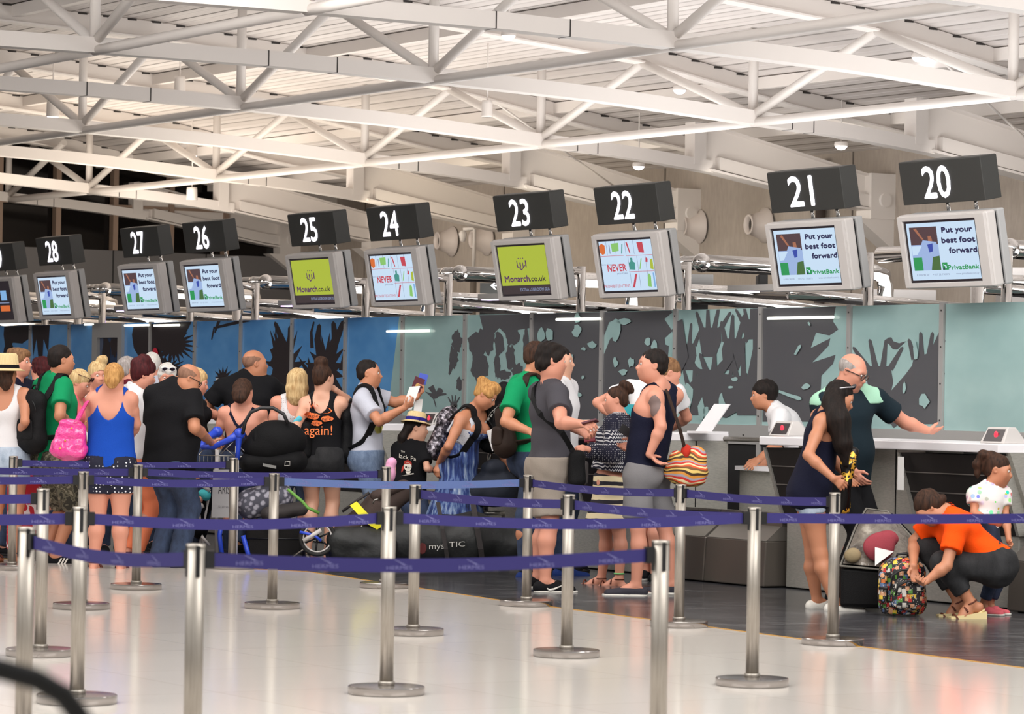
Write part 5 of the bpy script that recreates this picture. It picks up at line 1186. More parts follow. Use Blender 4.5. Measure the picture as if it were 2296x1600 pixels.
RUB_W = mat('white_rubber', srgb(226, 222, 214), .6); RUB_B = mat('dark_rubber', srgb(30, 28, 28), .7)
JEANS = denim('blue', srgb(30, 40, 60), srgb(54, 68, 96)); JEANL = denim('light', srgb(74, 90, 118), srgb(120, 138, 164)); JEANW = denim('washed', srgb(140, 156, 176), srgb(186, 198, 212))
BEIGE = cloth('beige', srgb(150, 140, 130)); GREYS = cloth('grey_shorts', srgb(124, 122, 124)); BLUET = cloth('royal_blue', srgb(24, 74, 176)); LGREY = cloth('pale_grey', srgb(186, 188, 200)); MAROON = cloth('maroon', srgb(96, 22, 40)); CORALC = cloth('coral', srgb(246, 140, 100)); PINKC = cloth('pink', srgb(232, 110, 120)); PALEP = cloth('pale_pink', srgb(232, 204, 208)); ORANGE = cloth('orange', srgb(255, 84, 12)); DKGRN = cloth('dark_teal', srgb(24, 38, 46)); MINT = cloth('mint', srgb(160, 206, 180)); BLUES = cloth('blue_canvas', srgb(32, 52, 110)); DARKD = denim('black', srgb(22, 22, 24), srgb(46, 46, 48)); BROWNL = mat('brown_leather', srgb(96, 44, 26), .55)
def dots_mat(name, base, dot, sc, r, rnd=.3):
    n = NB(name, .85); v = n.n('ShaderNodeTexVoronoi'); v.inputs['Scale'].default_value = sc; v.inputs['Randomness'].default_value = rnd
    n.l(n.mapping(), v.inputs['Vector']); n.color(n.ramp(v.outputs['Distance'], [(r, dot), (r+.03, base)])); return n.m
POLKA = dots_mat('polka_dots', srgb(20, 22, 44), srgb(230, 230, 235), 34, .22)
def floral_mat():
    n = NB('floral_white', .85); v = n.n('ShaderNodeTexVoronoi'); v.inputs['Scale'].default_value = 22; n.l(n.mapping(), v.inputs['Vector'])
    hs = n.n('ShaderNodeHueSaturation'); hs.inputs['Saturation'].default_value = 1.0; hs.inputs['Value'].default_value = .95; n.l(v.outputs['Color'], hs.inputs['Color'])
    n.color(n.mix(n.math('LESS_THAN', v.outputs['Distance'], .34), srgb(232, 228, 226), hs.outputs['Color'])); return n.m
FLORAL = floral_mat()
def zstripe_mat(name, c0, c1, freq, duty=.5, wob=.0):
    n = NB(name, .9); sx = n.n('ShaderNodeSeparateXYZ'); n.l(n.mapping(), sx.inputs[0]); z = sx.outputs[2]
    if wob: z = n.math('ADD', z, n.math('MULTIPLY', n.noise(n.mapping(), 7, 2), wob))
    f = n.math('FRACT', n.math('MULTIPLY', z, freq)); n.color(n.mix(n.math('LESS_THAN', f, duty), c0, c1)); return n.m
STRIPE = zstripe_mat('striped_skirt', srgb(222, 206, 168), srgb(34, 30, 40), 14, .42, .03)
def fair_isle():
    n = NB('fair_isle', .95); sx = n.n('ShaderNodeSeparateXYZ'); n.l(n.mapping(), sx.inputs[0])
    xy = n.math('ADD', sx.outputs[0], n.math('MULTIPLY', sx.outputs[1], .8)); zz = sx.outputs[2]
    tri = n.math('ABSOLUTE', n.math('SUBTRACT', n.math('FRACT', n.math('MULTIPLY', xy, 40)), .5))
    zig = n.math('FRACT', n.math('ADD', n.math('MULTIPLY', zz, 36), tri)); zb_ = n.math('LESS_THAN', zig, .38)
    v = n.n('ShaderNodeTexVoronoi'); v.inputs['Scale'].default_value = 64; v.inputs['Randomness'].default_value = .05; n.l(n.mapping(), v.inputs['Vector'])
    dt = n.math('LESS_THAN', v.outputs['Distance'], .26); band_ = n.math('GREATER_THAN', n.math('FRACT', n.math('MULTIPLY', zz, 4.2)), .55)
    m_ = n.math('MAXIMUM', n.math('MULTIPLY', zb_, band_), n.math('MULTIPLY', dt, n.math('SUBTRACT', 1, band_)))
    n.color(n.mix(m_, srgb(26, 26, 46), srgb(196, 194, 196))); return n.m
FAIR = fair_isle()
def tiedye():
    n = NB('tie_dye', .85); a = n.noise(n.mapping((26, 26, 1.6)), 1, 4, .6); b = n.noise(n.mapping((1, 1, 1)), 7, 4)
    n.color(n.ramp(n.math('ADD', n.math('MULTIPLY', a, .75), n.math('MULTIPLY', b, .25)), [(.36, srgb(22, 26, 50)), (.48, srgb(44, 66, 130)), (.56, srgb(110, 134, 176)), (.66, srgb(190, 200, 214))])); return n.m
TIED = tiedye()
def camo():
    n = NB('camouflage', .9); a = n.noise(n.mapping(), 16, 3, .5); n.color(n.ramp(a, [(.38, srgb(52, 50, 42)), (.44, srgb(104, 100, 84)), (.52, srgb(78, 74, 60)), (.6, srgb(136, 130, 112))], 'CONSTANT')); return n.m
CAMO = camo()
# ------------------------------------------------------------ group on the right
p = Fig('man in a charcoal T-shirt and beige shorts holding a passport', 1.87, 112, feet=(1228, 1326), sex='m', skin='pink', fat=1.12, head=dict(yaw=108, pitch=-6),
        J=dict(pelvis=(1236, 1035, .0), neck=(1234, 868, 0), head=(1236, 808, -.02), shR=(1250, 884, -.17), elR=(1258, 948, 'n'), wrR=(1304, 950, 'n'), elL=(1250, 940, .2), wrL=(1300, 966, .15), hipR=(1228, 1052, -.06), knR=(1234, 1172, -.10), anR=(1222, 1303, -.10), knL=(1222, 1172, .12), anL=(1206, 1293, .12)), curl=(.9, .9))
p.tee(CHAR, sleeve=.62, hem=-.012, seed=11, fold=.006); p.legs(BEIGE, 'shorts', f=.44, th=.022, flare=.022, seed=12, fold=.007, waist=.02); p.hair('mop', HAIR['dark'], 3); p.brows(HAIR['dark']); p.shoe(BLACKC, RUB_W, h=.05, name='sneaker'); GREYMAN = p
for sd in 'LR':
    an, fd, fu = p.j['an'+sd], p.j['fd'+sd], p.j['fu'+sd]; sv = fd.cross(fu)
    for sg in (1, -1):
        m = MB(); c_ = an-fu*.052+fd*.05+sv*(sg*.053); m.tube([c_+fd*.075+fu*.028, c_+fd*.0-fu*.002, c_-fd*.035-fu*.008, c_-fd*.055+fu*.004], [.003, .008, .009, .004], 6); p.part(m, 'white_swoosh', RUB_W)
p = Fig('man in a green T-shirt and jeans with a black sling backpack', 1.85, 116, feet=(1190, 1292), sex='m', skin='tan', fat=1.05, head=dict(yaw=100, pitch=-10),
        J=dict(pelvis=(1190, 1022, 0), neck=(1190, 850, 0), head=(1206, 800, 0), shR=(1158, 872, -.15), elR=(1134, 945, 'n'), wrR=(1186, 966, 'n'), anR=(1180, 1282, -.1), anL=(1262, 1274, .2), knR=(1178, 1160, -.08), knL=(1240, 1150, .15)))
p.tee(GREEN, sleeve=.66, hem=-.025, seed=13, fold=.006); p.legs(JEANS, 'jeans', 1.0, th=.016, seed=14, waist=.02); p.hair('short', HAIR['brown'], 4); p.shoe(BLUES, RUB_W, name='canvas_shoe'); GREENMAN2 = p
p = Fig('person in a white shirt half hidden behind the charcoal T-shirt man', 1.76, 75, base=(1266, 27.6), sex='m', skin='fair', head=dict(yaw=80, pitch=-5), J=dict(neck=(1262, 858, 0), head=(1258, 808, 0)), hfine=.012)
p.tee(WHITEC, sleeve=.6, hem=-.02, seed=15); p.legs(JEANS, 'jeans', 1.0, seed=16); p.hair('short', HAIR['dark'], 5); p.shoe(BLACKC, RUB_B)
p = Fig('woman with a messy bun in a patterned sweater and striped skirt', 1.56, -108, feet=(1362, 1311), sex='f', skin='pink', head=dict(yaw=-92, pitch=-6), hs=.205,
        J=dict(pelvis=(1368, 1078, 0), neck=(1390, 940, 0), head=(1380, 896, 0), elL=(1372, 1022, 'n'), wrL=(1322, 1008, 'n'), elR=(1400, 1015, .25), wrR=(1340, 996, .2), anL=(1388, 1300, -.08), anR=(1348, 1298, .1), knL=(1388, 1190, -.06), knR=(1358, 1190, .08)), curl=(.8, .8))
kL, kR = p.j, p.g
p.tee(FAIR, 'sweater', sleeve=.98, hem=.05, th=.02, neck=.05, seed=17, fold=.005, loose=.05, extra=[cone(p.j['el'+s_], p.j['wr'+s_], .07, .064, .04, True) for s_ in 'LR'])
p.skirt(STRIPE, length=.21, w=.135, d=.125, waist=.03, seed=18); p.hair('up', HAIR['brown'], 6, bun=[((0, -.46, .46), .24), ((.05, -.34, .58), .17), ((0, -.58, .3), .15)]); p.brows(HAIR['brown']); p.sandal(BROWNL, mat('sandal_sole', srgb(150, 108, 70), .7)); FAIRW = p
a_ = p.j['anL']+UP*.05; m = MB(); m.tube([a_+V(math.cos(t)*.036, math.sin(t)*.036, 0) for t in [math.pi*i/8 for i in range(17)]], .007, 6); p.part(m, 'green_anklet', mat('anklet_green', srgb(110, 200, 120), .6))
p = Fig('boy in a white T-shirt with a teal band leaning on the desk', 1.74, 150, feet=(1462, 1303), sex='m', skin='pink', fat=.95, syaw=165, head=dict(yaw=105, pitch=-32),
        J=dict(pelvis=(1446, 1035, 0), neck=(1474, 868, -.02), head=(1500, 836, -.05), shL=(1412, 872, .05), shR=(1516, 880, -.05), elL=(1340, 902, 'f'), wrL=(1392, 945, .05), elR=(1540, 935, .1), wrR=(1510, 958, .3), anL=(1450, 1278, .1), anR=(1470, 1285, 0)), hfine=.01)
t_ = p.tee(WHITEC, sleeve=.5, hem=-.0, seed=19); p.legs(BLACKC, 'shorts', f=.42, th=.02, flare=.02, seed=20, waist=.03); p.hair('short', HAIR['lbrown'], 7); p.brows(HAIR['lbrown']); p.shoe(BLACKC, RUB_W, stripe=mat('mint_stripe', srgb(170, 210, 190), .6), name='sneaker')
o_ = at(1426, 922, p.Y0-.15); decal(t_, p.root, 'printed_band', [cloth('teal_print', srgb(60, 160, 170)), mat('lime_print', srgb(214, 230, 50), .7)], [([(-.16, -.055), (.14, -.055), (.14, .055), (-.16, .055)], 0)]+letters('FAL', .05, .13, -.03, -.045, 1), o_, V(1, 0, 0), UP, V(0, -1, 0))
p = Fig('young man in a navy tank top with an upper arm tattoo and a striped bag', 1.80, -125, feet=(1432, 1334), sex='m', skin='pink', fat=.92, syaw=-136, hyaw=-112, head=dict(yaw=-86, pitch=2),
        J=dict(pelvis=(1444, 1052, 0), neck=(1476, 866, 0), head=(1462, 818, -.02), shL=(1470, 892, -.13), shR=(1514, 886, .13), elL=(1482, 956, -.20), wrL=(1456, 1018, -.20), elR=(1470, 965, .25), wrR=(1425, 990, .3), hipL=(1432, 1070, -.08), hipR=(1462, 1070, .1), knL=(1430, 1180, -.1), anL=(1426, 1312, -.05), knR=(1488, 1176, .1), anR=(1508, 1308, .12)), hdir=dict(L=(1500, 1062, .02)), foot=dict(yawL=32, yawR=25), curl=(.45, .8))
t_ = p.tank(NAVY, hem=-.035, back=.05, front=.06, wide=.052, seed=21, loose=.012, fold=.005); p.legs(GREYS, 'shorts', f=.42, th=.022, flare=.025, seed=22, fold=.007, waist=.02); p.hair('short', HAIR['dark'], 8); p.brows(HAIR['dark']); p.shoe(cloth('loafer_grey', srgb(60, 58, 66)), RUB_W, h=.035, name='boat_shoe'); TANK = p
c_ = p.j['shL'].lerp(p.j['elL'], .28)+V(-.02, -.03, 0); q_ = [inflate(x, .0022) for x in p.g['uaL']+p.g['sh']]; bx_ = p.j['shL']
far_ = ell(c_, (.052, .05, .085), (V(1, 0, 0), V(0, 1, 0), V(0, 0, 1)))
v_, f_ = surf(q_, .006); cc = np.array(c_); rel = (v_-cc)/np.array((.05, .06, .085)); ok = ((rel**2).sum(1) < 1)
f_ = f_[ok[f_].all(1)]
if len(f_): mk('tattoo', (v_, f_), mat('tattoo_ink', srgb(120, 100, 96), .6), p.root, p.R)
# ------------------------------------------------------------ behind and beside the right hand desk
p = Fig('check-in agent in a white polo shirt leaning over the lower shelf', 1.74, -95, base=(1800, 27.9), sex='m', skin='tan', head=dict(yaw=-92, pitch=-8),
        J=dict(pelvis=(1812, 1020, 0), neck=(1736, 918, 0), head=(1712, 884, 0), shL=(1750, 935, -.17), elL=(1742, 998, 'n'), wrL=(1700, 1030, 'n'), elR=(1745, 1000, .2), wrR=(1718, 1034, .1)), curl=(.2, .3))
p.tee(WHITEC, 'polo_shirt', sleeve=.6, hem=-.02, seed=23, extra=[slab(p.neck-p.up*.02, p.neck+p.up*.035+p.fwd*.01, p.left, .085, .08, .07, .068, .01, True)]); p.legs(BLACKC, 'trousers', 1.0, seed=24); p.hair('short', HAIR['dark'], 9, vol=.05); p.brows(HAIR['dark']); p.shoe(BLACKC, RUB_B)
p = Fig('bald man in glasses and a dark mint-shouldered polo shirt at the desk', 1.83, 55, feet=(1905, 1354), sex='m', skin='pink', fat=1.2, belly=.14, syaw=40, head=dict(yaw=62, pitch=-26),
        J=dict(pelvis=(1893, 1070, 0), neck=(1892, 872, -.05), head=(1912, 832, -.1), shR=(1842, 905, -.1), shL=(1964, 896, .1), elL=(2028, 946, .22), wrL=(2078, 964, .30), elR=(1845, 990, -.1), wrR=(1915, 1056, -.2)), hdir=dict(L=(2112, 968, .1), R=(1935, 1085, -.05)), curl=(.25, .7))
t_ = p.tee(DKGRN, 'polo_shirt', sleeve=.62, hem=-.03, seed=25, loose=.02, fold=.005, extra=[slab(p.neck-p.up*.025, p.neck+p.up*.03+p.fwd*.01, p.left, .095, .09, .078, .075, .01, True)]); p.legs(BLACKC, 'trousers', 1.0, th=.018, seed=26); p.hair('fringe_bald', HAIR['grey'], 10); p.brows(HAIR['dark']); p.shoe(BLACKC, RUB_B); POLO = p
q_ = [inflate(x, .0165) for x in p.g['sh'][2:4]]+[inflate(p.sleeve('R', .5, .019, .006), .003)]
mk('mint_yoke', surf([inflate(x, .019) for x in p.g['sh']], .01, subs=p.neckhole(.05), planes=[(p.neck-p.up*.06*p.H, -p.up)]), MINT, t_, p.R)
p.facegear(mat('spectacle_lens', srgb(150, 110, 96), .1, alpha=.35), mat('spectacle_rim', srgb(50, 40, 36), .4), 0, .0, 'glasses')
p = Fig('young woman with long dark hair in a navy tank top and denim shorts', 1.66, 96, feet=(1838, 1366), sex='f', skin='tan', fat=1.02, syaw=104, head=dict(yaw=92, pitch=-28),
        J=dict(pelvis=(1818, 1092, 0), neck=(1856, 926, 0), head=(1884, 890, 0), shR=(1842, 946, -.15), elR=(1812, 1020, 'n'), wrR=(1868, 1072, 'n'), elL=(1860, 1020, .12), wrL=(1893, 1062, .1), hipR=(1816, 1110, -.07), knR=(1838, 1240, -.08), anR=(1874, 1352, -.1), knL=(1822, 1240, .1), anL=(1832, 1346, .12)), hdir=dict(R=(1895, 1092, .02)), curl=(.6, .55))
p.tank(NAVY, hem=-.10, back=.055, front=.09, seed=27, loose=.026, fold=.005, wide=.055); p.legs(JEANW, 'denim_shorts', f=.16, th=.006, flare=.010, seed=28, waist=-.02); p.shoe(cloth('canvas_white', srgb(222, 218, 210)), RUB_W, name='sneaker')
p.hair('long', HAIR['dark'], 11, tail=[((0, -.26, .10), .42), ((-.12, -.12, -.3), .55), (at(1880, 945, p.Y0-.17), .62), (at(1890, 995, p.Y0-.19), .46), (at(1896, 1040, p.Y0-.2), .16)])
m = MB()
for sg in (1, -1): m.ball(p.hp(sg*.16, .22, .50), (.12*p.hs, .05*p.hs, .10*p.hs), 12, 7, 1, (p.hl, p.hf, p.hu)); m.tube([p.hp(sg*.27, .2, .48), p.hp(sg*.37, 0, .36), p.hp(sg*.39, -.2, .22)], .016*p.hs, 6)
p.part(m, 'sunglasses', [mat('white_frame', srgb(228, 226, 230), .3), mat('lens_dark', srgb(30, 24, 34), .15)]); LONGG = p
p = Fig('woman in an orange T-shirt crouching over the colourful backpack', 1.66, -82, feet=(2150, 1384), sex='f', skin='tan', fat=1.12, bust=.8, head=dict(yaw=-98, pitch=-48), syaw=-78,
        J=dict(pelvis=(2222, 1262, 0), neck=(2122, 1152, -.03), head=(2082, 1138, -.03), shL=(2146, 1180, -.17), shR=(2086, 1176, .15), elL=(2122, 1268, 'n'), wrL=(2078, 1302, -.28), elR=(2050, 1212, .2), wrR=(2048, 1268, -.05), hipL=(2232, 1276, -.08), hipR=(2210, 1268, .1), knL=(2112, 1262, -.12), anL=(2178, 1352, -.1), knR=(2078, 1226, .16), anR=(2150, 1350, .12)), hdir=dict(L=(2048, 1312, -.1), R=(2052, 1300, -.02)), foot=dict(pitchL=28, pitchR=28), curl=(1.1, .7))
p.tee(ORANGE, sleeve=.62, hem=.0, th=.018, seed=29, fold=.006, neck=.05); p.legs(DARKD, 'jeans', .86, th=.018, seed=30, cut=False); p.hair('up', HAIR['brown'], 12, bun=[((0, -.46, -.1), .2)], vol=.03)
p.sandal(BROWNL, mat('cream_wedge', srgb(222, 202, 150), .7))
for sd in 'LR':
    a_ = p.j['toe'+sd]; h_ = p.j['heel'+sd]; dd = (V(a_.x, a_.y, 0)-V(h_.x, h_.y, 0)).normalized(); sv = dd.cross(UP)*.04; f0, f1 = a_+dd*.035, h_-dd*.045
    b = MB(); z0, z1 = max(f0.z-.035, .012), f1.z-.03; b.hexa([V(f1.x, f1.y, 0)-sv, V(f0.x, f0.y, 0)-sv, V(f0.x, f0.y, 0)+sv, V(f1.x, f1.y, 0)+sv, V(f1.x, f1.y, z1)-sv, V(f0.x, f0.y, z0)-sv, V(f0.x, f0.y, z0)+sv, V(f1.x, f1.y, z1)+sv]); p.part(b, 'wedge_sole', MATS['cream_wedge'])
CROUCH = p
p = Fig('small girl with a ponytail in a white flowery T-shirt', 1.17, 62, feet=(2226, 1378), sex='c', skin='tan', hs=.205, head=dict(yaw=78, pitch=-12), syaw=28,
        J=dict(pelvis=(2206, 1186, 0), neck=(2222, 1092, 0), head=(2238, 1052, 0), shR=(2186, 1108, -.05), shL=(2250, 1106, .05), elR=(2184, 1150, -.1), wrR=(2222, 1170, -.2), elL=(2256, 1164, .0), wrL=(2262, 1212, -.12)), hdir=dict(R=(2250, 1176, -.05), L=(2272, 1232, -.06)), curl=(.9, .6))
p.tee(FLORAL, sleeve=.5, hem=-.02, seed=31, th=.012); p.legs(JEANS, 'trousers', .9, seed=32); p.shoe(PINKC, RUB_W); p.hair('up', HAIR['brown'], 13, bun=[((0, -.38, .36), .14)], tail=[((0, -.36, .44), .17), ((0, -.62, .36), .22), ((0, -.72, .0), .20), ((0, -.66, -.3), .12), ((0, -.6, -.45), .05)]); p.brows(HAIR['brown']); GIRL = p
LACEW = dots_mat('pale_lace', srgb(206, 206, 212), srgb(150, 150, 166), 70, .25)
# ------------------------------------------------------------ middle group
p = Fig('man in a pale grey T-shirt with a black backpack holding up passports', 1.74, 78, feet=(822, 1259), sex='m', skin='tan', fat=1.08, head=dict(yaw=86, pitch=-2),
        J=dict(pelvis=(824, 1022, 0), neck=(822, 876, 0), head=(828, 836, 0), shR=(812, 896, -.17), elR=(850, 944, 'n'), wrR=(906, 914, 'n'), elL=(886, 902, .22), wrL=(934, 890, .2)), hdir=dict(R=(930, 900, .0), L=(950, 872, .02)), curl=(1.1, 1.1))
t_ = p.tee(LGREY, sleeve=.72, hem=-.0, seed=33, fold=.006); p.legs(JEANL, 'jeans', 1.0, th=.018, seed=34, waist=.03); p.hair('short', HAIR['dark'], 14, vol=-.01); p.brows(HAIR['dark']); p.shoe(BLACKC, RUB_B); PASSM = p
decal(t_, p.root, 'yellow_print', [cloth('yellow_print', srgb(214, 210, 130))], [(rblob(0, 0, .04, .06, 14, 4), 0)], at(848, 958, p.Y0-.2), V(1, 0, 0), UP, V(0, -1, 0))
p = Fig('child in a straw hat and black T-shirt printed with a skull', 1.32, 40, feet=(925, 1262), sex='c', skin='fair', hs=.21, syaw=15, head=dict(yaw=98, pitch=-8),
        J=dict(pelvis=(918, 1096, 0), neck=(922, 990, 0), head=(934, 958, 0), shR=(893, 1006, 0), shL=(948, 1006, 0), elR=(889, 1048, -.04), wrR=(900, 1090, -.08), elL=(958, 1050, 'n'), wrL=(972, 1054, .0)), curl=(.9, .5))
t_ = p.tee(BLACKC, sleeve=.72, hem=-.04, seed=35, loose=.02); p.legs(JEANS, 'trousers', 1.0, seed=36); p.shoe(BLACKC, RUB_B); p.hair('long', HAIR['dark'], 15, tail=[((0, -.35, -.1), .3), ((0, -.5, -.5), .26), ((0, -.55, -.85), .18), ((0, -.55, -1.1), .08)]); KID = p
STRAW = NB('straw', .8); wv = STRAW.n('ShaderNodeTexWave'); wv.inputs['Scale'].default_value = 60; wv.inputs['Distortion'].default_value = 2; STRAW.l(STRAW.mapping(), wv.inputs['Vector']); STRAW.color(STRAW.ramp(wv.outputs['Fac'], [(.2, srgb(206, 178, 124)), (.8, srgb(236, 214, 164))])); STRAW.bump(wv.outputs['Fac'], .4, .004); STRAW = STRAW.m
def hat(fig, bandm, tilt=0, brim=.62, crown=.40, hh=.42, uo=.22):
    k = fig.hs; o = fig.hp(0, -.06, uo); ax = (fig.hu*math.cos(tilt)+fig.hl*math.sin(tilt)).normalized()
    m = MB(); m.lathe(o, [(0, hh*k), (crown*.8*k, (hh-.01)*k), (crown*.96*k, (hh-.09)*k), (crown*1.08*k, .05*k), (crown*1.1*k, 0), (brim*k, -.07*k), ((brim+.01)*k, -.05*k), (crown*1.14*k, .03*k)], 32, axis=ax); h_ = fig.part(m, 'straw_hat', STRAW)
    m = MB(); m.lathe(o, [(crown*1.115*k, .02*k), (crown*1.06*k, .17*k)], 32, axis=ax)
    a_ = ax.orthogonal(); m.box(o+(fig.hf*.2+V(0, -1, 0)*.42)*k*.9+ax*.1*k, (fig.hl*.2+fig.hf*.1)*k*.8, ax*.08*k, V(0, -1, 0)*.03*k); m.build('hat_band', bandm, h_, loc=fig.R)
hat(p, cloth('ribbon_blue', srgb(44, 40, 130)), .12)
po = letters('The', .016, .034, -.062, .072, 0)+letters('lack Pa', .036, .145, -.075, .024, 0, -.12)
sk = [(rblob(.0, -.045, .034, .036, 18, 2, .04), 0), (rblob(.004, -.088, .022, .02, 14, 3, .05), 0), ([(-.036, -.03), (-.03, .0), (.0, .014), (.03, -.002), (.036, -.03), (.01, -.022), (-.02, -.024)], 1), ([(-.034, -.03), (-.05, -.06), (-.055, -.1), (-.04, -.085), (-.03, -.05)], 1), (rblob(-.014, -.05, .010, .009, 10, 5), 2), (rblob(.015, -.052, .010, .009, 10, 6), 2), ([(-.002, -.062), (.006, -.062), (.002, -.072)], 2), ([(-.016, -.083), (.02, -.084), (.02, -.087), (-.016, -.086)], 2), ([(-.06, -.13), (-.05, -.125), (.05, -.095), (.055, -.105)], 0)]
decal(t_, p.root, 'skull_print', [mat('print_white', srgb(222, 216, 204), .8), mat('print_red', srgb(170, 52, 40), .8), mat('print_black', srgb(16, 14, 16), .8)], po+sk, at(914, 1034, p.Y0-.2), V(1, 0, -.06), UP, V(0, -1, 0))
p = Fig('woman with a ginger updo in a blue tie-dye dress leaning forward', 1.70, 66, feet=(1010, 1264), sex='f', skin='tan', fat=1.08, bust=1.1, syaw=62, head=dict(yaw=80, pitch=-38),
        J=dict(pelvis=(1030, 1036, 0), neck=(1062, 922, -.05), head=(1090, 884, -.1), shR=(1034, 940, -.16), shL=(1090, 936, .12), elR=(1006, 1000, 'n'), wrR=(984, 1038, -.08), elL=(1110, 990, .2), wrL=(1130, 1030, .15)), hdir=dict(R=(976, 1062, -.02)), curl=(.6, .8))
s_ = p.skirt(TIED, 'dress', .44, .20, .19, .05, seed=37, keys=('torso',), shift=V(-.05, 0, 0), planes=[(p.neck-p.up*.09*p.H, p.up)], th=.012, fold=.008)
for sg in (1, -1):
    a_ = p.neck+p.left*(sg*.07*p.H)-p.up*.02*p.H; band(p, [a_-p.up*.1*p.H+p.fwd*.075*p.H, a_-p.up*.03*p.H+p.fwd*.05*p.H, a_+p.up*.015*p.H, a_-p.up*.05*p.H-p.fwd*.06*p.H, a_-p.up*.11*p.H-p.fwd*.075*p.H], .035, .006, 'dress_strap', cloth('strap_white', srgb(205, 208, 216)), p.root)
p.hair('up', HAIR['ginger'], 16, bun=[((0, -.38, .30), .25), ((.05, -.5, .34), .14), ((0, .1, .38), .26), ((-.26, .12, .12), .2)]); p.brows(HAIR['ginger']); p.sandal(BROWNL, MATS['sandal_sole']); DRESSW = p
band(p, hug(p, [p.j['shR']-UP*.07+p.fwd*.05, p.j['shR'].lerp(p.pel, .3)+p.fwd*.04, p.j['shR'].lerp(p.pel, .5)+p.fwd*.02, p.j['shR'].lerp(p.pel, .68)], .026), .08, .008, 'lace_side_panel', LACEW, p.root)
p = Fig('woman with a dark bun and an orange printed black tank top', 1.74, 168, feet=(712, 1258), sex='f', skin='fair', fat=1.1, syaw=176, head=dict(yaw=150, pitch=-4),
        J=dict(pelvis=(718, 1022, 0), neck=(722, 892, 0), head=(724, 846, 0), shL=(686, 905, 0), shR=(764, 905, 0), elL=(664, 956, 'n'), wrL=(652, 1000, -.1), elR=(786, 904, 'f'), wrR=(752, 874, .1)), hdir=dict(R=(738, 866, .02)), curl=(.6, .7))
t_ = p.tank(BLACKC, hem=-.02, back=.105, front=.1, wide=.046, seed=38, loose=.018, fold=.005); p.legs(DARKD, 'denim_shorts', f=.26, th=.018, flare=.02, seed=39, waist=.05); p.sandal(BROWNL, MATS['sandal_sole']); BUNW = p
p.hair('up', HAIR['brown'], 17, bun=[((0, -.16, .56), .27), ((.1, -.06, .62), .17), ((-.1, -.2, .64), .15)])
OR = mat('print_orange', srgb(250, 130, 70), .8); OR2 = mat('print_dark', srgb(24, 18, 24), .8)
pl = letters('We', .045, .07, -.075, .085, 0)
for (x, y, rx, ry, sd) in ((.05, .075, .05, .022, 1), (-.045, .035, .06, .024, 2), (.06, .02, .055, .022, 3), (-.02, -.01, .05, .02, 4), (-.08, .045, .03, .02, 5)): pl.append((rblob(x, y, rx, ry, 18, sd, .3), 0))
for (x, y, w_, sd) in ((.02, .065, .06, 1), (-.08, .028, .075, 2), (.025, .01, .07, 3), (-.05, -.018, .06, 4)): pl += letters('ngle', .02, w_, x, y, 1)
pl += letters('again!', .062, .21, -.105, -.085, 0)
pl = [([(x*1.12, y*1.3-.035) for x, y in q_], mi) for q_, mi in pl]
decal(t_, p.root, 'orange_print', [OR, OR2], pl, at(714, 936, p.Y0-.25), V(1, 0, 0), UP, V(0, -1, 0))
p = Fig('woman with straight blonde hair and a white lace top seen from behind', 1.64, 176, base=(664, 28.95), sex='f', skin='pink', hfine=.012, J=dict(neck=(664, 894, 0), head=(668, 854, 0)))
LACE = dots_mat('white_lace', srgb(214, 212, 214), srgb(150, 110, 100), 60, .2); p.tank(LACE, hem=-.02, back=.12, seed=40); p.legs(JEANL, 'jeans', 1.0, seed=41); p.shoe(BLACKC, RUB_B); p.hair('long', HAIR['blonde'], 18, tail=[((0, -.2, .15), .42), ((0, -.26, -.3), .44), ((0, -.28, -.62), .40), ((0, -.26, -.84), .30)], vol=.03)
p = Fig('brown haired woman with crossed navy straps on a bare back', 1.62, 172, feet=(540, 1258), sex='f', skin='pink', fat=1.12, hfine=.012, head=dict(yaw=165, pitch=-12), J=dict(pelvis=(540, 1030, 0), neck=(544, 915, 0), head=(546, 876, -.02), shL=(504, 926, 0), shR=(584, 926, 0), elL=(488, 975, .05), elR=(600, 980, .05), wrL=(510, 1010, .15), wrR=(590, 1015, .15)))
p.wear('strappy_top', NAVY, ('torso',), .01, [(p.pel-p.up*.02, -p.up), (p.neck-p.up*.15*p.H, p.up)], seed=42); XB = p
for sg in (1, -1):
    pts = [p.neck+p.left*(sg*.06*p.H)-p.fwd*.02+p.up*.0, p.neck+p.left*(sg*.052*p.H)-p.fwd*.088-p.up*.03*p.H, p.neck+p.left*(sg*.02*p.H)-p.fwd*.105-p.up*.08*p.H, p.neck-p.left*(sg*.02*p.H)-p.fwd*.108-p.up*.12*p.H, p.neck-p.left*(sg*.05*p.H)-p.fwd*.1-p.up*.16*p.H]
    band(p, hug(p, pts[:1]+[pts[1].lerp(pts[2], .0), pts[1].lerp(pts[2], .5), pts[2], pts[2].lerp(pts[3], .5), pts[3], pts[4]], .012), .022, .010, 'crossed_strap', NAVY, p.root)
p.legs(JEANS, 'jeans', 1.0, seed=43); p.shoe(BLACKC, RUB_B); p.hair('up', HAIR['brown'], 19, tail=[((0, -.2, .1), .38), ((-.04, -.42, -.18), .34), ((-.05, -.46, -.42), .26), ((-.06, -.44, -.56), .12)])
p = Fig('tall bald man in a black T-shirt standing behind with arms spread', 1.83, 140, base=(562, 29.9), sex='m', skin='tan', fat=1.22, syaw=165, hfine=.01, head=dict(yaw=112, pitch=0), J=dict(pelvis=(556, 1010, 0), neck=(560, 846, 0), head=(572, 814, -.02), shL=(500, 868, 0), shR=(606, 864, 0), elL=(462, 912, .05), wrL=(500, 946, .2), elR=(642, 892, .15), wrR=(672, 925, .3)))
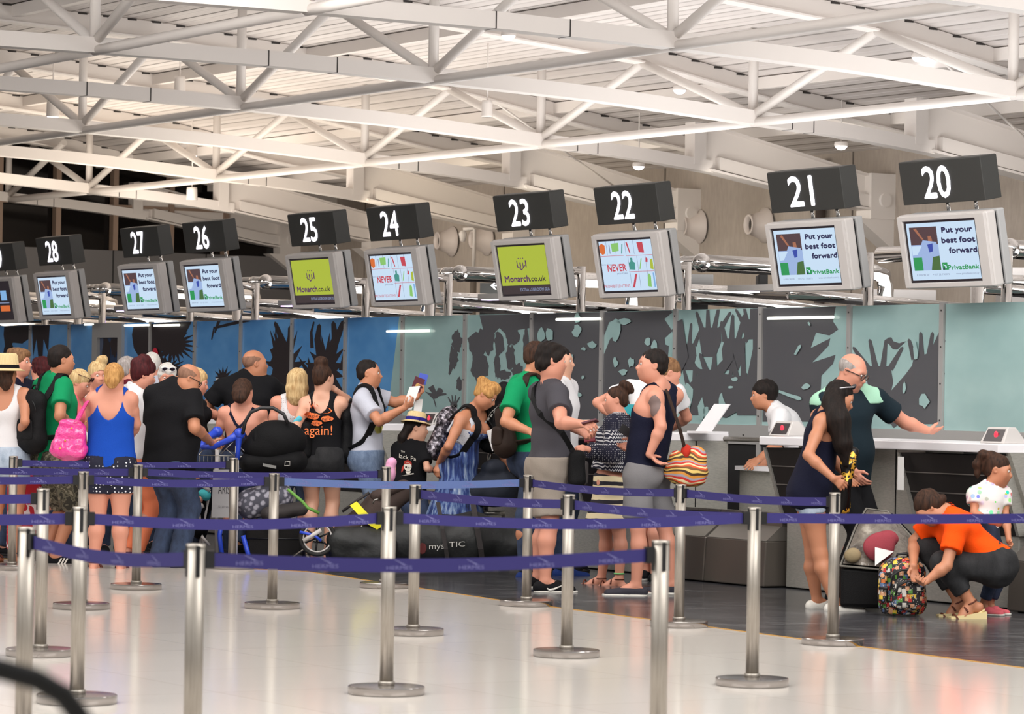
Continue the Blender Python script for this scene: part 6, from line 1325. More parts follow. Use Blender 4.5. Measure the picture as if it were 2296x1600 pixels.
p.tee(BLACKC, sleeve=.7, hem=-.02, seed=44, loose=.02); p.legs(JEANS, 'jeans', 1.0, seed=45); p.shoe(BLACKC, RUB_B); p.hair('fringe_bald', HAIR['stubble'], 20)
p = Fig('bald man in a black T-shirt and jeans holding the trolley handle', 1.72, 150, feet=(385, 1271), sex='m', skin='tan', fat=1.42, belly=.12, syaw=158, head=dict(yaw=112, pitch=-30),
        J=dict(pelvis=(380, 1036, 0), neck=(398, 868, 0), head=(424, 848, -.05), shR=(428, 888, -.05), shL=(346, 886, .05), elR=(436, 958, 'n'), wrR=(474, 992, .42), elL=(345, 965, .1), wrL=(400, 1000, .3)), hdir=dict(R=(496, 1003, .05)), curl=(1.0, 1.1))
p.tee(BLACKC, sleeve=.8, hem=-.03, seed=46, loose=.025, fold=.006, th=.018); p.legs(JEANS, 'jeans', 1.0, th=.02, seed=47, flare=.015); p.shoe(BLACKC, RUB_B); p.hair('fringe_bald', HAIR['stubble'], 21); p.brows(HAIR['grey']); p.facegear(MATS['spectacle_lens'], MATS['spectacle_rim'], 0, 0, 'glasses'); BALD = p
p = Fig('fair haired person in black mostly hidden behind the bald man in jeans', 1.66, 100, base=(452, 28.7), sex='f', skin='pink', hfine=.012, head=dict(yaw=95, pitch=-15), J=dict(neck=(428, 892, 0), head=(441, 856, 0), shR=(436, 905, -.1), elR=(470, 925, .0), wrR=(500, 938, .1)))
p.tee(BLACKC, sleeve=.5, hem=-.02, seed=48); p.legs(JEANS, 'jeans', 1.0, seed=49); p.shoe(BLACKC, RUB_B); p.hair('short', HAIR['blonde'], 22, vol=.05)
p = Fig('pale haired person with white sunglasses pushed up on the head', 1.64, 20, base=(372, 30.2), sex='f', skin='pink', hfine=.014, head=dict(yaw=15, pitch=-12), J=dict(neck=(372, 878, 0), head=(374, 844, 0)))
p.tee(MAROON, sleeve=.5, seed=50); p.legs(JEANS, 'jeans', 1.0, seed=51); p.shoe(BLACKC, RUB_B); p.hair('mop', HAIR['white'], 23, vol=.02); p.facegear(MATS['lens_dark'], MATS['white_frame'], .40, -.06)
p = Fig('white haired person just right of the dark red bun', 1.72, 160, base=(342, 31.4), sex='m', skin='pink', hfine=.014, J=dict(neck=(338, 855, 0), head=(342, 818, 0)))
p.tee(LGREY, sleeve=.5, seed=52); p.legs(JEANS, 'jeans', 1.0, seed=53); p.shoe(BLACKC, RUB_B); p.hair('short', HAIR['white'], 24, vol=.02)
p = Fig('grey haired man in maroon behind the woman in the blue top', 1.72, 100, base=(290, 29.6), sex='m', skin='pink', hfine=.014, head=dict(yaw=120), J=dict(neck=(288, 866, 0), head=(289, 828, 0)))
p.tee(MAROON, sleeve=.5, seed=54); p.legs(JEANS, 'jeans', 1.0, seed=55); p.shoe(BLACKC, RUB_B); p.hair('short', HAIR['grey'], 25)
# ------------------------------------------------------------ left group
p = Fig('woman with a dark red bun in a white top and coral trousers', 1.68, 118, feet=(306, 1262), sex='f', skin='pink', hfine=.01, syaw=125, head=dict(yaw=110, pitch=-14), J=dict(pelvis=(304, 1030, 0), neck=(304, 872, 0), head=(322, 840, -.02), shR=(300, 896, -.1), elR=(316, 950, .0), wrR=(330, 990, .1)))
p.tee(WHITEC, 'white_top', sleeve=.45, hem=-.0, seed=56, loose=.02); p.skirt(PALEP, 'pale_peplum', .03, .10, .08, .09, seed=57); p.legs(CORALC, 'coral_trousers', .96, th=.010, flare=.0, seed=58, fold=.008); p.sandal(BROWNL, MATS['sandal_sole']); p.hair('up', HAIR['red'], 26, bun=[((0, -.12, .52), .30), ((0, -.34, .34), .28), ((.0, .14, .34), .25)], vol=.04)
p = Fig('woman in a royal blue top and polka dot shorts seen from behind', 1.67, 178, feet=(240, 1274), sex='f', skin='pink', fat=1.38, hfine=.01, head=dict(yaw=178, pitch=-8),
        J=dict(pelvis=(247, 1040, 0), neck=(250, 878, 0), head=(256, 846, -.02), shL=(210, 896, 0), shR=(292, 896, 0), elL=(202, 950, .1), elR=(304, 950, .08), wrL=(215, 985, .25), wrR=(290, 985, .25), knL=(220, 1160, .02), knR=(270, 1160, 0), anL=(210, 1262, .0), anR=(270, 1264, 0)))
p.tank(BLUET, hem=-.02, back=.17, front=.1, wide=.068, seed=59, loose=.018, fold=.005); p.legs(POLKA, 'polka_dot_shorts', f=.26, th=.018, flare=.02, seed=60); p.sandal(BROWNL, MATS['sandal_sole']); p.hair('up', HAIR['ginger'], 27, tail=[((0, -.25, .28), .25), ((0, -.42, .12), .27), ((0.0, -.46, -.2), .25), ((.0, -.44, -.42), .15)], vol=.02); BLUEW = p
m_ = MB()
p = Fig('blonde woman with a topknot facing the camera', 1.66, 8, base=(218, 29.2), sex='f', skin='pink', hfine=.012, head=dict(yaw=25, pitch=-8), J=dict(neck=(215, 876, 0), head=(220, 840, -.03)))
p.tank(WHITEC, hem=-.02, back=.1, front=.16, seed=61); p.legs(JEANS, 'jeans', 1.0, seed=62); p.shoe(BLACKC, RUB_B); p.hair('up', HAIR['blonde'], 28, bun=[((.14, -.05, .60), .24)], vol=.05); p.brows(HAIR['lbrown'])
p = Fig('blonde woman with sunglasses on her hair and a coral strap top', 1.60, 80, base=(170, 28.3), sex='f', skin='pink', hfine=.012, head=dict(yaw=82, pitch=-26), J=dict(neck=(166, 890, 0), head=(180, 858, -.03)))
p.tank(PINKC, hem=-.02, back=.12, front=.12, seed=63); p.legs(JEANS, 'jeans', 1.0, seed=64); p.shoe(BLACKC, RUB_B); p.hair('up', HAIR['blonde'], 29, bun=[((0, -.3, .12), .25)], vol=.03); p.facegear(MATS['lens_dark'], mat('brown_frame', srgb(90, 44, 30), .4), .32, -.06)
p = Fig('man in a green T-shirt and camouflage shorts with a black backpack', 1.80, 138, feet=(125, 1262), sex='m', skin='tan', fat=1.1, hfine=.01, head=dict(yaw=118, pitch=-4), J=dict(pelvis=(122, 1030, 0), neck=(124, 850, 0), head=(138, 806, -.02), shR=(140, 866, -.08), shL=(94, 868, .1), elR=(134, 932, 'n'), wrR=(160, 955, .1), anR=(122, 1246, 0), anL=(100, 1240, .1)), foot=dict(yawR=-46))
p.tee(GREEN, sleeve=.66, hem=-.02, seed=65, loose=.01); p.legs(CAMO, 'camouflage_shorts', f=.49, th=.024, flare=.028, seed=66); p.hair('short', HAIR['dark'], 30); p.shoe(BLACKC, RUB_W, stripe=RUB_W, name='sneaker'); GREEN1 = p
p = Fig('person with dark red hair behind the green T-shirt man', 1.70, -150, base=(94, 30.2), sex='f', skin='pink', hfine=.014, head=dict(yaw=-130), J=dict(neck=(90, 868, 0), head=(94, 830, 0)))
p.tee(NAVY, sleeve=.5, seed=67); p.legs(JEANS, 'jeans', 1.0, seed=68); p.shoe(BLACKC, RUB_B); p.hair('mop', HAIR['red'], 31, vol=.04)
p = Fig('curly haired man in navy behind the straw hat woman', 1.76, 70, base=(34, 28.8), sex='m', skin='pink', hfine=.014, head=dict(yaw=82), J=dict(neck=(34, 858, 0), head=(42, 812, 0)))
p.tee(NAVY, sleeve=.5, seed=69); p.legs(JEANS, 'jeans', 1.0, seed=70); p.shoe(BLACKC, RUB_B); p.hair('mop', HAIR['lbrown'], 32)
p = Fig('woman in a straw fedora, white tank top and denim shorts', 1.64, 172, feet=(4, 1262), sex='f', skin='tan', fat=1.06, hfine=.01, head=dict(yaw=165), J=dict(pelvis=(14, 1028, 0), neck=(12, 876, 0), head=(14, 834, -.02), elR=(56, 945, 'n'), wrR=(40, 985, .1)))
p.tank(WHITEC, hem=.0, back=.13, front=.1, seed=71, wide=.06); p.legs(JEANW, 'denim_shorts', f=.22, th=.018, flare=.02, seed=72, waist=.06); p.sandal(BROWNL, MATS['sandal_sole']); p.hair('long', HAIR['brown'], 33, tail=[((0, -.2, -.05), .34), ((-.1, -.28, -.4), .26), ((-.12, -.28, -.62), .16)]); hat(p, BLACKC, 0, .74, .48, .62, .12); HATW = p
# ================================================================ bags carried by the travellers
NYL = cloth('black_nylon', srgb(17, 17, 19), .6, .5); NYLG = cloth('grey_nylon', srgb(62, 58, 58), .7); ZIP = mat('zip_metal', srgb(170, 168, 164), .35, .8)
def soft(name, prims, m, loc, label=None, cat=None, parent=None, h=.01, fold=.006, seed=1, ff=(26, 26, 26), planes=(), subs=()):
    ds = (lambda X, Y, Z: fold*noise3(X-loc[0], Y-loc[1], Z, ff, seed, 6)) if fold else None
    o = mk(name, surf(prims, h, disp=ds, planes=planes, subs=subs), m, parent, loc)
    if label: tag(o, label, cat)
    return o
def ridge(m, pts, r=.004): m.tube(pts, r, 6)
def backpack(f, label, m, hgt=.46, w=.15, d=.095, drop=.0, side=0, pocket=True, straps=(1, -1), off=.15, sm_=None):
    U, B, Lf = f.up, -f.fwd, f.left; c = f.neck.lerp(f.pel, .5)+B*(off*f.H/1.75+d*.9)-UP*drop+Lf*side; loc = V(c.x, c.y, max(c.z-hgt/2, 0))
    root = empty('backpack', loc, label, 'backpack')
    T = lambda a, b, e: c+Lf*a+B*b+U*e
    soft('main_bag', [slab(T(0, 0, -hgt*.34), T(0, -.01, hgt*.26), Lf, w, d, w*.88, d*.8, .04), ell(T(0, 0, -hgt*.36), (w, d, .1), (Lf, B, U), .05), ell(T(0, -.01, hgt*.3), (w*.86, d*.78, .1), (Lf, B, U), .05)], m, loc, parent=root)
    if pocket: soft('front_pocket', [slab(T(0, d*.82, -hgt*.3), T(0, d*.82, -hgt*.04), Lf, w*.75, .035, w*.7, .03, .03)], m, loc, parent=root, seed=2, fold=.003)
    b = MB(); b.tube([T(w*.8*math.cos(a), d*.62, hgt*.12+.12*math.sin(a)) for a in [math.pi*i/12 for i in range(13)]], .004, 6); b.tube([T(-.03, -.02, hgt*.5), T(-.02, -.03, hgt*.56), T(.02, -.03, hgt*.56), T(.03, -.02, hgt*.5)], .008, 8); b.build('zip_and_loop', BLACKP, root, loc=loc)
    H = f.H
    for sg in straps:
        sh = f.neck+Lf*(sg*.065*H)-U*.005*H; pts = [T(sg*w*.5, -d*.6, hgt*.3), sh+B*.05*H+U*.022*H, sh+U*.040*H, sh+f.fwd*.050*H+U*.018*H, sh+f.fwd*.092*H-U*.06*H+Lf*(sg*.012*H), sh+f.fwd*.088*H-U*.15*H+Lf*(sg*.04*H), sh+f.fwd*.01*H-U*.24*H+Lf*(sg*.055*H), T(sg*w*.8, -d*.5, -hgt*.3)]
        sm = []
        for i in range(len(pts)-1):
            p0, p1, p2, p3 = pts[max(i-1, 0)], pts[i], pts[i+1], pts[min(i+2, len(pts)-1)]
            for q in range(4):
                t = q/4; sm.append(.5*((2*p1)+(p2-p0)*t+(2*p0-5*p1+4*p2-p3)*t*t+(3*p1-p0-3*p2+p3)*t**3))
        sm.append(pts[-1]); sm = sm[:1]+hug(f, sm[3:-2], .026)+sm[-1:]; band(f, sm, .055, .012, 'shoulder_strap', sm_ or m, root)
    return root
backpack(GREEN1, 'black backpack worn by the man in the green T-shirt at the left', NYL, .50, .15, .10)
backpack(PASSM, 'black backpack worn by the man in the pale grey T-shirt', NYL, .50, .14, .075, drop=.07, off=.10)
backpack(GREENMAN2, 'dark brown sling backpack on the green T-shirt man in the middle', cloth('brown_nylon', srgb(44, 32, 26), .6), .40, .12, .08, drop=.08, straps=(-1,))
SEQ = NB('silver_sequin', .3); a_ = SEQ.noise(SEQ.mapping(), 26, 4, .7); SEQ.color(SEQ.ramp(a_, [(.42, srgb(24, 22, 26)), (.52, srgb(96, 90, 100)), (.62, srgb(215, 210, 220))])); SEQ.b.inputs['Metallic'].default_value = .4; SEQ.bump(a_, .6, .02); SEQ = SEQ.m
backpack(DRESSW, 'glittering silver and black backpack on the leaning woman in the dress', SEQ, .44, .15, .09, drop=.02, pocket=False, sm_=NYL)
# sling bag of the charcoal T-shirt man
f = GREYMAN; a_ = at(1294, 1046, f.Y0-.16); loc = V(a_.x, a_.y, a_.z-.14); root = empty('sling_bag', loc, 'black sling bag hanging at the hip of the charcoal T-shirt man', 'bag')
soft('pouch', [slab(a_-UP*.10, a_+UP*.08, f.fwd, .07, .05, .06, .045, .03)], NYL, loc, parent=root, seed=3); soft('mesh_pocket', [slab(a_-UP*.11+f.fwd*.05, a_+UP*.02+f.fwd*.06, f.fwd, .04, .03, .03, .025, .03)], NYLG, loc, parent=root, fold=0)
band(f, [a_+UP*.08]+hug(f, [f.pel+f.fwd*.10-f.left*.17+UP*.10, f.wst-f.left*.165+UP*.06, f.pel.lerp(f.neck, .65)-f.left*.12-f.fwd*.135, f.pel.lerp(f.neck, .85)+f.left*.01-f.fwd*.13, f.neck+f.left*.10-f.fwd*.075+UP*.0, f.neck+f.left*.11+UP*.035], .036), .04, .010, 'shoulder_strap', NYL, root)
# striped bag
SW = NB('swirl_stripes', .7); vv = SW.mapping((1, 1, 1)); wv = SW.n('ShaderNodeTexWave'); wv.wave_type = 'BANDS'; wv.bands_direction = 'Z'; wv.inputs['Scale'].default_value = 3.2; wv.wave_profile = 'SAW'; wv.inputs['Distortion'].default_value = 5; wv.inputs['Detail'].default_value = 1; wv.inputs['Detail Scale'].default_value = 1.6; SW.l(vv, wv.inputs['Vector'])
SW.color(SW.ramp(wv.outputs['Fac'], [(0, srgb(70, 48, 30)), (.14, srgb(228, 196, 110)), (.26, srgb(120, 80, 40)), (.38, srgb(226, 90, 40)), (.5, srgb(236, 220, 170)), (.62, srgb(210, 50, 44)), (.74, srgb(170, 160, 170)), (.86, srgb(222, 150, 60))], 'CONSTANT')); SW = SW.m
f = TANK; Yb = f.Y0-.10; a_ = at(1540, 1050, Yb); loc = V(a_.x, a_.y, a_.z-.14); root = empty('shoulder_bag', loc, 'slouchy striped shoulder bag in orange and brown swirls on the man in the tank top', 'bag')
ax3 = (V(1, 0, 0), V(0, 1, 0), V(0, 0, 1))
soft('pouch', [ell(at(1538, 1058, Yb), (.165, .09, .085), ax3, .05), ell(at(1518, 1032, Yb-.02), (.06, .07, .075), ax3, .05), ell(at(1560, 1026, Yb+.02), (.08, .07, .09), ax3, .05), ell(at(1545, 1078, Yb), (.12, .07, .04), ax3, .04)], SW, loc, parent=root, h=.008, fold=.005, ff=(30, 30, 20), subs=[ell(at(1538, 1012, Yb), (.035, .05, .07), ax3)])
soft('red_lining', [ell(at(1540, 1014, Yb+.02), (.045, .03, .06), ax3)], cloth('lining_red', srgb(196, 58, 44)), loc, parent=root, fold=.003)
sh = f.j['shR']
band(f, [at(1534, 1000, Yb), at(1524, 960, f.Y0-.16), at(1510, 920, f.Y0-.15), at(1497, 882, f.Y0-.10), at(1487, 864, f.Y0-.02), at(1480, 862, f.Y0+.06)], .03, .006, 'shoulder_strap', cloth('strap_brown', srgb(58, 44, 38)), root)
# pink handbag of the woman in the blue top
PVC = NB('pink_patent', .18); nn = PVC.noise(PVC.mapping(), 16, 3); PVC.b.inputs['Base Color'].default_value = srgb(236, 64, 150); PVC.b.inputs['Coat Weight'].default_value = .8; PVC.bump(nn, .9, .03); PVC = PVC.m
f = BLUEW; Yb = f.Y0-.10; a_ = at(154, 985, Yb); loc = V(a_.x, a_.y, a_.z-.18); root = empty('handbag', loc, 'shiny hot pink quilted handbag on the shoulder of the woman in blue', 'handbag')
soft('body', [slab(at(152, 1010, Yb), at(162, 955, Yb), V(1, 0, 0), .145, .08, .11, .06, .04), ell(at(153, 1008, Yb), (.148, .08, .07), ax3, .04)], PVC, loc, parent=root, h=.009, fold=.010, ff=(40, 40, 40), seed=8)
for dx in (0, .05): MB().ribbon([at(170+dx*60, 945, Yb-.06+dx), at(186+dx*40, 915, Yb-.05+dx), at(200, 893, f.Y0-.02+dx), at(206, 884, f.Y0+.03+dx)], V(.04, 0, .02), V(0, .012, 0)).build('handle', PVC, root, loc=loc)
m = MB()
for px_, py_ in ((146, 988), (160, 960), (193, 945), (135, 1005)): m.ball(at(px_, py_, Yb-.085), .008, 8, 6)
m.build('stud', mat('gold', srgb(220, 176, 90), .25, .9), root, loc=loc)
# black shoulder bag with turquoise bow
f = BUNW; Yb = f.Y0-.14; a_ = at(672, 985, Yb); loc = V(a_.x, a_.y, a_.z-.15); root = empty('shoulder_bag', loc, 'black shoulder bag with a turquoise bow on the bun woman\'s left side', 'bag')
soft('body', [slab(at(676, 1015, Yb), at(684, 955, Yb), V(1, .3, 0), .09, .06, .06, .045, .04)], NYL, loc, parent=root); MB().ribbon([at(682, 950, Yb), at(684, 925, f.Y0-.10), at(688, 902, f.Y0-.03), at(690, 892, f.Y0+.02)], V(.018, 0, 0), V(0, .006, 0)).build('shoulder_strap', NYL, root, loc=loc)
soft('turquoise_bow', [ell(at(664, 948, Yb-.07), (.03, .02, .035), ax3), ell(at(671, 938, Yb-.07), (.025, .02, .025), ax3)], cloth('turquoise', srgb(90, 190, 210)), loc, parent=root, h=.006, fold=.004, ff=(90, 90, 90))
# gold sequin scarf of the long haired woman
GS = NB('gold_black_sequin', .3); v5 = GS.n('ShaderNodeTexVoronoi'); v5.inputs['Scale'].default_value = 75; GS.l(GS.mapping(), v5.inputs['Vector']); bw = GS.noise(GS.mapping(), 9, 1); GS.color(GS.mix(GS.math('MULTIPLY', GS.math('GREATER_THAN', bw, .5), GS.math('GREATER_THAN', v5.outputs['Color'], .4)), srgb(18, 14, 14), srgb(216, 164, 56))); GS.b.inputs['Metallic'].default_value = .5; GS = GS.m
Yb = LONGG.Y0-.16; a_ = at(1900, 1060, Yb)
soft('sequin_scarf', [slab(at(1905, 1010, Yb+.05), at(1902, 1040, Yb), V(1, 0, 0), .065, .035, .05, .03, .03), slab(at(1902, 1040, Yb), at(1898, 1085, Yb-.02), V(1, 0, 0), .05, .03, .03, .03, .03), slab(at(1898, 1085, Yb-.02), at(1889, 1142, Yb), V(1, 0, 0), .03, .03, .055, .03, .03)], GS, V(a_.x, a_.y, at(1889, 1150, Yb).z), 'gold and black sequin scarf held by the long haired young woman', 'scarf', h=.008, fold=.006, ff=(50, 50, 25))
# documents, phone
PASS = mat('passport_maroon', srgb(84, 18, 36), .5); PAPER = mat('paper_white', srgb(240, 238, 236), .8)
def card(name, c, ux, uy, w, h, m, lab, cat, th=.004): return tag(MB().box(c, Vector(ux).normalized()*w/2, Vector(uy).normalized()*h/2, Vector(ux).cross(Vector(uy)).normalized()*th/2).build(name, m, loc=c), lab, cat)
f = PASSM; Yh = f.j['handL'].y
card('paper', at(921, 892, f.j['handR'].y+.02), V(1, .1, .1), V(.35, 0, 1), .09, .21, PAPER, 'folded white papers held by the man in the pale grey T-shirt', 'papers')
card('paper', at(937, 915, Yh+.03), V(1, .1, 0), V(.1, 0, 1), .07, .16, PAPER, 'white paper sheet hanging below the raised passports', 'papers')
c_ = at(937, 862, Yh-.02); o = card('passport', c_, V(1, 0, -.35), V(.35, 0, 1), .09, .125, PASS, 'maroon passport with a gold crest held up beside the papers', 'passport')
m = MB(); m.ball(c_+V(0, -.003, -.01), (.022, .001, .022), 12, 6); m.build('gold_crest', mat('gold_print', srgb(190, 150, 80), .5), o, loc=c_)
card('boarding_card', at(948, 849, Yh+.01), V(1, 0, -.25), V(.25, 0, 1), .075, .09, mat('card_blue', srgb(70, 90, 190), .5), 'blue boarding card sticking out above the maroon passport', 'card')
f = GREYMAN
card('passport', at(1323, 946, f.j['handR'].y), V(1, .1, .3), V(.25, .9, -.2), .11, .085, PASS, 'dark passport held out by the charcoal T-shirt man', 'passport', .012)
f = FAIRW
card('paper', at(1334, 968, f.Y0+.02), V(1, .2, -.15), V(.5, .3, .8), .13, .11, PAPER, 'white paper sheet held by the woman in the patterned sweater', 'papers')
card('passport', at(1324, 984, f.Y0-.03), V(1, .1, .1), V(0, .8, .5), .10, .07, mat('passport_red', srgb(110, 26, 44), .5), 'red passport held under the white sheet by the sweater woman', 'passport', .01)
card('phone', at(1410, 970, TANK.j['handR'].y-.02), V(.8, 0, -.5), V(.5, .5, .8), .15, .07, BLACKP, 'black mobile phone held out by the man in the tank top', 'phone', .01)
# ================================================================ luggage trolley and its load
BLU = mat('trolley_blue', srgb(42, 74, 200), .35); TGREY = mat('trolley_board', srgb(150, 148, 150), .5)
YT = 27.75; q = lambda x, y, dy=0: at(x, y, YT+dy)
b0 = G(520, 1268); root = empty('luggage_trolley', V(b0.x, YT, 0), 'luggage trolley with a blue plastic handle pushed by the bald man in jeans', 'trolley'); loc = root.location
m = MB(); m.tube([q(532, 1030), q(534, 1003), q(535, 985), q(537, 972)], [.02, .022, .028, .045], 14); m.ball(q(537, 972), .048); m.tube([q(536, 972), q(512, 986), q(478, 1002), q(456, 1002, .1)], [.036, .026, .022, .022], 14); m.tube([q(456, 1002, .1), q(452, 996, .25), q(470, 978, .45), q(487, 968, .5)], [.022, .022, .03, .04], 14); m.ball(q(487, 968, .5), .048); m.build('blue_handle', BLU, root)
m = MB(); m.tube([q(528, 1262), q(530, 1140), q(532, 1000)], .017, 12); m.build('upright_tube', MONF, root); m = MB(); m.tube([q(486, 1250, .5), q(486, 1100, .5), q(487, 975, .5)], .017, 12); m.build('upright_tube', MONF, root)
m = MB()
for a, b in (((446, 1020, 0), (522, 1022, 0)), ((446, 1020, 0), (462, 1000, .2)), ((522, 1022, 0), (560, 1024, 0)), ((538, 1002, 0), (562, 1024, 0)), ((446, 1048, 0), (562, 1050, 0)), ((495, 1017, 0), (523, 990, 0)), ((505, 1005, 0), (526, 1022, 0))): m.tube([q(*a), q(*b)], .004, 6)
for k in range(8): m.tube([q(540+k*3.1, 1024), q(540+k*3.1, 1048)], .0025, 5)
for k in range(8): m.tube([q(448+k*9, 1021), q(448+k*9, 1048)], .0025, 5)
m.build('wire_basket', STEEL, root)
m = MB(); m.hexa([q(474, 1160), q(520, 1160), q(520, 1160, .02), q(474, 1160, .02), q(478, 1052), q(520, 1052), q(520, 1052, .02), q(478, 1052, .02)]); put_text(m, 'ARIST', q(489, 1106, -.002), V(1, 0, 0), UP, .075, 1, width=.125); put_text(m, 'Suites', q(489, 1138, -.002), V(1, 0, 0), UP, .02, 2, width=.1); m.build('advert_board', [TGREY, mat('print_dark_grey', srgb(46, 44, 50), .6), mat('print_mid_grey', srgb(112, 110, 114), .6)], root)
m = MB(); m.box(q(600, 1262, .2)+UP*.02, V(.42, 0, 0), V(0, .24, 0), V(0, 0, .015)); m.build('platform', BLU, root)
m = MB(); m.tube([q(500, 1262), q(492, 1200), q(497, 1170)], .02, 10); m.tube([q(545, 1200), q(556, 1240), q(560, 1262)], .02, 10); m.build('blue_frame_tube', BLU, root)
for dx, dy in ((-.3, 0), (-.3, .4), (.33, 0), (.33, .4)):
    c_ = V(b0.x+.2+dx, YT+dy, .055); MB().cyl(c_-V(0, .02, 0), c_+V(0, .02, 0), .055, n=20).build('wheel', RUB_B, root)
# load
def case(name, x0, x1, y0, y1, dy, dep, m, lab, cat='suitcase', soft_=.0, fold=.004, seed=1, r=.05):
    a, b = at(x0, y1, YT+dy), at(x1, y0, YT+dy); c = (a+b)/2+V(0, dep/2, 0); w, h = abs(b.x-a.x)/2, abs(b.z-a.z)/2; loc = V(c.x, c.y, min(a.z, b.z)); root = empty(name, loc, lab, cat)
    rr = min(w, h, dep/2, r*1.6)*.98; prs = [cone(c+V(sx*(w-rr), sy*(dep/2-rr), -(h-rr)), c+V(sx*(w-rr), sy*(dep/2-rr), h-rr), rr, rr, .02) for sx in (-1, 1) for sy in (-1, 1)]
    mm = MB(); mm.box(c, V(w, 0, 0), V(0, dep/2, 0), V(0, 0, h)); o = mm.build('shell', m, root, loc=loc, bevel=r*.8)
    mm = MB(); z_ = c.z+h*.1; mm.tube([V(c.x-w, c.y-dep/2-.004, z_), V(c.x+w, c.y-dep/2-.004, z_)], .006, 6); mm.tube([c+V(-w*.3, -dep*.1, h), c+V(-w*.28, -dep*.1, h+.03), c+V(w*.28, -dep*.1, h+.03), c+V(w*.3, -dep*.1, h)], .012, 8); mm.build('zip_and_handle', BLACKP, root, loc=loc)
    return root, c, w, h, loc
case('suitcase', 548, 682, 1168, 1255, .0, .34, cloth('suitcase_black', srgb(22, 20, 20), .7), 'large black suitcase lying on the luggage trolley')
FLOR = NB('grey_floral', .7); v4 = FLOR.n('ShaderNodeTexVoronoi'); v4.inputs['Scale'].default_value = 20; FLOR.l(FLOR.mapping(), v4.inputs['Vector']); FLOR.color(FLOR.ramp(FLOR.math('ADD', v4.outputs['Distance'], FLOR.math('MULTIPLY', FLOR.noise(FLOR.mapping(), 30, 2), .3)), [(.35, srgb(170, 168, 180)), (.5, srgb(128, 126, 138)), (.62, srgb(74, 74, 86))], 'CONSTANT')); FLOR = FLOR.m
a_ = q(590, 1122, .1); soft('duffel_bag', [slab(q(562, 1130, .12), q(622, 1112, .12), V(0, 1, 0), .13, .13, .14, .13, .05)], FLOR, V(a_.x, a_.y, q(590, 1160).z), 'grey flower patterned soft bag on top of the black suitcase', 'bag', fold=.008)
a_ = q(640, 1145, .05); soft('folded_jacket', [slab(q(600, 1152, -.03), q(675, 1140, .05), V(0, 1, 0), .1, .06, .1, .06, .05)], NYLG, V(a_.x, a_.y, q(640, 1166).z), 'dark grey folded jacket lying under the flower patterned bag', 'jacket', fold=.008)
# child car seat
Yc = YT-.02; a_ = at(622, 1000, Yc); loc = V(a_.x, a_.y, at(622, 1054, Yc).z); root = empty('child_car_seat', loc, 'black child car seat with a hood and carrying handle on the trolley', 'car seat'); qc = lambda x, y, dy=0: at(x, y, Yc+dy)
CS = cloth('car_seat_black', srgb(15, 15, 17), .75); ay = (V(1, 0, 0), V(0, 1, 0), V(0, 0, 1))
soft('shell', [slab(qc(560, 1036, .1), qc(660, 1034, .1), V(0, 1, 0), .17, .09, .18, .11, .05), ell(qc(576, 990, .1), (.05, .15, .13), ay, .05)], CS, loc, parent=root, fold=.002)
soft('hood', [ell(qc(622, 988, .1), (.245, .19, .175), ay, .03), ell(qc(600, 1005, .1), (.22, .18, .13), ay, .03)], CS, loc, parent=root, fold=.006, ff=(20, 20, 20), planes=[(qc(622, 1040, .1), (0, 0, -1))])
MB().tube([qc(544, 972, -.03), qc(550, 945, -.03), qc(562, 924, -.03), qc(585, 914, -.03), qc(612, 914, -.03), qc(636, 928, -.03), qc(646, 950, -.03)], .015, 12).build('carry_handle', mat('handle_black', srgb(30, 30, 32), .4), root)
m = MB(); o_ = qc(592, 1044, -.12); m.box(o_+V(.045, 0, 0), V(.055, 0, -.01), V(0, .004, 0), V(0, 0, .012)); m.build('name_tag', mat('tag_grey', srgb(120, 120, 118), .6), root)
m = MB(); m.tube([qc(640, 1034, -.15), qc(650, 1034, -.15), qc(650, 1043, -.15), qc(638, 1044, -.15), qc(640, 1034, -.15)], .004, 6); m.build('buckle', ZIP, root)
# folded pushchair with large wheel
wc = at(712, 1205, YT-.22); loc = V(wc.x, wc.y, 0); root = empty('pushchair', loc, 'folded pushchair with a large black wheel and green bar beside the trolley', 'pushchair'); rw = .138; ex, ez = V(1, .12, 0).normalized(), UP
m = MB(); m.tube([wc+(ex*math.cos(a)+ez*math.sin(a))*rw for a in [2*math.pi*i/32 for i in range(33)]], .017, 10); wh = m.build('tyre', RUB_B, root)
m = MB(); m.tube([wc+(ex*math.cos(a)+ez*math.sin(a))*(rw-.022)+V(0, -.006, 0) for a in [2*math.pi*i/32 for i in range(33)]], .007, 8); m.build('rim', MONF, wh)
m = MB(); m.cyl(wc-V(0, .02, 0), wc+V(0, .02, 0), .022, n=16)
for k in range(6): a = k*math.pi/3+.3; m.tube([wc+(ex*math.cos(a)+ez*math.sin(a))*.015, wc+(ex*math.cos(a+.12)+ez*math.sin(a+.12))*(rw-.024)], .008, 6)
m.build('spokes', BLACKP, wh)
qp = lambda x, y, dy=-.26: at(x, y, YT+dy)
MB().tube([qp(720, 1188), qp(700, 1200), qp(680, 1212)], .018, 10).build('white_fork_tube', MONF, root); MB().tube([qp(672, 1192), qp(705, 1200), qp(720, 1212)], .012, 8).build('blue_tube', BLU, root)
MB().tube([qp(645, 1096), qp(678, 1124), qp(690, 1138), qp(716, 1150)], .013, 10).build('green_bar', mat('green_bar', srgb(96, 150, 60), .5), root); MB().tube([qp(640, 1262, -.1), qp(668, 1240, -.1), qp(690, 1225, -.1)], .008, 8).tube([qp(690, 1240, -.2), qp(692, 1262, -.2)], .02, 8).build('lower_frame', DSTEEL, root)
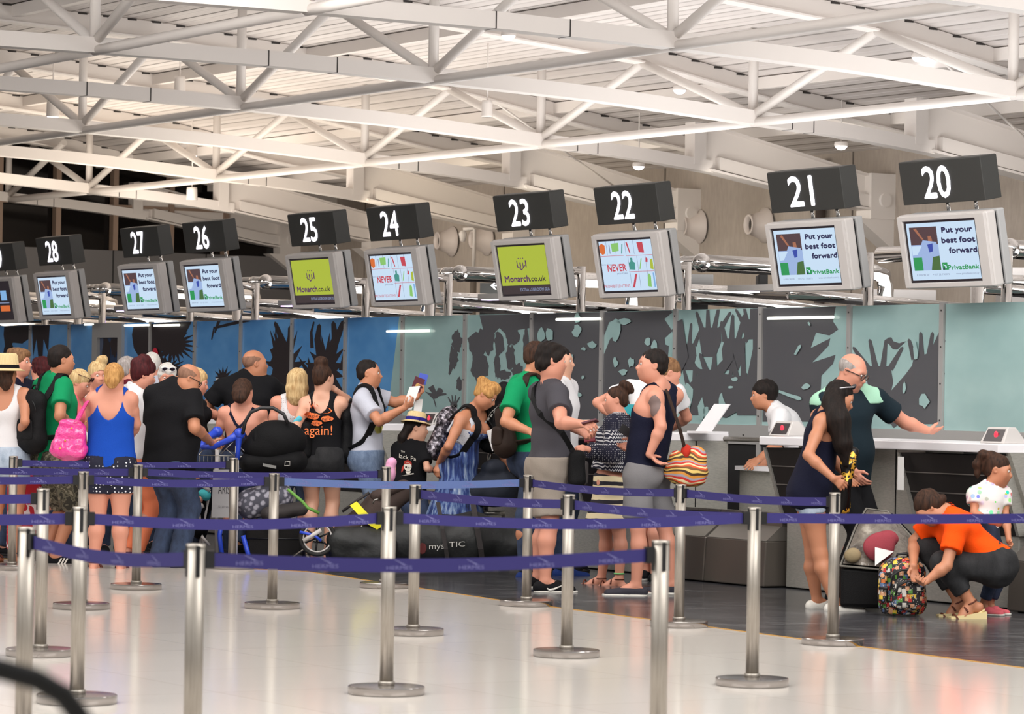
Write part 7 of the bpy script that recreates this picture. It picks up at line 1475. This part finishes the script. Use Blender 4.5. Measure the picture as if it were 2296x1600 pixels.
# stroller part seen between the jeans and the trolley: baby's feet and teal toy
YB2 = 28.3; loc = at(448, 1130, YB2); root = empty('baby_buggy', V(loc.x, YB2, 0), 'dark baby buggy behind the trolley with a baby\'s bare feet and white bars', 'pushchair'); qb = lambda x, y, dy=0: at(x, y, YB2+dy); loc = root.location
soft('seat', [slab(qb(436, 1134, .1), qb(456, 1126, .1), V(0, 1, 0), .1, .08, .1, .09, .04), slab(qb(448, 1190, .1), qb(450, 1140, .1), V(1, 0, 0), .07, .08, .07, .09, .04)], CS, loc, parent=root); [MB().tube(pp, rr, 10).build('white_bar', MONF, root) for pp, rr in (([qb(436, 1142, -.05), qb(456, 1132, -.05)], .022), ([qb(452, 1084, -.05), qb(470, 1100, -.05)], .018), ([qb(452, 1202, -.05), qb(470, 1222, -.05)], .012), ([qb(445, 1142, 0), qb(462, 1268, .1)], .012), ([qb(470, 1100, 0), qb(440, 1268, .1)], .012))]
soft('baby_foot', [cone(qb(434, 1126, -.04), qb(448, 1120, -.04), .03, .022), cone(qb(448, 1120, -.04), qb(452, 1112, -.04), .02, .014)], SK['pink'], loc, parent=root, h=.006, fold=0); soft('teal_toy', [ell(qb(458, 1106, -.03), (.05, .04, .04), ay), ell(qb(462, 1112, -.03), (.04, .04, .04), ay)], cloth('turquoise2', srgb(80, 190, 196)), loc, parent=root, h=.008, fold=.004)
# ================================================================ luggage heap in the middle
YL = 27.75; ql = lambda x, y, dy=0: at(x, y, YL+dy)
a_ = G(960, 1276); loc = V(a_.x, YL, 0); root = empty('board_bag', loc, 'long black padded sports bag with white lettering lying on the dark floor', 'bag')
BB = NB('black_board_cloth', .55); nn = BB.noise(BB.mapping((1, 1, 1)), 5, 4, .6); BB.color(BB.ramp(nn, [(.35, srgb(22, 23, 24)), (.65, srgb(40, 42, 42))])); BB.bump(nn, .5, .03); BB = BB.m
bo = soft('bag_body', [slab(ql(770, 1236, .1), ql(900, 1212, .1), UP, .15, .18, .20, .22, .06), slab(ql(900, 1212, .1), ql(1060, 1210, .12), UP, .20, .22, .22, .24, .06), slab(ql(1060, 1210, .12), ql(1150, 1222, .15), UP, .22, .24, .16, .18, .06)], BB, loc, parent=root, h=.014, fold=.012, ff=(14, 14, 22), planes=[(V(0, 0, .02), (0, 0, -1))])
decal(bo, root, 'white_lettering', [mat('print_offwhite', srgb(214, 212, 206), .7), mat('print_dull_red', srgb(96, 36, 36), .7)], letters('mys', .05, .125, 0, 0, 0)+letters('TIC', .042, .13, .165, .012, 0)+[(rblob(-.055, .01, .035, .05, 14, 3), 1)], ql(961, 1233, -.3), V(1, 0, .06), UP, V(0, -1, 0), .006)
for x_, w_ in ((1068, .045), (990, .035)): 
    pts = [ql(x_-8, 1128, .12)+UP*.01, ql(x_-4, 1150, -.1), ql(x_+2, 1185, -.15), ql(x_+10, 1230, -.15), ql(x_+14, 1262, -.1)]
    MB().ribbon(pts, V(w_, 0, 0), V(0, .008, 0)).build('compression_strap', NYLG, root)
# brown rucksack
a_ = ql(840, 1150, .05); loc = V(a_.x, YL+.05, 0.2); root = empty('rucksack', loc, 'brown canvas rucksack with a yellow strap slanting over the black bags', 'rucksack')
BR = cloth('brown_canvas', srgb(74, 62, 58), .85, .5)
soft('main_bag', [slab(ql(775, 1192, .0), ql(850, 1140, .05), V(0, 1, 0), .14, .10, .17, .13, .05), slab(ql(850, 1140, .05), ql(905, 1100, .1), V(0, 1, 0), .17, .13, .12, .09, .05)], BR, loc, parent=root, fold=.010, ff=(20, 20, 26))
soft('lid_pocket', [slab(ql(845, 1112, -.05), ql(900, 1090, .05), V(0, 1, 0), .10, .05, .09, .05, .03)], BR, loc, parent=root, seed=4)
MB().ribbon([ql(792, 1128, -.13), ql(812, 1150, -.17), ql(835, 1172, -.18), ql(853, 1182, -.17)], V(.055, 0, .035), V(0, .008, 0)).build('yellow_strap', mat('yellow_webbing', srgb(232, 222, 40), .7), root); MB().tube([ql(768, 1146, -.05), ql(800, 1122, -.1), ql(828, 1104, -.08)], .012, 8).build('carry_strap', NYLG, root); m = MB(); m.tube([ql(836, 1128, -.15), ql(840, 1120, -.16), ql(848, 1118, -.16)], .006, 6); m.tube([ql(805, 1188, -.16), ql(812, 1178, -.16)], .006, 6); m.build('buckle', ZIP, root)
# black duffel in front of it
a_ = G(820, 1262); loc = V(a_.x, YL-.15, 0); soft('duffel_bag', [slab(ql(765, 1212, -.15), ql(850, 1222, -.12), V(0, 1, 0), .12, .12, .15, .15, .05), slab(ql(760, 1240, -.12), ql(850, 1242, -.12), V(0, 1, 0), .12, .08, .15, .1, .05)], BB, loc, 'black soft duffel bag under the brown rucksack beside the large wheel', 'bag', fold=.012, ff=(16, 16, 30), planes=[(V(0, 0, .01), (0, 0, -1))])
# dark zipped bag leaning between the dress woman and the green T-shirt man, on a trolley
YZ = 28.6; qz = lambda x, y, dy=0: at(x, y, YZ+dy); a_ = qz(1095, 1000); loc = V(a_.x, YZ, qz(1095, 1015).z); root = empty('garment_bag', loc, 'upright black zipped bag between the dress woman and the green T-shirt man', 'bag')
soft('body', [slab(qz(1098, 1000, .05), qz(1112, 920, .05), V(1, 0, 0), .09, .06, .1, .07, .04), slab(qz(1112, 920, .05), qz(1132, 868, .05), V(1, 0, 0), .1, .07, .06, .05, .04)], NYL, loc, parent=root, fold=.006); m = MB(); m.tube([qz(1086, 950, -.05), qz(1100, 925, -.07), qz(1122, 905, -.05)], .004, 6)
for k in range(5): p_ = qz(1088+k*7, 947-k*8, -.06); m.box(p_, V(.006, 0, .012), V(0, .003, 0), V(-.006, 0, .004))
m.build('zip_teeth', ZIP, root)
soft('holdall', [slab(qz(1072, 1100, -.05), qz(1128, 1096, -.05), V(0, 1, 0), .16, .14, .17, .15, .05), ell(qz(1108, 1050, -.05), (.11, .12, .08), ay, .05)], cloth('dark_blue_grey', srgb(44, 48, 58), .7), V(qz(1100, 1100).x, YZ-.05, qz(1100, 1140).z), 'dark blue grey holdall on the trolley behind the leaning woman', 'bag', fold=.010)
root = empty('luggage_trolley', V(qz(1110, 1200).x, YZ, 0), 'steel luggage trolley half hidden behind the long black bag', 'trolley'); [MB().tube(pp, rr, 10).build('steel_tube', STEEL, root) for pp, rr in (([qz(1090, 1150, .2), qz(1092, 1060, .2), qz(1097, 1030, .2), qz(1100, 1008, .2)], .02), ([qz(1066, 1150), qz(1132, 1150)], .02), ([qz(1070, 1150), qz(1066, 1262)], .016), ([qz(1128, 1150), qz(1132, 1262)], .016))]
for x_ in (1068, 1130): c_ = V(qz(x_, 1250).x, YZ, .05); m = MB(); m.cyl(c_-V(0, .02, 0), c_+V(0, .02, 0), .05, n=16).build('wheel', RUB_B, root)
card('paper', qz(1107, 985, -.1), V(1, 0, .4), V(-.3, 0, 1), .08, .18, PAPER, 'white paper strip beside the upright black zipped bag', 'papers')
# pink toy beside the child in the straw hat
a_ = at(876, 1056, 28.0); soft('plush_toy', [ell(at(874, 1060, 28.0), (.05, .05, .09), ay, .03), ell(at(878, 1036, 28.0), (.045, .045, .04), ay, .03)], cloth('toy_pink', srgb(236, 170, 206)), V(a_.x, a_.y, at(874, 1085, 28.0).z), 'pink plush toy beside the child with the skull T-shirt', 'toy', fold=.004)
# red suitcase behind the left group
Yr = 27.9; a_, b_ = at(42, 1212, Yr), at(72, 1078, Yr); c_ = (a_+b_)/2; loc = V(c_.x, Yr, 0); root = empty('suitcase', loc, 'red and white printed suitcase behind the left barrier post', 'suitcase')
RW = NB('red_white_print', .5); r5 = RW.noise(RW.mapping(), 9, 2, .4, 1.5); RW.color(RW.ramp(r5, [(.5, srgb(196, 24, 44)), (.56, srgb(236, 226, 228))], 'CONSTANT')); RW = RW.m
MB().box(V(c_.x, Yr+.12, .40), V(.16, 0, 0), V(0, .12, 0), V(0, 0, .32)).build('shell', RW, root, bevel=.04); 
for sx in (-.1, .1): MB().cyl(V(c_.x+sx, Yr+.1, .04), V(c_.x+sx, Yr+.13, .04), .04, n=16).build('wheel', RUB_B, root)
# ================================================================ open suitcase and comic backpack on the right
YO = 23.0; qo = lambda x, y, dy=0: at(x, y, YO+dy); zf = .02
a_ = G(1960, 1368); loc = V(qo(1970, 1300).x, YO, 0); root = empty('suitcase', loc, 'open black suitcase with a clear lining standing on the dark floor', 'suitcase')
MB().hexa([qo(1882, 1362), qo(2062, 1366), qo(2062, 1352, .45), qo(1890, 1350, .45), qo(1882, 1268), qo(2062, 1284), qo(2062, 1276, .45), qo(1890, 1262, .45)]).build('lower_shell', cloth('suitcase_black2', srgb(16, 15, 16), .5), root, bevel=.03)
lid = [qo(1884, 1268, -.02), qo(2056, 1284, -.02), qo(2060, 1220, .25), qo(1990, 1146, .42), qo(1942, 1140, .42), qo(1918, 1182, .25)]
m = MB(); m.prism(lid, V(.05, .09, -.02)); m.build('lid', MATS['cloth_suitcase_black2'], root)
LIN = NB('clear_lining', .15); nn = LIN.noise(LIN.mapping(), 6, 4, .6); LIN.color(LIN.ramp(nn, [(.35, srgb(84, 78, 74)), (.6, srgb(132, 124, 114)), (.75, srgb(190, 182, 168))])); LIN.bump(nn, .8, .04); LIN = LIN.m
cen = sum(lid, V(0, 0, 0))/6; m = MB(); ring = [cen+(p_-cen)*.94+V(0, -.012, .006) for p_ in lid]; mid_ = [cen+(p_-cen)*.6+V(0, -.05, .02) for p_ in lid]; m.add(ring+mid_, [(i, (i+1) % 6, 6+(i+1) % 6, 6+i) for i in range(6)]+[tuple(range(6, 12))], 0, True); m.build('lining', LIN, root)
m = MB(); m.tube(lid+[lid[0]], .008, 6); m.build('lid_rim', mat('rim_grey', srgb(120, 116, 108), .4), root)
n_ = (lid[1]-lid[0]).cross(lid[4]-lid[0]).normalized(); n_ = n_ if n_.y < 0 else -n_
soft('folded_clothes', [ell(qo(1968, 1240, .02)+n_*.06, (.11, .05, .10), ay, .03), ell(qo(1984, 1222, .06)+n_*.06, (.09, .05, .06), ay, .03)], cloth('rose_cloth', srgb(160, 70, 80)), V(qo(1968, 1240).x, YO, qo(1968, 1272).z), 'rose red folded clothes behind the clear lining of the open suitcase', 'clothes', fold=.006)
soft('folded_clothes', [ell(qo(1910, 1254, .0)+n_*.04, (.06, .04, .05), ay, .03)], cloth('sand_cloth', srgb(150, 134, 104)), V(qo(1910, 1254).x, YO, qo(1910, 1272).z), 'small sand coloured bundle in the corner of the open suitcase', 'clothes', fold=.006)
p3 = [qo(1962, 1268, -.13), qo(1962, 1226, -.10), qo(2004, 1236, -.10)]; m = MB(); m.prism(p3, V(0, .01, 0)); tag(m.build('paper', PAPER, loc=p3[0]), 'white folded paper sticking up in front of the rose clothes', 'papers')
COM = NB('comic_print', .6); v6 = COM.n('ShaderNodeTexVoronoi'); v6.distance = 'CHEBYCHEV'; v6.inputs['Scale'].default_value = 30; COM.l(COM.mapping(), v6.inputs['Vector']); s6 = COM.n('ShaderNodeSeparateColor'); COM.l(v6.outputs['Color'], s6.inputs[0]); pal = COM.ramp(s6.outputs[0], [(0, srgb(206, 200, 190)), (.16, srgb(186, 40, 36)), (.3, srgb(84, 140, 50)), (.42, srgb(226, 190, 60)), (.54, srgb(92, 112, 150)), (.66, srgb(206, 150, 112)), (.78, srgb(40, 36, 40)), (.9, srgb(200, 110, 50))], 'CONSTANT')
v7 = COM.n('ShaderNodeTexVoronoi'); v7.inputs['Scale'].default_value = 75; COM.l(COM.mapping(), v7.inputs['Vector']); cm1 = COM.mix(COM.math('GREATER_THAN', v6.outputs['Distance'], .42), pal, srgb(20, 18, 20)); COM.color(COM.mix(COM.math('LESS_THAN', v7.outputs['Distance'], .22), cm1, srgb(206, 198, 190))); COM = COM.m
YK = 22.55; qk = lambda x, y, dy=0: at(x, y, YK+dy); loc = V(qk(2024, 1320).x, YK, 0); root = empty('backpack', loc, 'colourful cartoon patterned backpack standing on the floor in front of the crouching woman', 'backpack')
soft('main_bag', [slab(qk(2024, 1352, .1), qk(2022, 1290, .1), V(1, 0, 0), .165, .12, .155, .11, .05), ell(qk(2024, 1278, .1), (.145, .10, .09), ay, .05)], COM, loc, parent=root, fold=.004, planes=[(V(0, 0, .012), (0, 0, -1))])
soft('front_pocket', [slab(qk(2034, 1352, -.02), qk(2034, 1310, -.02), V(1, 0, 0), .12, .05, .11, .04, .04)], COM, loc, parent=root, fold=.003, planes=[(V(0, 0, .014), (0, 0, -1))]); soft('side_pocket', [slab(qk(1978, 1345, .03), qk(1980, 1290, .03), V(0, 1, 0), .06, .03, .05, .03, .03)], COM, loc, parent=root, fold=.003)
for nm_, pp, rr in (('zip_piping', [qk(1998, 1315, -.07), qk(2000, 1290, -.06), qk(2020, 1278, -.05), qk(2050, 1274, -.04), qk(2066, 1290, -.05)], .007), ('zip_piping', [qk(2008, 1335, -.09), qk(2014, 1312, -.09), qk(2036, 1302, -.09), qk(2064, 1300, -.08)], .007), ('top_handle', [qk(2010, 1252, .1), qk(2012, 1242, .1), qk(2034, 1240, .1), qk(2036, 1250, .1)], .010), ('side_strap', [qk(1972, 1318, 0), qk(1990, 1318, -.05)], .012)): MB().tube(pp, rr, 6).build(nm_, BLACKP, root)
